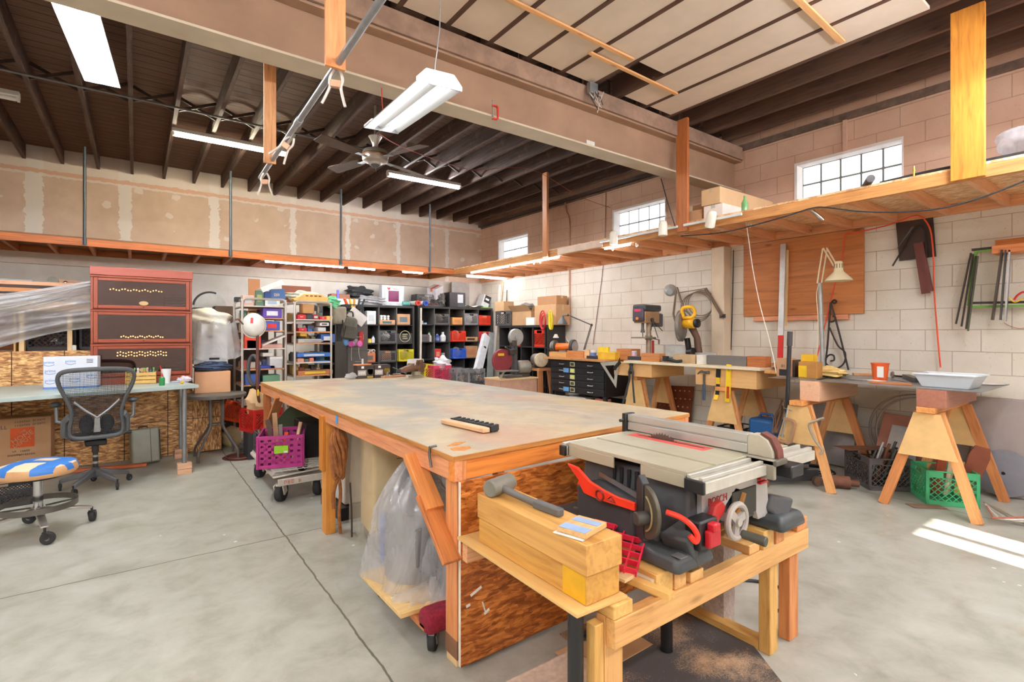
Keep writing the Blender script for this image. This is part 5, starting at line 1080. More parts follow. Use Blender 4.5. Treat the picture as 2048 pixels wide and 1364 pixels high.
m=MB();a,b=pY(520,582,YK+.12),pY(562,565,YK+.12);m.bar(a,b,.22,.06,(-.3,0,1));one('white_box','white flat box tilted on top of the blue sign board','box',m,plain((238,236,230),.5),bevel=.004)
m=MB();x0,x1,z0,z1=rY(497,600,520,558,7.56);m.b2((x0,7.56,1.2),(x1,7.58,z1));one('tall_board','tan board standing upright behind the rack top','board',m,card((186,130,90)))
m=MB();x0,x1,z0,z1=rY(565,605,622,572,7.56);m.b2((x0,7.56,z0),(x1,7.6,z1));one('brown_tray','reddish wooden tray standing behind the white bag','tray',m,wood((150,86,60)))
for a in(('red key box on the second shelf of the cabinet side rack','red_box','box',595,629,612,640,.2,(196,34,40),None,0,'KEY'),('black round can lying beside the red key box','can','can',612,628,626,640,.15,(44,40,44),(60,60,66),0),('dark red can beside the black round can','can','can',626,629,638,640,.15,(150,36,36),(226,226,224),0),('red key box beside the dark red can','red_box','box',640,633,653,640,.2,(200,40,40),None,0,'KEY'),('yellow carton at the end of the second rack shelf','carton','box',653,632,666,640,.2,(232,196,90),None,0),('tan carton behind the red boxes on the rack','carton','box',606,608,628,627,.2,(196,142,86),None,None),('white printer like box on the third rack shelf','white_box','box',640,645,658,652,.2,(236,234,226),(90,90,92),None),('red key box on the third rack shelf','red_box','box',597,656,614,664,.2,(196,30,40),None,1,'KEY'),('blue carton beside the red key box on third shelf','carton','box',616,658,624,664,.15,(60,120,200),None,1),('pale folded bag on the third shelf of the rack','bag','bag',636,655,652,664,.2,(206,216,222),None,1),('small yellow box under the third rack shelf','box','box',600,666,614,673,.2,(226,170,50),None,None),('clear organiser case on the fourth rack shelf','organiser_case','case',596,678,660,687,.2,(186,180,168),(150,156,160),2),('blue box with white lettering at the rack end','blue_box','box',642,668,670,692,.2,(56,96,170),(210,214,220),2),('long blue bin of parts on the fifth rack shelf','bin','bin',594,706,664,714,.2,(62,116,196),(196,206,214),None),('pinkish small carton above the lowest visible rack shelf','carton','box',595,717,608,725,.2,(214,150,120),None,3),('grey boxed part beside the pinkish small carton','carton','box',609,718,618,725,.2,(90,90,90),None,3),('salmon carton beside the grey boxed part','carton','box',619,716,628,725,.2,(216,128,96),None,3),('blue flat tray on the lowest visible rack shelf','tray','tray',630,722,662,727,.2,(86,150,216),None,None),('brown cardboard tray of scraps at bench height on the rack','cardboard_tray','tray',596,741,666,752,.2,(182,116,70),(226,200,50),4)):
 it(a[0],a[1],a[2],*a[3:7],YK+.03,a[7],a[8],a[9],sh(S2,a[10])if a[10]is not None else None,R2,txt=a[11]if len(a)>11 else None)
zt2=pY(626,604,YK).z+.012
t=T('yellow_toy_boat','yellow plastic boat shaped tray on top of the cabinet side rack','boat',(pY(624,600,YK+.1).x,YK+.2,zt2));YB=plain((238,196,110),.5)
m=MB();m.prism([(-.22,0),(.2,0),(.22,.05),(.12,.1),(-.1,.1),(-.16,.06),(-.24,.03)],-.1,.1,Rx(PI/2));mk('hull',m,YB,t,bevel=.008)
for k in range(4):mk('window_hole',mb_of(((-.08+.055*k,-.102,.065),(-.045+.055*k,-.0995,.08))),plain((130,60,40),.6),t)
m=MB();m.sphere((0,0,.06),.2,22,14,(1.1,.6,.33),lambda d:lump(d,6,.2,1.5));o=one('plastic_bag','white filled bag lying behind the yellow boat tray','bag',m,plain((232,230,216),.5),smooth=60);place(o,(pY(612,580,YK+.35).x,YK+.46,zt2+.03))
m=MB();m.sphere((0,0,.06),.1,20,14,(1,.9,.8),lambda d:lump(d,3,.25,1.5));o=one('mesh_bag','green mesh bag beside the yellow boat tray','bag',m,plain((110,200,150),.6),smooth=60);place(o,(pY(668,600,YK+.2).x,YK+.3,zt2-.05))
yc=7.6;cx0,cx1=pY(693,700,yc).x,pY(728,700,yc).x+.06;zc=1.55
cab=T('filing_cabinet','tall dark grey drawer cabinet behind the far bench edge','cabinet',((cx0+cx1)/2,yc,0));cw=(cx1-cx0)/2;CG=plain((84,80,78),.5,.1,.1)
mk('shell',mb_of(((-cw,.004,0),(cw,.55,zc))),CG,cab,bevel=.004)
for k in range(4):
 z=.06+k*.37;d=mk('drawer',mb_of(((-cw+.012,-.012,z),(cw-.012,.003,z+.355))),plain((92,84,80),.5,.1),cab,bevel=.003);m=MB();m.tube([(-.05,-.014,z+.2),(-.05,-.035,z+.2),(.05,-.035,z+.2),(.05,-.014,z+.2)],.006,6);mk('handle',m,plain((160,154,146),.4,.6),d)
 mk('label_holder',mb_of(((.06,-.016,z+.16),(.09,-.013,z+.24))),PAPER,d)
x0,x1,z0,z1=rY(667,648,694,613,7.45);t=T('old_monitor','beige grey rounded casing beside the wire crate on the cabinet','casing',((x0+x1)/2,7.45,z0));mk('casing',mb_of(((-(x1-x0)/2,0,0),((x1-x0)/2,.14,z1-z0))),plain((158,148,130),.6,0,.15,20),t,bevel=.03,seg=3);mk('bracket',mb_of(((-.03,.02,-.25),(.03,.1,-.002))),BLACKM,t)
x0,x1,z0,z1=rY(695,648,733,607,yc+.02);crate('wire_crate','black wire crate full of tools on top of the grey cabinet',((x0+x1)/2-.03,yc+.2,zc+.002),0,CB,x1-x0,.3,z1-z0,'grid')
for k,(u,c,lab)in enumerate(((697,(230,90,40),'orange'),(704,(236,200,60),'yellow'),(709,(226,160,60),'amber'),(716,(60,60,62),'black'),(722,(40,40,42),'dark handled'))):
 m=MB();m.cyl((0,0,0),(.03*(k-2),0,.14),.022-.002*k,n=12);o=one('hand_tool','%s tool sticking up out of the wire crate'%lab,'tool',m,plain(c,.5),'tools in the wire crate');place(o,(pY(u,607,yc+.15).x,yc+.16,z1-.06))
m=MB();a,b=pY(700,622,yc-.06),pY(729,645,yc-.06);m.bar(a,b,.03,.17);one('white_board','white board tilted across the front of the wire crate','board',m,plain((222,214,208),.6),bevel=.003)
p=pY(698,654,yc-.1);t=T('backpack','olive grey backpack hanging on the front of the cabinet','backpack',p);BP=plain((98,94,84),.8,0,.2,40)
m=MB();m.box((0,.0,-.02),(.25,.15,.33),Ry(.16),(.82,.8));mk('body',m,BP,t,bevel=.05,seg=4,smooth=60);m=MB();m.box((.0,-.085,-.08),(.17,.05,.17),Ry(.16),(.9,.8));mk('front_pocket',m,plain((84,80,72),.85,0,.2,40),t)
m=MB();m.tube(spline([(-.05,0,.16),(-.03,0,.22),(.05,0,.22),(.06,0,.15)],5),.012,6);m.tube([(-.12,-.08,.1),(-.1,-.1,-.1)],.01,6);mk('strap',m,plain((70,66,58),.85),t)
p=pY(710,686,yc-.06);t=T('respirator','half face respirator with pink filter discs hanging on the cabinet','respirator',p,-.2)
m=MB();m.sphere((.0,0,.01),.05,16,12,(.9,.9,1.2));mk('face_piece',m,plain((150,146,142),.6),t)
for s in(-1,1):m=MB();m.cyl((s*.052,-.03,-.01),(s*.066,-.055,-.01),.048,.045,20);mk('filter',m,plain((226,110,186),.6),t,bevel=.004)
m=MB();m.tube([(-.05,0,-.04),(-.055,-.01,-.2),(-.05,-.01,-.26)],.006,6);m.tube([(.05,0,-.04),(.055,-.01,-.16),(.075,-.01,-.25)],.006,6);mk('strap',m,plain((190,180,170),.7),t)
p=pY(692,682,yc-.05);m=MB();m.sphere(p,.06,16,10,(.8,.5,1.2));one('face_shield','light blue cup mask hanging left of the respirator','mask',m,plain((108,168,220),.5))
it('red tall box with lettering beside the respirator','red_box','box',718,664,727,691,yc+.0-.03,.03,(196,36,30),None)
def cube_shelf(label,x0,ncol,yf,zt,p=.345,th=.03,d=.38,rows=5):
 W=ncol*p+th;t=T('cube_shelf',label,'shelf',(x0+W/2,yf,0),0,'black cube shelves');H=rows*p+th;zb=zt-H
 SB=plain((46,44,44),.5)
 for s in(0,1):mk('side_panel',mb_of(((-W/2+s*(W-.04),0,0),(-W/2+.04+s*(W-.04),d,zt))),SB,t,bevel=.001)
 mk('top_panel',mb_of(((-W/2+.04,0,zt-.04),(W/2-.04,d,zt))),SB,t)
 for i in range(1,ncol):mk('divider',mb_of(((-W/2+i*p+th/2-.008,.004,zb+.01),(-W/2+i*p+th/2+.008,d-.01,zt-.041))),plain((96,94,92),.5),t)
 for j in range(rows):mk('shelf_board',mb_of(((-W/2+.041,.004,zb+j*p),(W/2-.041,d-.01,zb+j*p+.016))),SB,t)
 mk('back_panel',mb_of(((-W/2+.041,d-.008,zb),(W/2-.041,d,zt-.041))),plain((40,34,32),.8),t)
 return x0,zb,p
YS=9.02
g2x=pY(836,640,YS).x;zt2s=pY(905,614,YS).z
cube_shelf('black cube shelf full of crates standing in the room corner',g2x,5,YS,zt2s,(6.12-g2x-.03)/5)
g1e=pY(829,640,YS).x;P1=.345;cube_shelf('black cube shelf behind the grey cabinet and the racks',g1e-5*P1-.03,5,YS,zt2s-.01,P1)
P2=(6.12-g2x-.03)/5;zr=[zt2s-(k+1)*P2-.03+.0165 for k in range(5)];zr1=[zt2s-.01-(k+1)*P1-.03+.0165 for k in range(5)]
def snap(x0,x1):
 "keep a thing inside the shelf cell its middle lies in"
 xm=(x0+x1)/2;s0,p=(g2x,P2)if xm>g2x else(g1e-5*P1-.03,P1);i=min(4,max(0,int((xm-s0-.015)/p)));a=s0+.015+i*p+(.03 if i==0 else .012);b=s0+.015+(i+1)*p-(.03 if i==4 else .012)
 w=min(x1-x0,b-a);c=min(max(xm,a+w/2),b-w/2);return c-w/2,c+w/2
def fcr(label,u0,v0,u1,v1,mat,style='diag',z=None,y=YS+.005,grp='crates on the cube shelves',d=.33,**k):
 x0,x1,z0,z1=rY(u0,v1,u1,v0,y);z0=z if z is not None else z0;n_=grp=='crates on the cube shelves' and y<YS+.1
 if n_:x0,x1=snap(x0,x1);z0=(zr if(x0+x1)/2>g2x else zr1)[min(range(5),key=lambda k:abs(zr[k]-z0))];z1=min(z1,z0+.30)
 return crate('milk_crate',label,((x0+x1)/2,y+d/2,z0+.001),0,mat,x1-x0,d,z1-z0,style,grp,**k)
CR=plain((226,62,40),.45);CRR=plain((206,36,50),.45);CBL=plain((58,102,206),.45);CY=plain((214,200,44),.45);CPK=plain((222,70,104),.45);CGR=plain((136,136,138),.5);CDG=plain((86,86,88),.55)
fcr('grey mesh crate in the cube shelf beside the upper red crate',926,627,955,655,CGR,z=zr[0])
fcr('upper red crate at the right end of the corner cube shelf',955,631,983,655,CR,z=zr[0])
fcr('black crate with papers in the top row of the corner cube shelf',867,628,899,655,CDG,'x',zr[0])
fcr('orange red crate in the second row above the blue crate',897,662,931,689,CR,z=zr[1],y=YS-.08)
fcr('crimson crate in the second row below the upper red crate',954,663,980,689,CRR,z=zr[1])
fcr('bright blue crate in the third row of the corner cube shelf',897,697,934,724,CBL,z=zr[2],y=YS-.1)
fcr('black crate in the second row beside the round logo box',756,661,789,692,CDG,'x',zr[1]-.003)
fcr('black crate in the third row beside the yellow crate',755,702,792,728,CDG,'x',zr[2]-.003)
fcr('yellow crate in the third row behind the bench vise',793,699,827,728,CY,z=zr[2]-.003,y=YS-.06)
fcr('yellow crate low down right of the bench vise',849,729,868,758,CY,z=pY(858,760,8.5).z-.1,y=8.5,grp='crates on the floor')
fcr('pink crate with a white bag low beside the bench',867,731,903,762,CPK,z=pY(885,762,8.3).z-.05,y=8.3,grp='crates on the floor')
fcr('dark crate behind the two grey mesh crates on the floor',903,735,925,768,CDG,'x',pY(914,768,8.4).z-.1,8.4,'crates on the floor')
fcr('grey mesh crate of cans on the floor beside the white carton',938,738,971,770,CGR,'x',pY(954,770,8.05).z-.05,8.05,'crates on the floor',d=.3)
fcr('grey mesh crate of cans on the floor nearest the pink crate',913,738,938,770,CGR,'x',pY(926,770,8.05).z-.05,8.05,'crates on the floor',d=.3)
for nm,u0,u1,y,c in(('low_platform',845,975,8.0,(60,50,44)),):
 x0,x1=pY(u0,700,y).x,pY(u1,700,y).x;zz=pY(926,770,8.05).z-.052;one('low_platform','low dark platform carrying the floor crates','platform',mb_of(((x0,7.98,0),(x1,8.95,zz-.1)),((x0+.45,7.98,zz-.1),(x1,8.4,zz))),plain(c,.8))
W1='things on the cube shelves'
for a in(('white tall carton in the top row beside the hanging backpack','white_carton','box',734,622,752,652,(222,222,218),(190,196,200),0),('brown and teal carton in the top row under paper rolls','carton','box',757,640,788,655,(216,160,120),(70,110,110),0),('brown carton tied with ribbon in the top row','carton','box',792,628,818,655,(196,150,110),(96,110,120),0),('black box with a round cream logo in the second row','logo_box','box',790,667,820,690,(56,56,58),None,1),('orange printed carton under three paper tubes','carton','box',728,706,751,728,(206,124,80),(110,100,96),2),('grey lidded bin in the second row beside a white bottle','bin','bin',838,669,857,689,(96,92,96),(80,76,80),1),('brown carton with an arrow mark in the second row','carton','box',931,674,957,689,(214,170,124),(60,40,30),1),('tan carton in the third row beside the bright blue crate','carton','box',934,692,958,724,(198,152,112),(206,140,100),2),('red patterned box standing in the third row','red_box','box',870,698,882,724,(200,50,44),(230,150,130),2),('tan open carton in the top row between two crates','carton','box',905,635,925,655,(206,150,92),(190,130,80),0)):
 t=it(a[0],a[1],a[2],*a[3:7],YS+(.0 if a[1]!='carton' else .01),.28,a[7],a[8],zr[a[9]],W1)
 if a[1]=='logo_box':
  m=MB();m.tube([(.105*math.cos(q),-.002,.125+.105*math.sin(q))for q in[2*PI*k/24 for k in range(24)]],.005,5,True);mk('ring_print',m,plain((216,206,160),.6),t);[marks(.12-.02*abs(q),.022,6-abs(q),Tr(0,-.002,.125+.038*q)@FRONT,plain((216,206,160),.6),t)for q in(-1,0,1)]
def bottle(label,u,v0,v1,y,r,col,cap,z,name='bottle',grp=None,sh=.62):
 p=pY(u,v1,y);h=pY(u,v0,y).z-z;t=T(name,label,'bottle' if name=='bottle' else name.split('_')[-1],(p.x if grp is None else(snap(p.x-r,p.x+r)[0]+r),y+r+.01,z if grp is None or p.x>g2x else z-.009),0,grp)
 m=MB();m.lathe([(r*.9,0),(r,.01),(r,h*sh),(r*.4,h*(sh+.22)),(r*.36,h*.9)]if sh<.95 else[(r,0),(r,h*.96),(0,h*.96)],n=14);mk('body',m,plain(col,.35),t)
 if cap:m=MB();m.lathe([(r*.42,h*.86),(r*.42,h),(0,h)]if sh<.95 else[(r*1.02,h*.92),(r*1.02,h),(0,h)],n=12);mk('cap',m,plain(cap,.4),t)
 m=MB();m.lathe([(r*1.01,h*.15),(r*1.01,h*min(sh,.6)*.95)],n=14,cap=False);mk('label',m,plain(tuple(min(255,int(q*.5+110))for q in col),.5),t)
 return t
BG='bottles and cans on the cube shelves'
for a in(('yellow spray can beside the red tall box',732,674,690,.035,(226,200,50),(236,236,220),1,.96),('second yellow spray can in the second row',741,676,690,.032,(230,204,60),(60,60,60),1,.96),('white spray bottle beside the yellow spray cans',748,670,690,.03,(226,226,236),(90,130,190),1,.6),('white bottle with blue label beside the grey bin',861,664,689,.05,(232,236,226),(90,140,90),1,.55),('blue bottle in the second row of the corner shelf',877,668,689,.045,(50,80,170),(240,240,240),1,.7),('white jug with blue label beside the blue bottle',889,664,689,.06,(228,230,232),(236,236,236),1,.55),('grey can beside the red patterned box',888,706,724,.04,(150,160,166),(180,180,180),2,.96),('pale blue tumbler in the top row of the corner shelf',852,645,655,.035,(130,170,220),None,0,.96),('white cup stack in the top row of the corner shelf',843,641,655,.05,(236,220,206),None,0,.96)):
 bottle(a[0],a[1],a[2],a[3],YS+.02,a[4],a[5],a[6],zr[a[7]],'bottle' if 'can' not in a[0].split()and 'cup' not in a[0]and 'tumbler' not in a[0]else('spray_can' if 'spray' in a[0]else 'can' if 'can' in a[0]else 'cup'),BG,a[8])
for k in range(6):
 m=MB();m.cyl((0,0,0),(0,.2,0),.022,n=14);o=one('paper_roll','white paper roll on the brown and teal carton','roll',m,PAPER,'white paper rolls');place(o,(pY(762+7*(k%3),640,YS+.05).x,YS+.03,zr[0]+pY(772,640,YS).z-zr[0]+.024+.045*(k//3)))
for k,u in enumerate((731,738,748)):
 m=MB();m.lathe([(.034,0),(.034,.2),(.024,.2),(.024,0),(.034,0)],n=20,M=Rx(-PI/2),cap=False);o=one('cardboard_tube',('left','middle','right')[k]+' white cardboard tube on the orange printed carton','tube',m,plain((236,220,206),.6),'tubes on the carton');place(o,(pY(u,703,YS).x,YS+.02,pY(u,706,YS).z+.034))
zT=zt2s+.001
x0,x1,z0,z1=rY(764,616,808,570,YS+.1);t=T('defibrillator_cabinet','white framed cabinet with a dark maroon window standing on the shelf','cabinet',((x0+x1)/2,YS+.1,zT-.01));w=(x1-x0)/2;h=z1-zT
mk('frame',mb_of(((-w,0,0),(w,.14,h))),plain((228,234,238),.4),t,bevel=.006);mk('door',mb_of(((-w+.05,-.01,.05),(w-.04,-.001,h-.04))),plain((240,242,244),.4),t,bevel=.004);mk('window_pane',mb_of(((-w*.45,-.013,h*.2),(w*.5,-.0105,h*.74))),plain((122,20,84),.25),t)
text('AED',.06,Tr(.05,-.0115,h*.83)@FRONT,RED,t);m=MB();m.prism([(0,-.03),(.03,.005),(.028,.022),(.014,.025),(0,.012),(-.014,.025),(-.028,.022),(-.03,.005)],0,.002,Tr(-.09,-.0105,h*.83)@FRONT);mk('heart',m,RED,t)
m=MB();m.sphere((0,0,.08),.2,26,16,(1.2,.7,.55),lambda d:lump(d,7,.25,1.4));o=one('black_jacket','black jacket heaped on the shelf left of the maroon window cabinet','jacket',m,plain((48,48,50),.8),smooth=60);place(o,(pY(722,596,YS+.1).x,YS+.2,zT+.14))
m=MB();m.sphere((0,0,.07),.2,28,18,(1.5,.7,.45),lambda d:lump(d,4,.25,1.8));o=one('plastic_bag','crumpled clear plastic bags in front of the black jacket','bag',m,film((236,236,240),.75),smooth=60);place(o,(pY(744,610,YS).x,YS+.15,zT))
it('white long tray on the shelf behind the wire crate','tray','tray',672,598,716,613,8.8,.25,(214,212,206),None);it('purple handled tool standing behind the white long tray','hand_tool','tool',674,580,678,598,8.9,.03,(90,86,190),None);it('brown box behind the white long tray','box','box',662,588,700,614,9.1,.2,(140,90,66),None)
for k,(u,c,lab)in enumerate(((836,(222,60,40),'red ended'),(851,(50,90,200),'blue ended'))):
 p=pY(u,610,YS-.04);t=T('plastic_tube','%s white tube lying on the corner shelf top'%lab,'tube',(p.x,YS-.04,zT+.05),0,'plastic tubes');m=MB();m.cyl((0,.001,0),(-.04,.3,0),.045,n=18);mk('tube',m,WHITE,t);m=MB();m.lathe([(.052,-.02),(.052,.02),(.03,.02),(.03,-.02),(.052,-.02)],n=20,M=Rx(-PI/2),cap=False);mk('end_ring',m,plain(c,.4),t);m=MB();m.cyl((0,-.004,0),(0,.01,0),.03,n=16);mk('plug',m,plain(tuple(q//2 for q in c),.5),t)
m=MB();m.cyl((0,0,.04),(.15,0,.04),.04,n=16);o=one('teal_roll','teal rolled mat lying beside the maroon window cabinet','roll',m,plain((110,190,180),.5));place(o,(pY(806,612,YS+.06).x,YS+.1,zT))
fcr('black crate of orange parts on top of the corner shelf',834,589,881,615,CDG,'x',zT,YS+.12,'crates on the cube shelves',d=.26)
for k in range(4):
 m=MB();m.sphere((0,0,0),.026,12,8,(1,1,.9));o=one('orange_part','orange plastic part inside the black crate on the corner shelf','part',m,ORANGE,'orange parts');place(o,(pY(858+5.4*k,608,YS+.2).x,YS+.2,zT+.042+.02*(k%2)))
t=carton('white carton with orange print tilted in the black shelf top crate',(0,0,0),(.28,.2,.22),plain((226,220,226),.6),tapemat=plain((226,120,80),.5));place(t,(pY(872,590,YS+.22).x,YS+.25,zT+.2),(.2,-.35,.5))
p=pY(890,605,YS);m=MB();m.sphere((0,0,.14),.15,22,14,(.8,.8,.95),lambda d:lump(d,2,.25,1.5));o=one('grey_bag','slouched grey bag beside the black cooler bag on the corner shelf','bag',m,plain((108,104,100),.8),smooth=60);place(o,(p.x+.01,YS+.16,zT));o.scale=(.6,.8,.95)
t=it('black cooler bag with grey side panel on the corner shelf','cooler_bag','bag',899,585,931,614,YS+.04,.26,(40,40,46),None,zT);mk('grey_panel',mb_of(((.0,-.003,.09),(.13,-.0005,.26))),plain((190,194,200),.5),t);mk('base_band',mb_of(((.0,-.004,.01),(.16,-.0005,.08))),plain((66,70,76),.6),t)
x0,x1,z0,z1=rY(903,615,938,565,9.37);one('grey_sheet','grey sheet standing at the back of the shelf behind the cooler bag','sheet',mb_of(((x0,9.36,zT),(x1,9.385,z1))),plain((150,144,140),.6))
t=T('small_printer','white and black printer tipped on end at the corner of the shelf','printer',(pY(968,600,YS+.1).x,YS+.2,zT+.02));t.rotation_euler=(0,.35,0);mk('body',mb_of(((-.09,-.12,0),(.09,.12,.27))),plain((216,218,218),.4),t,bevel=.01);mk('front_panel',mb_of(((-.06,-.125,.11),(.085,-.1205,.26))),plain((40,40,44),.35),t);mk('paper_slot',mb_of(((-.04,-.13,.16),(.05,-.1255,.2))),PAPER,t)
m=MB();m.grid(lambda a,b:(-.2+.4*a,-.1+.2*b,.03+.02*math.sin(9*a+4*b)),12,8);o=one('paper_sheet','white crumpled papers lying between the cooler bag and printer','paper',m,PAPER,smooth=60);place(o,(pY(943,612,YS+.1).x,YS+.12,zT))
one('green_folder','bright green folder on the corner shelf under the printer','folder',mb_of(((pY(966,615,YS).x,YS+.0,zT),(6.05,YS+.08,zT+.02))),plain((130,200,90),.5))
def lean(label,name,cat,u0,v0,u1,v1,ya,yb,th,w,mat,**k):
 a,b=pY(u0,v0,ya),pY(u1,v1,yb);m=MB();m.bar(a,b,w,th,(0,1,0));return one(name,label,cat,m,mat,bevel=.002,**k)
lean('white pole leaning on the corner shelf beside the grey bin','white_pole','pole',842,616,841,740,YS-.03,YS-.25,.03,.03,plain((214,206,192),.5))
for lab,nm,ct_,u0,v0,u1,v1,xa_,xb_,w_,mt in(('pale timber leaning on the wall behind the black corner crate','leaning_timber','timber',1004,562,994,655,6.13,6.12,.09,plain((226,196,168),.6)),('white trim strip leaning in the room corner','leaning_strip','strip',1000,570,986,735,6.12,6.05,.06,WHITE),('thin dark metal rod leaning in the room corner','leaning_rod','rod',1014,580,1003,812,6.12,6.0,.015,DSTEEL)):
 m=MB();m.bar(pX(u0,v0,xa_),pX(u1,v1,xb_),w_,.015,(1,0,0));one(nm,lab,ct_,m,mt,bevel=.002)
a,b=pY(972,672,8.75),pY(955,742,8.2);t=T('long_carton','long white carton with a blue band leaning beside the corner shelf','box',(0,0,0));m=MB();m.bar(a,b,.16,.09,(0,1,0));mk('body',m,plain((226,232,236),.5),t,bevel=.003);q=a.lerp(b,.8);m=MB();m.bar(a.lerp(b,.74)+V((0,-.047,0)),a.lerp(b,.86)+V((0,-.047,0)),.15,.003,(0,1,0));mk('blue_band',m,plain((120,180,220),.5),t);m=MB();m.sphere(a.lerp(b,.35)+V((0,-.05,0)),.04,12,8,(1,.1,.8));mk('black_logo',m,INK,t)
lean('wide grey metal panel leaning behind the long white carton','leaning_metal_sheet','metal sheet',984,665,979,760,9.0,8.86,.02,.16,plain((190,198,200),.4,.4))
m=MB();m.sphere((0,0,.09),.14,20,14,(1.1,.8,.9),lambda d:lump(d,5,.25,1.5));o=one('plastic_bag','white plastic bag bulging out of the pink crate','bag',m,plain((226,228,232),.4),smooth=60);place(o,(pY(888,731,8.4).x,8.47,pY(888,728,8.4).z-.08))
cans=[((200,190,180),'silver'),((196,150,120),'tan'),((90,150,190),'blue'),((230,226,220),'white'),((150,150,146),'grey')]
for k in range(8):
 m=MB();m.cyl((0,0,0),(0,0,.1),.035,n=12);c,lab=cans[k%5];o=one('tin_can','%s can lying loose in a grey mesh crate'%lab,'can',m,plain(c,.4),'cans in the mesh crates');place(o,(pY(920+6.4*k,755,8.2).x,8.15+.07*(k%2),pY(926,762,8.05).z-.02),(0,.3*(k%3-1),0))
t=T('mounted_plywood_board','large brown plywood board fixed on the block wall over a batten','board',(0,0,0))
ZA0=.99;y0,y1,z0,z1=rX(1487,440,1727,631,6.14);PB=wood((196,124,66),(150,86,42),.5,.5)
mk('sheet',mb_of(((6.14,y0,1.635),(6.168,y1,2.53))),PB,t,bevel=.002)
y0b,y1b,_,_=rX(1507,632,1697,641,6.13);mk('batten',mb_of(((6.12,y0b,1.575),(6.168,y1b,1.63))),wood((232,160,120)),t,bevel=.002)
t=T('straight_edge','tall aluminium straight edge with red end leaning on the plywood board','ruler',(0,0,0));a,b=pX(1567,488,6.10),pX(1560,735,5.98);b.z=1.068
m=MB();m.bar(a,a.lerp(b,.76),.02,.06,(0,1,0));mk('blade',m,plain((206,206,206),.4,.5),t);m=MB();m.bar(a.lerp(b,.762),b,.024,.055,(0,1,0));mk('red_end',m,RED,t)
m=MB();a,b=pX(1575,500,6.11),pX(1571,652,6.08);m.bar(a,b,.015,.03,(0,1,0));one('wood_strip','thin wooden strip leaning beside the aluminium straight edge','strip',m,PALE)
for k,pts in enumerate((((1700,468),(1690,472),(1684,520),(1672,560),(1662,600),(1650,650),(1640,690),(1632,722)),((1700,467),(1740,459),(1780,449),(1815,436),(1835,431),(1850,440),(1862,465),(1867,520),(1868,570),(1871,620),(1876,680),(1881,735)))):
 cord(('orange cord hanging behind the white swing arm lamp','orange cord looping over the steel plate down the block wall')[k],[pX(u,v,6.10)for u,v in pts],.007,plain((226,82,44),.5),'hanging_extension_cord','cord')
m=MB();q=[pX(u,v,6.14)for u,v in((1791.5,446),(1866,432.5),(1872.5,513),(1798.5,522))];m.add([p+V((dx,0,0))for dx in(0,.006)for p in q],[(0,1,2,3),(7,6,5,4),(0,4,5,1),(1,5,6,2),(2,6,7,3),(3,7,4,0)]);one('hanging_steel_plate','square dark steel plate hanging on the block wall','plate',m,plain((72,58,52),.5,.4,.15))
t=T('angle_iron','rusty angle iron bars hanging in front of the steel plate','metal bar',(0,0,0));a,b=pX(1836,486,6.11),pX(1852,587,6.10);m=MB();m.bar(a,b,.012,.07,(0,1,0));m.bar(a+V((-.02,-.03,.0)),b+V((-.02,-.045,.02)),.03,.03,(0,1,0));mk('bar',m,plain((112,66,60),.5,.5),t)
m=MB();m.tube(spline([pX(u,v,6.10)for u,v in((1853,516),(1851,475),(1846,455),(1836,451),(1826,458),(1810,490),(1785,532))],5),.008,6);one('bent_rod','bent black rod hooked over the steel plate','rod',m,IRON)
for k in range(2):m=MB();m.tube([pX(1828-3*k,453,6.09),pX(1797-2*k,492+4*k,6.09)],.004,6);one('thin_rod',('upper','lower')[k]+' thin rod hooked beside the bent black rod','rod',m,DSTEEL)
t=T('bar_rack','brown wooden cleat on the wall at the right edge holding steel bars','rack',(0,0,0));y0,y1,z0,z1=rX(1990,476,2075,500,6.13);mk('cleat',mb_of(((6.13,y0,z0),(6.168,y1,z1))),wood((206,122,40),(150,80,20)),t,bevel=.003);m=MB();p=pX(1996,503,6.1);m.b2((5.98,p.y-.2,p.z-.03),(6.168,p.y+.02,p.z+.04));mk('peg',m,wood((226,140,84)),t,bevel=.003)
t=T('hanging_steel_gate','green and black steel gate frame hanging on the wall from the cleat','gate',(0,0,0));GF=plain((110,160,64),.5,.2);P_=lambda u,v,x=6.07:pX(u,v,x)
for nm,a,b,w_,mt in(('top_bar',(1944,500),(2060,488),.035,IRON),('side_bar',(1952,503),(1937,612),.03,GF),('top_bar',(1953,503),(1994,498),.018,GF),('bottom_bar',(1940,606),(2060,604),.022,IRON),('bottom_bar',(1940,614),(2060,611),.02,GF)):
 m=MB();m.bar(P_(*a),P_(*b),.02,w_,(1,0,0));mk(nm,m,mt,t)
for k,(a,b,w_,x,lab,mt)in enumerate((((1942,506),(1912,648),.016,6.04,'outermost black',IRON),((1946,508),(1923,653),.016,6.03,'second black',IRON),((1952,512),(1932,658),.016,6.0,'third black',IRON),((1956,512),(1936,662),.014,6.02,'olive edged',plain((90,96,70),.5,.4)),((2005,500),(1985,640),.06,5.99,'wide tapering dark',plain((78,68,62),.5,.4)),((2012,500),(2001,640),.03,5.99,'weathered black',DGREY),((2020,500),(2011,643),.04,6.0,'shiny galvanised',STEEL))):
 m=MB();m.bar(pX(a[0],a[1],x),pX(b[0],b[1],x),.012,w_,(1,0,0));one('hanging_steel_bar','%s steel bar hanging from the green frame on the wall'%lab,'metal bar',m,mt,'bars hung by the green frame')
cord('red hose end sagging over the hung green frame',[pX(u,v,6.04)for u,v in((2080,590),(2050,584),(2036,590),(2028,600))],.009,RED,'hanging_hose','hose');cord('yellow cord hanging on the hung green frame',[pX(u,v,6.03)for u,v in((2018,596),(2030,604),(2048,598),(2070,606))],.006,YELLOW,'hanging_yellow_cable','cable')
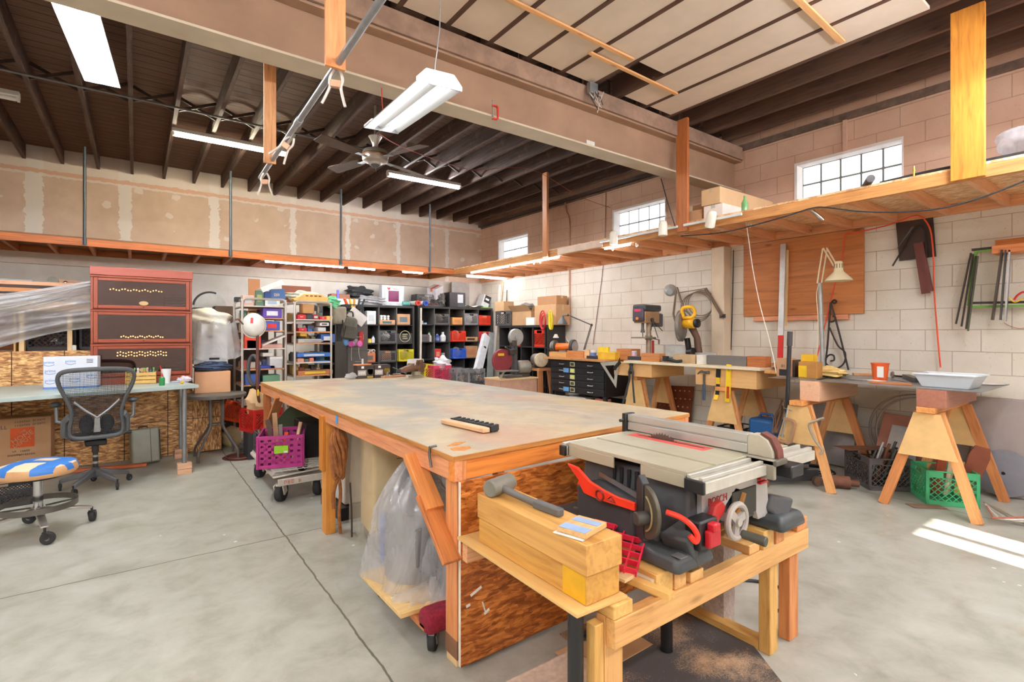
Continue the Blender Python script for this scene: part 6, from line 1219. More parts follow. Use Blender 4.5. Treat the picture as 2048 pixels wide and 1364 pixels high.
cord('thin cable sagging on the wall below the hung green frame',[pX(u,v,6.15)for u,v in((2008,645),(2020,652),(2040,657),(2060,653))],.003,plain((190,130,100),.6),'wall_cable','cable')
WB='metal wall lamp with a round grey shade on hinged brown arms';t=T('wall_lamp',WB,'lamp',(0,0,0));LB=plain((120,104,88),.45,.5);xa=5.92
def ln(pts,r,nm,mt,x=xa):
 m=MB();m.tube([pX(u,v,x)for u,v in pts],r,8);return mk(nm,m,mt,t)
ln([(1444,632),(1411,577)],.02,'wall_arm',LB,5.97);ln([(1411,577),(1354,586)],.006,'spring_rod',LB);ln(spline([(1353,574,0),(1349,590,0),(1347,622,0),(1352,648,0)],4)and[(1353,574),(1350,600),(1347,628),(1352,648)],.014,'front_arm',LB);ln([(1354,576),(1368,620)],.014,'front_arm',LB)
p=pX(1340,582,xa);m=MB();m.lathe([(0,.05),(.04,.045),(.075,0),(.085,-.05),(.08,-.05),(.068,0),(0,.035)],n=24,M=Tr(*p)@Ry(-1.9)@Rx(.5));mk('lamp_shade',m,plain((176,182,184),.4,.3),t);p=pX(1445,632,5.985);m=MB();m.box(p,(.03,.07,.05));mk('wall_bracket',m,DSTEEL,t)
p=pX(1402,606,6.13);m=MB()
for k in range(4):m.tube([(6.13-.01*k,p.y+.02*k+(.2+.012*k)*math.cos(a),p.z-.02*k+(.17+.01*k)*math.sin(a))for a in[2*PI*i/28 for i in range(28)]],.006,6,True)
one('wall_cable_coil','coil of grey and brown cable hung on the block wall','cable',m,plain((130,112,100),.5))
XFF=5.32;fy0,fy1,_,_=rX(1101,717,1211,800,XFF);zf=1.02;fl=T('flat_file','black flat file cabinet with blue and yellow drawer tags','cabinet',(0,0,0));FB=plain((38,38,42),.4,.2,.1)
mk('shell',mb_of(((XFF+.006,fy0,.52),(6.05,fy1,zf))),FB,fl,bevel=.004);mk('base_frame',mb_of(((XFF+.0,fy0,.0),(XFF+.05,fy0+.05,.519)),((XFF,fy1-.05,0),(XFF+.05,fy1,.519)),((6.0,fy0,0),(6.05,fy0+.05,.519)),((6.0,fy1-.05,0),(6.05,fy1,.519)),((XFF,fy0,.40),(6.05,fy1,.415))),FB,fl)
TB_,TY=plain((110,170,226),.6),plain((226,226,130),.6);hh=(zf-.52-.02)/5;yw=fy1-fy0
for k in range(5):
 z=.53+k*hh;d=mk('drawer',mb_of(((XFF-.012,fy0+.02,z),(XFF+.005,fy1-.02,z+hh-.008))),FB,fl,bevel=.003)
 for f in(.24,.76):m=MB();y=fy0+yw*f;m.tube([(XFF-.012,y-.05,z+hh*.45),(XFF-.03,y-.045,z+hh*.4),(XFF-.03,y+.045,z+hh*.4),(XFF-.012,y+.05,z+hh*.45)],.005,6);mk('handle',m,plain((200,200,196),.35,.5),d)
 y=fy0+yw*.56;mk('tag_holder',mb_of(((XFF-.017,y-.05,z+.012),(XFF-.0125,y+.05,z+hh-.02))),plain((206,204,160),.5),d);mk('tag',mb_of(((XFF-.019,y-.036,z+.022),(XFF-.0172,y+.036,z+hh-.03))),TY if k in(2,3)else plain((70,66,44),.6),d)
 if k in(0,3):mk('blue_tag',mb_of(((XFF-.0165,y+.08,z+.01),(XFF-.0125,y+.2,z+hh-.02))),TB_,d)
zff=zf+.03;one('cabinet_top_board','plywood board lying on top of the black flat file','board',mb_of(((XFF-.06,fy0-.05,zf+.002),(6.1,fy1+.1,zff))),wood((206,150,96),(150,98,54)))
one('flat_box','pale flat box on the open base of the flat file','box',mb_of(((XFF+.1,fy0+.5,.416),(XFF+.4,fy0+.85,.46))),PAPER);one('printed_box','red and white printed box on the open base of the flat file','box',mb_of(((XFF+.05,fy0+.08,.416),(XFF+.2,fy0+.25,.48))),plain((206,120,116),.6))
def onF(u,v,z=zff):return pZ(u,v,z)
p=pX(1125,700,5.55);g=T('bench_grinder','orange bench grinder with guarded wheels on the flat file','grinder',(5.58,p.y,zff+.001),.3);OG=plain((232,116,40),.4)
mk('base',mb_of(((-.1,-.11,0),(.1,.11,.05))),BLACK,g,bevel=.008);mk('neck',mb_of(((-.05,-.07,.051),(.05,.07,.1))),plain((150,146,140),.5),g,bevel=.01)
m=MB();m.cyl((0,-.13,.15),(0,.13,.15),.068,n=22);mk('motor',m,OG,g,bevel=.006)
for s in(-1,1):m=MB();m.cyl((0,s*.15,.16),(0,s*.2,.16),.115 if s<0 else .1,n=26);w=mk('wheel_guard',m,plain((110,108,104),.5,.4)if s>0 else plain((70,70,70),.5,.3),g,bevel=.006);m=MB();m.cyl((0,s*.201,.16),(0,s*.215,.16),.09,n=24);mk('wheel',m,plain((166,164,160),.8),w)
m=MB();m.bar((-.1,-.17,.13),(-.18,-.17,.12),.06,.008);m.bar((-.1,.17,.13),(-.18,.17,.12),.06,.008);mk('tool_rest',m,DSTEEL,g);m=MB();m.tube(spline([(0,-.1,.22),(-.02,-.05,.3),(-.05,-.1,.36)],4),.008,6);m.lathe([(.05,0),(.03,.04),(.02,.06)],(-.05,.12,.30),14);mk('work_light',m,plain((206,202,190),.4),g)
p=pX(1166,696,5.75);l=T('desk_lamp','black swing arm desk lamp standing on the flat file','lamp',(5.75,p.y,zff));BL=plain((34,34,36),.35);o0=V((5.75,p.y,zff))
m=MB();m.lathe([(.07,0),(.07,.015),(.02,.03),(.014,.06)],n=20);mk('base',m,BL,l);e1=pX(1183,650,5.75)-o0;e2=pX(1136,630,5.72)-o0
for dy in(-.012,.012):m=MB();m.cyl(V((0,dy,.05)),e1+V((0,dy,0)),.006,n=8);mk('lower_arm',m,BL,l);m=MB();m.cyl(e1+V((0,dy,0)),e2+V((0,dy,0)),.006,n=8);mk('upper_arm',m,BL,l)
m=MB();m.sphere(e1,.022,10,8);m.sphere(e2,.02,10,8);mk('joint',m,BL,l);hp=pX(1125,640,5.70)-o0;m=MB();m.lathe([(.026,.075),(.03,.03),(.05,.005),(.085,-.055),(.088,-.07),(.083,-.07),(.045,0),(0,.02)],n=26,M=Tr(*hp));m.cyl(hp+V((0,0,.07)),e2,.012);mk('lamp_shade',m,plain((88,92,94),.35,.3),l)
def blk(label,name,cat,u0,v0,u1,v1,x,d,mat,z=None,grp=None,bev=.002,part=None):
 y0,y1,z0,z1=rX(u0,v0,u1,v1,x);z0=z if z is not None else z0;t=T(name,label,cat,(x,(y0+y1)/2,z0+.0005),0,grp);w=(y1-y0)/2;h=max(z1-z0,.012)
 mk('body',mb_of(((0,-w,0),(d,w,h))),mat if not isinstance(mat,tuple)else plain(mat,.5),t,bevel=bev)
 if part:mk('label',mb_of(((-.0012,-w*.7,h*.2),(0,w*.6,h*.75))),plain(part,.55),t)
 return t
for a in(('reddish wood block on the flat file beside the grinder','wood_block','block',1134,702,1166,715,5.42,.1,FIR),('pale wood block on the flat file below the lamp','wood_block','block',1166,700,1178,713,5.45,.1,PALE),('stack of thin pine offcuts at the left of the flat file','wood_block','block',1098,704,1132,713,5.38,.07,PINE),('yellow case lying on the flat file beside the paper cup','yellow_case','case',1195,704,1230,712,5.45,.15,(236,190,60)),('yellow level lying on the yellow case','level','level',1196,694,1216,701,5.5,.04,(240,210,50)),('dark marker lying on the flat file front edge','marker','marker',1173,712,1194,715,5.38,.02,(40,40,60)),('long reddish board at the near end of the flat file top','wood_board','board',1233,698,1262,702,5.55,.2,FIR)):
 blk(*a[:7],a[7],a[8],a[9],zff if 'level' not in a[1]else zff+.085)
p=pX(1187,708,5.5);c=T('paper_cup','white paper cup with blue print on the flat file','cup',(5.5,p.y,zff));m=MB();m.lathe([(.035,0),(.05,.13),(.052,.13),(.047,.126),(.033,.004),(0,.004)],n=20);mk('cup',m,PAPER,c);m=MB();m.lathe([(.042,.04),(.0475,.09)],n=20,cap=False);mk('blue_print',m,plain((110,140,210),.6),c)
m=MB();m.bar((0,0,.02),(.02,-.12,.02),.03,.04);m.bar((0,0,.02),(.0,.03,.09),.02,.03);o=one('spring_clamp','black spring clamp standing behind the paper cup','clamp',m,BLACK);place(o,(5.62,pX(1184,692,5.62).y,zff))
t=T('hanging_set_square','big aluminium set square hanging beside the flat file','set square',(0,0,0));xs=5.25;q=[pX(u,v,xs)for u,v in((1200,725),(1237,722),(1232,776))];c0=(q[0]+q[1]+q[2])/3;qi=[p.lerp(c0,.42)for p in q]
m=MB();vs=[p+V((dx,0,0))for dx in(0,.006)for p in q+qi];fs=[]
for i in range(3):j=(i+1)%3;fs+=[(i,j,3+j,3+i),(6+i,9+i,9+j,6+j),(i,6+i,6+j,j),(3+i,3+j,9+j,9+i)]
m.add(vs,fs);mk('blade',m,plain((206,204,194),.4,.5),t)
zb_=.70;y_=6.6;x0,x1=pY(1001,757,y_).x,pY(1074,757,y_).x;one('tool_stand_cabinet','low pinkish wooden cabinet under the belt sander','cabinet',mb_of(((x0,y_,0),(x1,y_+.45,zb_-.02))),plain((206,160,136),.7,0,.1),bevel=.003);one('plywood_sheet','plywood sheet on the low pinkish cabinet','board',mb_of(((x0-.01,y_-.02,zb_-.019),(x1+.01,y_+.46,zb_))),PALE)
sd=T('band_sander','old grey belt sander with a maroon disc on the low cabinet','sander',(pY(1030,740,y_+.15).x,y_+.2,zb_+.001));SG2=plain((120,118,112),.5,.4,.15);k_=1
mk('base',mb_of(((-.2,-.1,0),(.12,.14,.04))),SG2,sd,bevel=.01);mk('column',mb_of(((.0,-.03,.041),(.07,.06,.56))),plain((96,98,100),.5,.3),sd,bevel=.008)
m=MB();m.cyl((.03,-.06,.66),(.03,.0,.66),.14,n=28);m.cyl((.03,-.075,.66),(.03,-.06,.66),.04);mk('upper_wheel',m,plain((176,178,176),.4,.5),sd,bevel=.006);m=MB();m.cyl((-.22,-.02,.28),(-.22,.03,.28),.19,n=32);mk('sanding_disc',m,plain((140,52,58),.6),sd,bevel=.004)
m=MB();m.box((-.22,-.12,.12),(.34,.2,.015));m.bar((-.3,-.05,.0),(-.25,-.1,.11),.05,.03);mk('work_table',m,plain((170,166,156),.4,.5),sd);m=MB();m.box((-.05,-.05,.42),(.14,.1,.08));m.cyl((-.12,-.05,.46),(-.2,-.05,.5),.015);m.box((-.03,-.05,.56),(.09,.08,.1));mk('tension_block',m,DSTEEL,sd,bevel=.008);mk('yellow_label',mb_of(((-.32,-.025,.36),(-.2,-.021,.4))),YELLOW,sd)
def motor(label,name,x,y,z,L,r,rz,mat,cat='motor'):
 t=T(name,label,cat,(x,y,z),rz);m=MB();m.lathe([(r*.6,-L/2-.02),(r*.9,-L/2),(r,-L/2+.02),(r,L/2-.02),(r*.85,L/2),(r*.5,L/2+.02)],n=24,M=Tr(0,0,r+.04)@Ry(PI/2));mk('housing',m,mat,t)
 mk('foot',mb_of(((-L*.35,-r*.8,0),(L*.35,r*.8,.05))),DSTEEL,t,bevel=.006);m=MB();m.cyl((-L/2-.09,0,r+.04),(L/2+.09,0,r+.04),.014);mk('shaft',m,STEEL,t)
 return t
p=pY(1052,756,6.75);motor('big grey electric motor on the low cabinet beside the sander','electric_motor',p.x,y_+.22,zb_+.001,.22,.115,-.2,plain((146,142,132),.45,.4,.12))
yb_=6.58;x0,x1=5.50,5.70;ts=T('tool_stand','plywood topped stand with a slanted leg behind the motor','stand',(0,0,0));zz=pY(1070,738,yb_).z;mk('tabletop',mb_of(((x0-.1,yb_,zz-.04),(x1,yb_+.5,zz))),wood((214,150,100)),ts)
for s,sx in((0,-.1),(1,.02)):br_('leg',wood((206,140,92)),ts,((x0,x1)[s]-.05,yb_+.04,zz-.04),((x0,x1)[s]+sx,yb_-.05,.0),.1,.04,(0,1,0))
mt_=motor('bench buffer motor with a stained cream wheel on the stand','buffer_motor',5.56,yb_+.24,zz+.001,.24,.10,1.2,plain((150,146,140),.4,.5,.12),'buffer');m=MB();m.cyl((-.22,0,.14),(-.16,0,.14),.12,n=26);mk('buffing_wheel',m,plain((206,190,160),.8,0,.25,14),mt_,bevel=.01)
xs_=5.74;sy0,sy1,_,_=rX(998,653,1096,646,xs_);zs_=1.57;cs=T('wall_cube_shelf','black cube shelf standing along the block wall','shelf',(0,0,0));SB_=plain((46,44,44),.5)
mk('top_panel',mb_of(((xs_,sy0,zs_-.04),(6.14,sy1,zs_))),SB_,cs);pit=.345
for i in range(int((sy1-sy0)/pit)+1):y=sy1-i*pit;mk('divider',mb_of(((xs_+.003,y-.03,.1),(6.13,y,zs_-.041))),SB_,cs)
mk('side_panel',mb_of(((xs_,sy0,.1),(6.14,sy0+.03,zs_-.041))),SB_,cs);mk('back_panel',mb_of(((6.131,sy0+.03,.1),(6.139,sy1,zs_-.041))),plain((40,36,34),.8),cs)
for j in range(4):mk('shelf_board',mb_of(((xs_+.004,sy0+.031,zs_-.06-pit*(j+1)),(6.13,sy1-.031,zs_-.043-pit*(j+1)))),SB_,cs)
def crx(label,u0,v0,u1,v1,x,mat,style='diag',z=None,tilt=0):
 y0,y1,z0,z1=rX(u0,v0,u1,v1,x);z0=z if z is not None else z0;return crate('milk_crate',label,(x+.16,(y0+y1)/2,z0+.001),-PI/2,mat,y1-y0,.3,z1-z0,style,'crates on the wall shelf',tilt=(0,tilt,-PI/2)if tilt else None)
crx('red crate in the wall shelf behind the belt sander',1031,661,1044,690,5.78,CR,z=zs_-.043-pit);crx('red crate in the wall shelf with a blue label',1063,660,1092,690,5.76,CR,z=zs_-.043-pit)
crx('black crate at the corner end on top of the wall shelf',990,622,1021,652,5.76,CDG,'x',z=zs_+.002)
carton('open carton with grey tarp on top of the wall shelf',(5.8,pX(1062,640,5.8).y,zs_+.001),(6.02,pX(1024,640,5.8).y,zs_+.26),CARD,openf=.5);carton('tall carton on top of the wall shelf carrying a smaller carton',(5.8,pX(1112,640,5.8).y,zs_+.001),(6.12,pX(1069,640,5.8).y,pX(1090,610,5.8).z),CARD);zc2=pX(1090,610,5.8).z+.001
carton('smaller carton stacked on the tall carton by the block wall',(5.85,pX(1113,600,5.85).y,zc2),(6.1,pX(1075,600,5.85).y,pX(1090,592,5.8).z),CARDD);carton('short carton on top of the black corner crate',(5.8,pX(1016,615,5.9).y,pX(1005,622,5.76).z+.006),(6.04,pX(998,615,5.9).y,pX(1005,604,5.9).z),CARDL);carton('small white carton beside the open carton on the wall shelf',(5.76,pX(1068,645,5.76).y,zs_+.001),(5.95,pX(1052,645,5.76).y,zs_+.14),PAPER)
m=MB();m.sphere((0,0,.05),.17,20,12,(.7,1.1,.4),lambda d:lump(d,4,.25,1.5));o=one('grey_tarp','crumpled grey tarp lying over the open carton','tarp',m,plain((150,148,144),.6),smooth=60);place(o,(5.95,pX(1048,615,5.9).y,zs_+.3))
for k,(u,c,lab)in enumerate(((1085,(200,40,50),'red'),(1101,(236,214,50),'yellow'))):
 t=T('hanging_hose_coil','%s cable coil hanging beside the tall carton'%lab,'cable',pX(u,640,5.72),0,'hanging cable coils')
 for q in range(3):m=MB();m.tube([((.015*q),(.075-.012*q)*math.cos(a)*(.6 if k else 1),-.02*q+(.16-.02*q)*math.sin(a))for a in[2*PI*i/24 for i in range(24)]],.011,6,True);mk('loop',m,plain(c,.45),t)
it('long brown board standing between the cable coils and lamp','tall_board','board',1115,690,1126,606,6.9,.03,FIR)
HW=wood((232,178,118),(198,136,80));HG=plain((232,190,128),.6,0,.08);HL=[wood((236,172,110),(196,124,68)),wood((214,140,84),(160,92,48))]
def sawhorse(label,x0,x1,yc,sp,zt,lw=.07,gus=True):
 t=T('sawhorse',label,'sawhorse',(0,0,0),0,'sawhorses along the block wall')
 mk('beam',mb_of(((x0-.06,yc-.06,zt-.045),(x1+.04,yc+.06,zt))),wood((232,160,92),(180,110,54)),t,bevel=.003)
 for i,x in enumerate((x0,x1)):
  for s in(-1,1):br_('leg',HL[(i+(s>0))%2],t,(x+.045*(-1 if i else 1),yc+s*.06,zt-.046),(x,yc+s*sp,0),.038,lw,(1,0,0)if False else(0,1,0),.002)
  if gus:
   ex=x-.022*(1 if i==0 else-1);za,zb2=zt-.05,zt-.40;f=lambda z:.085+(sp-.06)*(zt-.046-z)/(zt-.046)
   m=MB();m.prism([(yc-f(za),za),(yc+f(za),za),(yc+f(zb2),zb2),(yc-f(zb2),zb2)],-.006,.006,Matrix(((0,0,1,ex+.03*(1 if i==0 else-1)-.028),(1,0,0,0),(0,1,0,0),(0,0,0,1))));mk('gusset',m,HG,t)
 return t
ZA=.99
sawhorse('sawhorse under the sheet metal table nearest the sun patch',5.07,5.93,1.32,.30,.843);sawhorse('sawhorse under the sheet metal table holding C clamps',5.0,5.93,2.27,.28,.80)
for lab,yc,w,zt,mt in(('reddish wood riser on the sawhorse nearest the sun patch',1.29,.19,.843,wood((170,112,92),(128,78,62),contrast=.7)),('pale wood riser box on the sawhorse holding C clamps',2.19,.17,.80,wood((232,184,150),(206,148,114),contrast=.6))):
 bxx=MB();bxx.b2((5.03,yc-w/2,zt+.001),(5.9,yc+w/2,ZA-.006));one('riser_block',lab,'block',bxx,mt,'risers on the sawhorses',bevel=.003)
A0,A1=pX(1964,785,5.05),pX(1536,754,5.05);A2=pZ(2015,769.6,ZA)
m=MB();m.prism([(5.05,A0.y),(5.05,A1.y),(6.05,A1.y),(6.05,A2.y)],ZA-.004,ZA);ta=T('sheet_metal_table','thin grey sheet metal table top laid across two sawhorses','table top',(0,0,0));mk('tabletop',m,plain((150,150,150),.35,.6,.12,4),ta)
t=T('storage_bin','translucent white plastic bin standing on the sheet metal table','bin',(5.33,pX(1898,770,5.3).y,ZA+.001),-.06);WB2=plain((226,232,238),.4,0,.03);m=MB()
lo,hi=[(-.12,-.15),(.12,-.15),(.12,.15),(-.12,.15)],[(-.15,-.195),(.15,-.195),(.15,.195),(-.15,.195)]
m.add([(x,y,0)for x,y in lo]+[(x,y,.1)for x,y in hi]+[(x*.96,y*.97,.1)for x,y in hi]+[(x*.94,y*.95,.012)for x,y in lo],[(3,2,1,0)]+[(i,(i+1)%4,4+(i+1)%4,4+i)for i in range(4)]+[(4+i,4+(i+1)%4,8+(i+1)%4,8+i)for i in range(4)]+[(8+i,8+(i+1)%4,12+(i+1)%4,12+i)for i in range(4)]+[(12,13,14,15)]);mk('tub',m,WB2,t,bevel=.004)
m=MB();m.tube([(x*1.03,y*1.02,.104)for x,y in hi],.008,6,True);mk('rim',m,WB2,t)
def onA(u,v,z=ZA):return pZ(u,v,z)
m=MB();m.lathe([(0,0),(.12,0),(.13,.004),(.0,.005)],n=30);o=one('white_plate','white round plate lying on the sheet metal table corner','plate',m,WHITE);q=onA(1970,768);place(o,(q.x,q.y,ZA+.001))
p=pX(1760,750,5.6);t=T('orange_cup','orange plastic cup with a white label on the sheet metal table','cup',(5.6,p.y,ZA+.001));OC=plain((240,104,48),.45);m=MB();m.lathe([(.055,0),(.07,.15),(.075,.15),(.075,.16),(.066,.16),(.052,.005),(0,.005)],n=24);mk('cup',m,OC,t);mk('label',mb_of(((-.074,-.05,.03),(-.064,.0,.13))),PAPER,t)
p=pX(1869,742,5.85);t=T('torpedo_level','orange level standing on edge behind the white bin','level',(5.85,p.y,ZA+.001));y0,y1,z0,z1=rX(1855,733,1883,750,5.85);mk('body',mb_of(((0,-(y1-y0)/2,0),(.03,(y1-y0)/2,.09))),OC,t,bevel=.004);m=MB();m.cyl((-.002,-.02,.055),(.0,-.02,.055),.016,n=16);mk('vial',m,plain((236,230,190),.4),t)
m=MB();m.tube(arc((0,0,.035),.026,0,2*PI,18,'xz')[:-1],.011,8,True);o=one('roller_bearing','chrome ring bearing standing on the sheet metal table','bearing',m,CHROME);q=onA(1785,757);place(o,(q.x,q.y,ZA+.002),(0,0,.6))
for k,(lab,nm,u0,v0,u1,v1,w,h,mt)in enumerate((('long orange wood strip lying on the sheet metal table front','wood_strip',1740,766,1825,771,.05,.015,wood((206,128,74))),('pale plywood strip lying behind on the sheet metal table','wood_strip',1706,750,1790,752,.07,.02,wood((226,164,108))),('dark angle bracket leaning on the white bin','metal_bracket',1812,757,1834,765,.06,.04,DSTEEL),('black pliers lying beside the orange cup','pliers',1772,751,1810,755,.05,.015,BLACK),('black screwdriver lying near the cream rag','screwdriver',1665,753,1690,752,.025,.02,BLACK),('grey steel strip lying on the sheet metal table','metal_strip',1636,760,1680,748,.03,.01,DSTEEL),('small steel off cut lying on the sheet metal table middle','metal_strip',1700,759,1730,762,.05,.006,STEEL),('white paper scrap lying on the sheet metal table','paper_scrap',1735,760,1765,763,.1,.003,PAPER),('thin steel offcut beside the orange wood strip','metal_strip',1790,760,1812,764,.04,.006,STEEL))):
 a,b=onA(u0,v0),onA(u1,v1);m=MB();m.bar(a+V((0,0,h/2+.001)),b+V((0,0,h/2+.001)),w,h);one(nm,lab,nm.split('_')[-1],m,mt,bevel=.001)
for a in(('brown carton with a black corner and digits on the metal table','carton','box',1553,717,1580,755,5.25,.12,(196,150,112)),('narrow black case beside the brown carton on the metal table','black_case','case',1580,720,1590,755,5.3,.12,(60,50,46)),('yellow and brown tin on the sheet metal table','tin_box','box',1597,724,1634,754,5.25,.12,(190,134,70)),('yellow box standing behind the yellow and brown tin','yellow_box','box',1602,709,1626,730,5.4,.1,(240,190,40))):
 o=blk(*a[:7],a[7],a[8],a[9],ZA if 'yellow_box'!=a[1]else ZA);
 if a[1]=='carton':text('10',.04,Tr(-.0015,-.0,.11)@FACEX@Rz(PI),INK,o,ext=.0004);mk('black_panel',mb_of(((-.0015,-.06,.01),(0,.04,.075))),INK,o)
 if a[1]=='tin_box':mk('yellow_side',mb_of(((-.0015,.01,.01),(0,.085,.12))),YELLOW,o)
m=MB();m.sphere((0,0,.05),.13,24,14,(.8,1.2,.42),lambda d:lump(d,5,.22,1.6));o=one('cloth_rag','crumpled cream rag on the sheet metal table beside the tin','rag',m,plain((236,206,134),.85),smooth=60);q=onA(1655,755);place(o,(q.x,q.y,ZA))
l=T('work_lamp','white swing arm work lamp with a vented cone shade','lamp',(0,0,0));WL=plain((238,226,190),.4,0,.03);xl=5.86
pp=lambda u,v,x=xl:pX(u,v,x);m=MB();m.cyl((xl,pp(1646,735).y,ZA+.001),pp(1640,566),.022,n=12);mk('post',m,plain((176,180,180),.4,.5),l)
for o2 in(-.022,.022):m=MB();m.cyl(pp(1639,566)+V((0,o2,0)),pp(1650,496)+V((0,o2,0)),.008,n=8);mk('lower_arm',m,WL,l)
for o2 in(-.016,.016):m=MB();m.cyl(pp(1650,496)+V((0,o2,0)),pp(1671,532,xl-.1)+V((0,o2,0)),.008,n=8);mk('upper_arm',m,WL,l)
hp=pp(1677,545,xl-.12);m=MB();m.lathe([(0,.115),(.03,.113),(.036,.1),(.04,.03),(.045,.01),(.115,-.065),(.125,-.085),(.12,-.085),(.04,0),(0,.02)],n=30,M=Tr(*hp));sh_=mk('lamp_shade',m,WL,l)
for k in range(10):a=2*PI*k/10;mk('vent_slot',MB().box((0,0,0),(.004,.007,.045),Tr(*hp)@Rz(a)@Tr(.0385,0,.065)),plain((110,100,76),.6),sh_)
cord('white flex hanging along the white swing arm lamp post',[pp(u,v,xl-.03)for u,v in((1638,568),(1633,590),(1636,640),(1634,700),(1634,740))],.004,WL,'hanging_flex')
t=T('iron_scroll_bracket','black wrought iron scroll bracket leaning on the block wall','bracket',(0,0,0));xi=6.1
def ir(pts,r=.009):m=MB();m.tube(spline([pX(u,v,xi)for u,v in pts],5),r,8);mk('scroll',m,IRON,t)
ir([(1650,733),(1655,690),(1658,650),(1661,607)],.01);ir([(1697,740),(1682,680),(1670,635),(1661,605)],.01);ir([(1661,607),(1668,600),(1673,603),(1669,607),(1665,605)]);ir([(1659,655),(1675,690),(1690,705),(1688,726),(1672,737),(1655,730),(1651,720),(1658,710),(1667,711),(1668,720),(1661,722)]);ir([(1661,644),(1668,642),(1671,636),(1666,632)])
ZBT=1.065;xb=5.33
sawhorse('sawhorse with bolt cutters under the white plank table',5.36,5.95,4.50,.26,.86);sawhorse('sawhorse with hammer and level under the white plank table',5.30,5.95,3.22,.28,.83)
for lab,u0,u1,z0 in(('pale boxed riser with bolt cutters under the white plank table',1228,1303,.862),('pale boxed riser with tools hung under the white plank table',1391,1513,.832)):
 y0,y1,_,_=rX(u0,740,u1,780,5.27);one('riser_box',lab,'box',mb_of(((5.27,y0,z0),(5.95,y1,ZBT-.031))),wood((236,188,128),(206,150,92),contrast=.5),'risers under the plank table',bevel=.003)
y0,y1,_,_=rX(1247,720,1520,737,5.22);one('plank_table_top','long white edged plank table top along the block wall','table top',mb_of(((5.22,y0,ZBT-.03),(6.0,y1,ZBT))),plain((236,220,190),.6,0,.06),bevel=.002);one('table_extension','short pine board at the near end of the plank table','board',mb_of(((5.3,y0-.22,ZBT-.055),(5.9,y0-.004,ZBT-.02))),wood((236,180,110)))
dp_=T('drill_press','grey bench drill press with red label standing on the plank table','drill press',(5.70,pX(1295,700,5.7).y,ZBT+.001),.12);DG=plain((92,92,98),.45,.2);DT=plain((190,150,110),.45,.3)
mk('base',mb_of(((-.2,-.11,0),(.1,.11,.03))),DG,dp_,bevel=.006);m=MB();m.cyl((.03,0,.03),(.03,0,.62),.036,n=18);mk('column',m,plain((180,160,140),.4,.5),dp_)
m=MB();m.box((-.1,0,.30),(.24,.24,.02));m.cyl((.03,0,.27),(.03,0,.33),.05);m.cyl((.06,-.05,.29),(.06,-.14,.27),.008);m.cyl((.06,-.14,.275),(.06,-.14,.21),.012);mk('table',m,plain((150,140,120),.45,.4),dp_)
mk('head',mb_of(((-.2,-.09,.50),(.16,.09,.66))),DT,dp_,bevel=.01);mk('belt_cover',mb_of(((-.22,-.1,.665),(.2,.1,.75))),plain((64,64,68),.45),dp_,bevel=.02);mk('front_cover',mb_of(((-.245,-.085,.52),(-.201,.085,.70))),plain((70,66,80),.45),dp_,bevel=.015);mk('red_label',mb_of(((-.2475,-.05,.655),(-.245,.05,.685))),plain((210,50,90),.5),dp_);m=MB();m.cyl((-.245,0,.56),(-.262,0,.56),.02);mk('switch_knob',m,plain((232,130,40),.5),dp_)
m=MB();m.cyl((-.12,0,.41),(-.12,0,.5),.02);m.cyl((-.12,0,.37),(-.12,0,.42),.03,.022);m.cyl((-.12,0,.29),(-.12,0,.37),.006);mk('chuck',m,DSTEEL,dp_);mk('motor',mb_of(((.165,-.07,.45),(.3,.07,.64))),DG,dp_,bevel=.02)
m=MB()
for k in range(3):a=2.2*k+.5;m.cyl((-.04,-.1,.54),(-.04+.16*math.cos(a),-.17,.54-.2*abs(math.sin(a))-.05),.006);
m.cyl((-.04,-.09,.54),(-.04,-.11,.54),.03);mk('feed_handle',m,DSTEEL,dp_);mk('red_pad',mb_of(((.05,-.045,.03),(.1,-.035,.26))),RED,dp_)
ym=pX(1380,650,5.62).y;ms=T('miter_saw','yellow miter saw with raised grey blade guard on the plank table','miter saw',(5.62,ym,ZBT+.001));YW_=plain((246,186,36),.4);MG2=plain((136,130,124),.4,.4)
m=MB();m.box((-.0,.05,.03),(.3,.66,.055));m.cyl((-.05,.05,.055),(-.05,.05,.075),.17,n=28);mk('base',m,plain((176,176,172),.4,.4),ms,bevel=.006);m=MB();m.b2((.06,.1,.06),(.09,.42,.2));m.b2((.06,-.32,.06),(.09,-.0,.12));mk('fence',m,plain((206,206,200),.4,.3),ms,bevel=.004)
gz=pX(1362,652,5.6).z-ZBT;m=MB();C2=V((-.02,pX(1362,652,5.6).y-ym,gz));m.lathe([(0,-.035),(.17,-.035),(.2,-.02),(.2,.02),(.17,.035),(0,.035)],n=36,M=Tr(*C2)@Rz(.35)@Rx(PI/2)@Rx(.0));mk('blade_guard',m,MG2,ms)
m=MB();m.tube([C2+V((.19*math.cos(a)*.94,-.05,.19*math.sin(a)))for a in[.2+.1*i for i in range(40)]],.012,6);mk('guard_rim',m,plain((170,168,162),.4,.5),ms)
mz=pX(1394,645,5.6);m=MB();m.cyl((-.03,C2.y-.06,gz+.03),(-.03,C2.y-.21,gz+.03),.062,n=20);mk('motor',m,YW_,ms,bevel=.008);m=MB();m.cyl((-.03,C2.y-.211,gz+.03),(-.03,C2.y-.26,gz+.03),.055,n=20);m.sphere((-.03,C2.y-.26,gz+.03),.02);mk('motor_cap',m,BLACK,ms,bevel=.01)
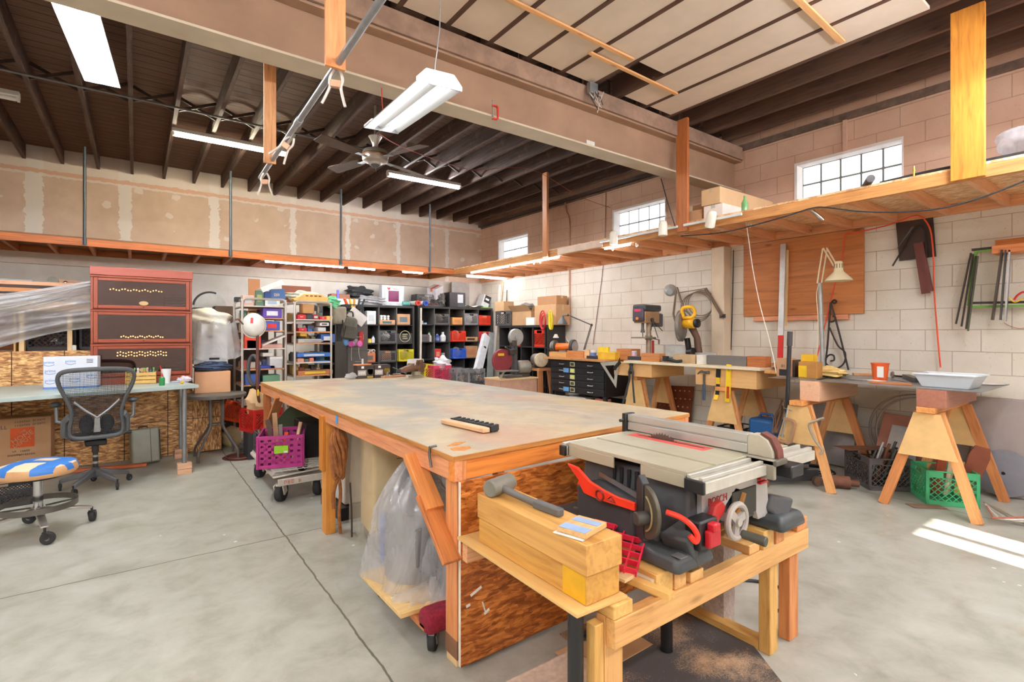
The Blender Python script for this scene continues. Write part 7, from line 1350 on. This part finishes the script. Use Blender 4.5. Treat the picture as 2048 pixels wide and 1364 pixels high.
m=MB();m.tube(spline([(-.08,C2.y-.08,gz+.10),(-.1,C2.y-.07,gz+.2),(-.08,C2.y-.12,gz+.235),(-.06,C2.y-.2,gz+.22),(-.05,C2.y-.22,gz+.15),(-.06,C2.y-.18,gz+.10)],4),.021,10,True);mk('handle',m,YW_,ms);m=MB();m.tube([(.05,C2.y-.1,gz),(.1,C2.y-.15,gz-.15),(.13,C2.y-.16,.06)],[.045,.04,.05],12);mk('pivot_arm',m,plain((110,84,70),.5,.3),ms);m=MB();m.cyl((.03,C2.y-.07,.12),(.03,C2.y-.15,.12),.06,n=16);m.bar((.03,C2.y-.08,.15),(.02,C2.y-.06,.3),.06,.05);mk('tilt_knob',m,BLACK,ms,bevel=.006)
for a in(('orange brown wood block beside the drill press on the plank table','wood_block','block',1282,707,1319,722,5.3,.12,FIR),('black tray lying on the plank table left of the wood block','tray','tray',1255,713,1281,719,5.4,.15,(52,52,56)),('small white box beside the wood jig on the plank table','box','box',1318,714,1329,722,5.35,.06,(226,222,216)),('white square box beside the dark steel channel','box','box',1393,710,1406,727,5.3,.1,(238,232,222)),('pale sheet standing behind the tools on the plank table','sheet','sheet',1328,689,1364,705,5.8,.02,(206,204,200)),('long dark steel channel lying on the plank table','steel_channel','metal bar',1414,712,1493,728,5.36,.1,(112,108,106)),('brown wood block at the near end of the plank table','wood_block','block',1494,713,1531,730,5.36,.12,wood((186,112,62),(120,66,32))),('tan jig with black clamp on the plank table','jig','jig',1346,709,1390,719,5.31,.1,(200,170,130))):
 blk(*a[:7],a[7],a[8],a[9],ZBT)
m=MB();m.tube(spline([(0,.12,.03),(0,.04,.04),(.0,-.05,.02),(.0,-.13,.03)],4),.018,8);m.box((0,.1,.05),(.05,.06,.06));o=one('bar_clamp','black screw clamp lying in front of the tan jig','clamp',m,BLACKM);place(o,(5.28,pX(1345,716,5.28).y,ZBT))
p=pX(1268,708,5.6);bottle('pink tinted jar beside the drill press on the plank table',1264,0,0,1,.01,(1,1,1),None,0)if False else None;t=T('jar','pink tinted jar beside the drill press on the plank table','jar',(5.6,p.y,ZBT+.001));m=MB();m.lathe([(.04,0),(.042,.01),(.042,.09),(.036,.1)],n=16);mk('jar',m,plain((226,190,206),.2),t);m=MB();m.lathe([(.038,.1),(.038,.115),(0,.115)],n=16);mk('lid',m,WHITE,t)
m=MB();m.sphere((0,0,.04),.1,18,10,(.9,1.2,.4),lambda d:lump(d,7,.25,1.6));o=one('cloth_rag','yellowish cloth lying at the near end of the plank table','rag',m,plain((236,200,150),.85),smooth=60);place(o,(5.5,y0-.1,ZBT-.018))
xh=5.255
t=T('hanging_hammer','claw hammer with blue grip hanging on the boxed riser','hammer',(0,0,0));m=MB();m.cyl(pX(1408,748,xh),pX(1408,768,xh),.012);mk('neck',m,DSTEEL,t);m=MB();m.cyl(pX(1408,768,xh),pX(1408,800,xh),.017,n=12);mk('grip',m,plain((60,78,100),.6),t,bevel=.003);m=MB();a,b=pX(1395,748,xh),pX(1418,745,xh);m.tube(spline([a,a.lerp(b,.3)+V((0,0,.025)),a.lerp(b,.6)+V((0,0,.01)),b],4),[.006,.008,.01,.011,.012,.013,.013,.013,.014,.015,.017,.018,.02][:13],8);mk('head',m,DSTEEL,t)
t=T('hanging_pry_bar','black and yellow flat pry bar hanging beside the level','pry bar',(0,0,0));m=MB();m.bar(pX(1437,738,xh),pX(1436,755,xh),.012,.05,(0,1,0));m.bar(pX(1436,768,xh),pX(1434,790,xh),.012,.04,(0,1,0));mk('bar',m,BLACK,t);m=MB();m.bar(pX(1436,755,xh),pX(1436,768,xh),.014,.042,(0,1,0));m.bar(pX(1434,790,xh),pX(1431,800,xh-.03),.014,.045,(0,1,0));mk('yellow_band',m,YELLOW,t)
t=T('hanging_spirit_level','yellow spirit level hanging upright on the boxed riser','level',(0,0,0));m=MB();m.bar(pX(1458,729,xh),pX(1455,804,xh),.022,.055,(0,1,0));mk('body',m,plain((246,206,40),.45),t,bevel=.003);m=MB();m.bar(pX(1456,773,xh-.012),pX(1455.5,797,xh-.012),.004,.03,(0,1,0));mk('red_label',m,plain((186,60,40),.5),t);m=MB();p=pX(1457,740,xh-.012);m.cyl(p,p-V((.003,0,0)),.014);mk('vial',m,plain((206,180,60),.4),t)
t=T('hanging_bolt_cutters','long handled black bolt cutters hanging on the pale boxed riser','bolt cutters',(0,0,0));xo=5.24
for s,u1 in((-1,1246),(1,1269)):m=MB();m.tube([pX(1262,730,xo),pX(1262+s*4,745,xo),pX(1262+s*3,760,xo),pX(u1,806,xo)],[.016,.014,.012,.013],8);mk('handle',m,plain((66,66,68),.5,.3),t)
m=MB();m.sphere(pX(1262,729,xo),.03,12,8,(.5,1,1.2));m.cyl(pX(1262,745,xo)-V((.02,0,0)),pX(1262,745,xo)+V((.01,0,0)),.02);mk('jaw',m,BLACK,t)
m=MB();m.bar(pX(1240,724,5.2),pX(1228,738,5.2),.02,.04,(0,1,0));m.cyl(pX(1240,716,5.2),pX(1231,740,5.18),.008);one('hanging_bar_clamp','black bar clamp gripping the end of the pale riser','clamp',m,BLACK)
t=T('perforated_plate','rusty brown perforated steel plate leaning on the block wall','plate',(0,0,0));q=[pX(1312,770,6.12),pX(1388,773,6.12),pX(1376,838,6.05),pX(1300,832,6.05)];q[2].z=q[3].z=.003;n_=(q[1]-q[0]).cross(q[3]-q[0]).normalized()*.01;m=MB();m.add(q+[p+n_ for p in q],[(0,1,2,3),(7,6,5,4),(0,4,5,1),(1,5,6,2),(2,6,7,3),(3,7,4,0)])
RP=plain((126,66,40),.6,.4,.2);mk('plate',m,RP,t);m=MB()
for i in range(8):
 for j in range(6):p=q[0].lerp(q[1],(i+.6+.3*(j%2))/8.4).lerp(q[3].lerp(q[2],(i+.6+.3*(j%2))/8.4),(j+.6)/6.3);m.lathe([(.012,0),(.009,.004),(0,.005)],p-V((.003,0,0)),8,None)if False else m.sphere(p-V((.004,0,0)),.011,8,5)
mk('dot_pattern',m,plain((206,150,120),.5,.4),t)
t=T('blue_jug','blue plastic jug on the floor behind the saw fence','jug',(5.55,pX(1522,860,5.5).y,.0));ylo,yhi,z0,z1=rX(1495,838,1548,868,5.45);t.location=(5.45,(ylo+yhi)/2,0);mk('body',mb_of(((0,-(yhi-ylo)/2,0),(.26,(yhi-ylo)/2,z1))),plain((40,106,176),.4,0,.1),t,bevel=.04,seg=3);m=MB();m.tube([(.13,-.08,z1-.01),(.13,-.06,z1+.04),(.13,.06,z1+.04),(.13,.08,z1-.01)],.014,8);mk('handle',m,plain((36,96,166),.4),t)
crate('milk_crate','low black tray crate on the floor beside the blue jug',(5.62,3.22,.001),-PI/2,CB,.3,.4,.36,'x',None)
t=T('twig_bundle','bundle of dry branches leaning beside the sawhorse','branches',(0,0,0));m=MB()
for k in range(9):a=pX(1545+3*(k%4),866,5.35);b=pX(1566+5*math.sin(k*2),800+4*(k%5),5.6);m.tube(spline([a,a.lerp(b,.5)+V((.02*math.sin(k),.03*math.cos(k*2),0)),b],4),.008,5)
mk('twig',m,plain((140,110,88),.8,0,.2),t)
j=pZ(1578,968,0);t=T('floor_jack','black hydraulic floor jack with a tall upright handle','floor jack',(4.98,2.42,0),-.55);JB=plain((46,46,50),.45,.3)
for s in(-1,1):mk('side_frame',mb_of(((-.28,s*.1-.008,.04),(.3,s*.1+.008,.14))),JB,t,bevel=.003)
for x,r in((-.24,.035),(.27,.045)):
 for s in(-1,1):m=MB();m.cyl((x,s*.112,r),(x,s*.15,r),r,n=16);mk('wheel',m,plain((120,92,76),.5,.4),t,bevel=.003)
m=MB();m.cyl((-.15,0,.1),(.1,0,.12),.035,n=14);m.bar((.0,0,.12),(.25,0,.16),.08,.05);m.lathe([(.04,0),(.05,.02),(.05,.03),(0,.03)],(.24,0,.18),14);mk('lift_arm',m,DSTEEL,t);m=MB();m.bar((-.3,0,.1),(-.2,0,.2),.16,.05);mk('yoke',m,JB,t)
hb,ht=pX(1571,900,5.0),pX(1580,663,5.02);inv=(Tr(4.98,2.42,0)@Rz(-.55)).inverted();m=MB();m.cyl(inv@hb,inv@hb.lerp(ht,.88),.019,n=12);mk('handle_tube',m,JB,t);m=MB();m.cyl(inv@hb.lerp(ht,.88),inv@ht,.024,n=12);mk('handle_grip',m,plain((70,68,68),.8),t)
m=MB();m.cyl((0,-.09,.06),(0,.09,.06),.058,n=18);m.cyl((0,-.16,.06),(0,-.09,.06),.03);o=one('axle_hub','rusty round hub lying on the floor beside the floor jack','hub',m,RUST);place(o,(5.22,2.02,0.0),(0,0,.5))
c_clamp('hanging_c_clamp','large brown C clamp hanging on the sawhorse gusset',(4.94,2.42,.40),(PI/2,.2,-PI/2),1.5,plain((176,140,110),.5,.4))
t=T('hanging_pipe_clamp','long grey bar clamp hanging over the sawhorse leg','clamp',(0,0,0));m=MB();m.tube(spline([pX(u,v,4.9)for u,v in((1648,836),(1630,842),(1618,850),(1630,880),(1645,900),(1640,908))],4),.012,8);mk('bar',m,plain((176,160,140),.4,.4),t)
crate('milk_crate','black wire crate full of metal scrap on the floor',(5.66,1.86,.001),-.79,plain((88,82,82),.5),.36,.46,.29,'x','crates under the metal table');crate('milk_crate','green crate of scrap on the floor under the sawhorse',(5.56,1.34,.001),-1.0,plain((70,176,120),.45),.36,.36,.285,'x','crates under the metal table')
t=None
for k in range(12):
 a=V((5.56+.065*(k%4),1.94-.05*(k//4)-.03*(k%4),.05));d=V((.07,-.09,random.uniform(.24,.38)));m=MB();m.cyl(a,a+d,.012+.008*(k%2),n=10);one('metal_rod','steel rod sticking up from the black wire crate','metal rod',m,(DSTEEL,STEEL,RUST)[k%3],'rods in the wire crate')
for k,(c,lab)in enumerate((((150,66,40),'brown leather'),((236,214,180),'cream'),((226,190,90),'brass yellow'),((190,120,90),'salmon'))):
 a=V((5.50+.06*k,1.38-.06*k,.06));m=MB();m.bar(a,a+V((.03*k-.04,-.06+.02*k,.34-.03*k)),.08-.012*k,.02+.01*k);one('scrap_piece','%s scrap piece sticking out of the green crate'%lab,'scrap',m,plain(c,.6),'scrap in the green crate',bevel=.004)
m=MB();m.prism([(-.06,0),(.06,0),(.07,.22),(.05,.3),(-.05,.3),(-.07,.22)],-.008,.008,Rx(PI/2));o=one('leather_pouch','brown flat pouch standing in the green crate behind the sawhorse leg','pouch',m,plain((126,64,40),.6),bevel=.004);place(o,(5.62,1.18,.2),(.1,.25,-1.1))
for k,(y,x,r,u,lab)in enumerate(((1.95,6.11,.40,0,'outer'),(1.9,6.07,.38,0,'inner'))):
 m=MB();m.tube([(x-.04*math.sin(a),y-.28+r*math.cos(a),.44+r*math.sin(a))for a in[2*PI*i/44 for i in range(44)]],.012,8,True);one('metal_hoop','%s of two thin steel hoops leaning behind the metal table'%lab,'hoop',m,plain((196,184,176),.35,.6),'steel hoops')
def plate(label,q,mat,th=.008,name='leaning_sheet'):
 q=[V(p)for p in q];n_=(q[1]-q[0]).cross(q[3]-q[0]).normalized()*th;m=MB();m.add(q+[p+n_ for p in q],[(0,1,2,3),(7,6,5,4),(0,4,5,1),(1,5,6,2),(2,6,7,3),(3,7,4,0)]);return one(name,label,'metal sheet',m,mat)
plate('large stained grey metal sheet leaning on the wall behind the disc',[(6.15,1.42,.86),(6.15,.86,.84),(6.14,.86,.002),(6.14,1.44,.002)],plain((186,176,174),.45,.3,.12,3));plate('rusty brown metal sheet leaning behind the black wire crate',[(6.12,1.95,.62),(6.12,1.45,.60),(5.98,1.4,.2),(5.98,2.0,.16)],plain((176,118,96),.5,.3,.2,4));plate('small bright metal sheet leaning on the rusty brown sheet',[(6.06,1.86,.52),(6.06,1.66,.51),(5.94,1.64,.2),(5.94,1.9,.2)],plain((200,200,200),.3,.6));plate('grey metal sheet leaning on the wall behind the C clamps',[(6.12,2.62,.70),(6.12,2.18,.68),(6.02,2.2,.02),(6.02,2.64,.02)],plain((166,160,158),.5,.3,.15,4))
m=MB();m.lathe([(.015,0),(.2,0),(.2,.008),(.015,.008)],n=44,M=Tr(6.10,1.06,.205)@Ry(-PI/2+.12),cap=False);one('metal_disc','flat grey metal disc with a centre hole leaning on the wall','disc',m,plain((150,152,162),.4,.4,.06));one('wall_plank','narrow dark plank standing on the wall at the right edge','plank',mb_of(((6.1,.60,0),(6.15,.66,.93))),plain((120,90,78),.7))
plate('rusty flat plate lying on top of the black wire crate',[(5.52,2.05,.30),(5.88,1.78,.30),(5.98,1.94,.30),(5.62,2.22,.30)],plain((150,110,90),.5,.3,.2),.006,'rusty_plate');plate('small brown plate lying on the floor by the sawhorse foot',[(5.12,1.42,.004),(5.3,1.25,.004),(5.36,1.32,.004),(5.18,1.5,.004)],plain((140,110,92),.6),.004,'floor_plate')
for k in range(5):
 y=.95-.13*k;cord('%s hose lying in loops on the floor by the wall'%('tan','grey','pale','white','reddish')[k],[(5.75-.08*k,1.12-.02*k,.012+.012*k),(5.55-.1*k,.95,.012+.012*k),(5.35-.05*k,.80+.03*k,.012+.012*k),(5.25+.1*k,.6,.012+.012*k),(5.5+.05*k,.3,.012+.012*k)],.006,plain(((196,176,150),(150,146,140),(206,196,180),(230,226,220),(190,110,90))[k],.5),'floor_hose','hose')
for k in range(3):m=MB();m.tube(arc((5.62,2.42,.01+.016*k),.2-.025*k,0,2*PI,28)[:-1],.009,6,True);one('floor_cable_coil','ring of black cable coiled on the floor by the sawhorse','cable',m,BLACK,'black cable rings')
ct=T('flatbed_cart','white wire deck flatbed cart half under the bench','cart',(.93,4.60,0));CM=plain((206,200,190),.5,.2)
m=MB()
for i in range(9):m.b2((.06*i,0,.262),(.06*i+.006,1.0,.27))
for i in range(17):m.b2((0,.0615*i,.27),(.5,.0615*i+.006,.276))
mk('wire_deck',m,plain((216,214,208),.4,.3),ct);m=MB();m.tube([(0,0,.24),(.5,0,.24),(.5,1.0,.24),(0,1.0,.24)],.02,8,True);mk('deck_frame',m,CM,ct);mk('front_bumper',mb_of(((.02,-.05,.16),(.5,-.025,.215))),CM,ct,bevel=.004);marks(.2,.03,7,Tr(.16,-.0515,.188)@FRONT,plain((206,130,110),.7),ct)
for x,y in((.05,.05),(.36,.05),(.05,.95),(.45,.95)):caster(ct,(x,y,0),.078,.9,(CM,RUBBER))
CPP=plain((176,48,128),.45);pc=T('milk_crate','purple crate with a green label standing on the cart','crate',(1.06,4.90,.278),-.29);w,d,h=.345,.42,.275;m=MB();tp=lambda s:1+.06*s
for sy,L,M in((-1,w,Tr(0,-d/2,0)@Rx(PI/2)),(1,w,Tr(0,d/2,0)@Rz(PI)@Rx(PI/2)),(0,d,Tr(-w/2,0,0)@Rz(-PI/2)@Rx(PI/2)),(2,d,Tr(w/2,0,0)@Rz(PI/2)@Rx(PI/2))):
 n=6;cw_=L/n;rows=5
 for i in range(n+1):m.box((0,0,0),(.034,h,.006),M@Tr(-L/2+i*cw_,h/2,0))
 for j_ in range(rows+1):m.box((0,0,0),(L,.03,.006),M@Tr(0,.015+j_*(h-.03)/rows,0))
 m.box((0,0,0),(L*1.04,.03,.016),M@Tr(0,h-.015,.004));m.box((0,0,0),(L*1.03,.03,.014),M@Tr(0,.015,.003))
m.b2((-w/2,-d/2,0),(w/2,d/2,.008));mk('body',m,CPP,pc,bevel=.0015);mk('green_label',mb_of(((-.05,-d/2-.011,.125),(.06,-d/2-.005,.19))),plain((150,206,40),.5),pc);mk('bar_code',mb_of(((.025,-d/2-.0115,.128),(.055,-d/2-.0111,.145))),PAPER,pc)
for k,(c,lab,dx,h_)in enumerate((((226,190,150),'pale wooden',.08,.26),((120,110,104),'grey metal',-.1,.22),((90,70,60),'dark brown',-.06,.3),((150,146,140),'wide grey',.0,.24),((240,90,40),'orange tipped',.03,.16),((206,170,130),'tan',-.02,.34))):
 m=MB();m.bar((1.06+dx,4.86+.03*k,.30),(1.06+dx*1.9,4.9+.03*k,.36+h_),.03+.004*(k%3),.012);one('tool_stick','%s stick sticking up from the purple crate'%lab,'stick',m,plain(c,.6),'sticks in the purple crate')
crate('milk_crate','grey wire crate behind the purple crate on the cart',(1.08,5.37,.278),0,plain((70,70,72),.5),.3,.34,.2,'grid','crates on the cart');one('black_tote','black tote box on the cart behind the purple crate','tote',mb_of(((1.25,4.9,.278),(1.43,5.3,.60))),plain((24,24,26),.5),bevel=.01)
for k,(a,b,c,lab,w_)in enumerate((((1.22,5.62,.40),(1.6,5.62,.77),(86,98,76),'dark green',.3),((1.5,5.3,.35),(1.8,5.4,.72),(110,76,56),'brown',.1),((1.40,5.75,.36),(1.5,5.80,.78),(190,190,188),'silvery crinkled',.25))):
 m=MB();m.bar(a,b,w_,.016,(0,1,0));one('leaning_board','%s board leaning on the crates under the bench'%lab,'board',m,plain(c,.4,.4 if k==2 else 0),'boards leaning on the cart')
crate('milk_crate','red crate on the floor behind the bench leg',(1.18,6.55,.30),.3,plain((196,34,30),.45),.34,.34,.26,'diag')
one('low_crate_stand','dark block carrying the red crate behind the bench','block',mb_of(((1.02,6.4,0),(1.34,6.7,.298))),BLACKM);m=MB();m.sphere((0,0,.13),.13,18,12,(.8,.7,1.1),lambda d:lump(d,3,.15));o=one('paper_bag','tan paper bag standing in the red crate','bag',m,plain((216,180,134),.8));place(o,(1.12,6.52,.5))
du=T('air_cleaner','tall beige air unit with louvred grille under the bench','air unit',(1.50,3.40,0),-.12);BG_=plain((226,198,142),.5,0,.06,3)
mk('body',mb_of(((-.22,-.16,.06),(.22,.2,.80))),BG_,du,bevel=.025,seg=3);mk('base',mb_of(((-.2,-.14,.0),(.2,.18,.059))),plain((150,140,124),.6),du,bevel=.006);mk('grille',mb_of(((-.06,-.166,.58),(.17,-.161,.74))),plain((90,66,44),.7),du)
for k in range(6):mk('louvre',MB().box((.055,-.172,.595+.026*k),(.23,.018,.012),None),plain((196,156,104),.6),du)
mk('name_plate',mb_of(((.04,-.166,.47),(.11,-.161,.485))),plain((80,74,64),.4,.5),du)
def cov(u,v):
 a=u*2*PI;r=1+.04*math.sin(7*a+3*v)+.10*v*(.5+.5*math.sin(5*a+1));return(.285*r*math.copysign(abs(math.cos(a))**.5,math.cos(a)),.02+.235*r*math.copysign(abs(math.sin(a))**.5,math.sin(a)),.80-.74*v)
m=MB();m.grid(cov,56,20);mk('plastic_cover',m,film((242,236,220),.28),du,smooth=80)
rp=T('hanging_rope_bundle','bundle of brown braided rope hanging from the bench apron','rope',(1.15,3.62,0));RO=plain((150,92,48),.8,0,.4,22);m=MB()
for k in range(10):
 a=k*.63;m.tube(spline([(.0,.0,.80),(.045*math.cos(a),.05*math.sin(a),.70),(.05*math.cos(a+.6),.055*math.sin(a+.6),.60),(.03*math.cos(a+1.2),.035*math.sin(a+1.2),.48-.02*(k%4)),(.0,.0,.44)],5),.014,7)
mk('coils',m,RO,rp);m=MB();m.tube(spline([(0,0,.45),(.02,.02,.3),(.0,-.01,.16),(.015,.0,.02)],5),.012,7);m.tube(spline([(.01,.01,.45),(-.03,.02,.3),(-.035,.0,.2)],5),.012,7);mk('rope_tail',m,RO,rp);mk('hanger',mb_of(((-.008,-.008,.79),(.008,.008,.83))),IRON,rp)
one('white_cabinet','white appliance with a black base behind the rope under the bench','appliance',mb_of(((1.3,3.95,.10),(1.9,4.4,.78))),plain((214,210,202),.5),bevel=.01);one('appliance_base','black plinth under the white appliance','plinth',mb_of(((1.25,3.9,.0),(1.9,4.4,.095))),BLACK)
cord('thin chain hanging under the bench beside the rope bundle',[(1.19,3.5,.40),(1.2,3.5,.2),(1.195,3.48,.03)],.006,IRON,'hanging_chain','chain')
crate('milk_crate','blue crate holding a vacuum hose under the bench',(1.42,2.98,.001),-.15,plain((70,110,206),.45),.36,.3,.27,'diag')
m=MB();pts=[V((1.40+.13*math.cos(a),2.95-.05*math.sin(a),.38+.14*math.sin(a)+.02*(a/6)))for a in[-.6+.3*i for i in range(26)]];m.tube(pts,[.028+.003*(i%2)for i in range(26)],10);one('vacuum_hose','thick grey ribbed vacuum hose coiled above the blue crate','hose',m,plain((70,70,74),.5))
dl=T('plywood_dolly','plywood dolly with maroon carpeted end under the bench','dolly',(0,0,0));c=[(.962,2.155),(.958,2.65),(1.62,2.72),(1.65,2.12)]
m=MB();m.prism(c,.142,.162);mk('deck',m,wood((236,200,136),(196,146,84),contrast=.5),dl,bevel=.001);mk('carpet_bumper',mb_of(((1.02,2.004,.10),(1.5,2.112,.20))),plain((128,24,44),.95,0,.3,60,.6),dl,bevel=.03,seg=3);mk('under_frame',mb_of(((1.02,2.04,.118),(1.1,2.7,.141)),((1.5,2.04,.118),(1.58,2.7,.141))),OLDFIR,dl)
for x,y in((1.07,2.06),(1.54,2.08),(1.07,2.64),(1.54,2.64)):caster(dl,(x,y,0),.045,.8,(GALV,RUBBER))
for k,(lab,x,y,z,r,sc,mt)in enumerate((('grey shop vacuum standing under clear plastic on the dolly',1.19,2.50,.163,.18,(1,.9,1.5),plain((150,148,146),.6)),('dark power tool under clear plastic at the front of the dolly',1.30,2.22,.163,.135,(1.1,.75,1.35),plain((60,60,62),.5)))):
 t=T('shrouded_machine',lab,'machine',(x,y,z),.2,'machines shrouded in plastic');H=2*r*sc[2]
 m=MB();m.lathe([(r*.8*sc[0],0),(r*.85,.03),(r*.8,H*.55),(r*.6,H*.8),(r*.3,H*.98),(0,H)],n=24);mk('body',m,mt,t);m=MB();m.box((0,-r*.5,H*.35),(r*.9,r*.5,H*.4));m.tube(spline([(-r*.5,0,H*.75),(-r*.3,-.02,H*1.02),(r*.3,-.02,H*1.02),(r*.5,0,H*.7)],4),.025,8);mk('housing',m,plain((70,68,68),.5),t,bevel=.01)
 def cf(u,v,r=r,H=H,k=k):
  a=u*2*PI;z_=H*1.12*(1-v)**.9-.0;q=r*(1.1+.25*math.sin(4*a+5*v+k)*v*v+.07*math.sin(11*a+8*v))*min(1,(v*2.4)**.6+.02)+.05*v**4
  return(q*math.cos(a),q*math.sin(a)*.92,max(z_,.004)+.012*math.sin(9*a+14*v))
 m=MB();m.grid(cf,60,30);mk('plastic_cover',m,film((232,234,240),.38),t,smooth=80)
m=MB();m.grid(lambda a,b:(1.0+.42*a+.03*math.sin(7*b),2.17+.16*b,.166+.06*math.sin(PI*a)*(1-abs(2*b-1))+.012*math.sin(17*a+9*b)),22,14);one('plastic_scrap','loose crumpled end of clear plastic lying on the dolly deck','plastic sheet',m,film((236,232,226),.5),smooth=80)
rf=random.Random(11)
FC={'cream':(206,196,180),'brick red':(150,60,50),'slate blue':(90,110,150),'tan':(196,150,110),'grey':(120,118,114),'white':(226,220,210),'brown':(170,120,90),'teal':(90,130,120),'straw':(210,180,110),'charcoal':(80,76,74)}
ORD=('top','second','third','fourth','fifth');NTH=('first','second','third','fourth','fifth','sixth','seventh','eighth','ninth')
for nm,u0,u1,S in(('hard hat',489,568,S1),('cabinet side',594,660,S2)):
 for i,z in enumerate(S):
  if i==0 and nm=='hard hat':continue
  for yy,row in((.25,'front'),(.42,'back')):
   x0,x1=pY(u0,666,YK).x,pY(u1,666,YK).x;x=x0;k=0
   while x<x1-.06:
    w=rf.uniform(.04,.085);h=rf.uniform(.06,.125);c=rf.choice(list(FC));m=MB();kind='parts box' if rf.random()<.65 else 'parts jar'
    if kind=='parts box':m.b2((-w/2,0,0),(w/2,.12,h))
    else:m.lathe([(w*.42,0),(w*.45,.005),(w*.45,h*.8),(w*.3,h*.95),(0,h)],(0,.05,0),12)
    o=one(kind.replace(' ','_'),'%s %s %s along the %s row, %s shelf, %s rack'%(c,kind,NTH[min(k,8)],row,ORD[i],nm),kind.split()[1],m,plain(FC[c],.5),'small goods on the baking racks');place(o,(min(x+w/2,x1-w/2),YK+yy,z+.0150));x+=w+.012;k+=1
for cr in[o for o in COL.objects if o.name.startswith('milk_crate')and o.type=='EMPTY' and o.get('group')=='crates on the cube shelves']:
 c=cr.location;kind=rf.choice(('folded papers','packed cloth','small cartons'));col={'folded papers':(226,224,216),'packed cloth':(150,130,112),'small cartons':(206,150,110)}[kind]
 m=MB();m.sphere((0,0,.125),.105,14,9,(.9,.9,.9),lambda d:lump(d,c.x*3,.16,1.5))if kind!='small cartons' else m.b2((-.1,-.1,.014),(.09,.1,.2));o=one('crate_content','%s inside the %s'%(kind,cr['label'].replace(' of the corner cube shelf','').replace(' row',' shelf row')if len(cr['label'].split())<12 else cr['label'].split(' beside ')[0].split(' of the ')[0]),'goods',m,plain(col,.7),smooth=60);o.location=c
m=MB();m.tube(arc((1.04,5.93,.80),.03,0,2*PI,16,'yz')[:-1],.006,6,True);one('hanging_yellow_hook','yellow hook hanging at the far corner of the work bench','hook',m,YELLOW)
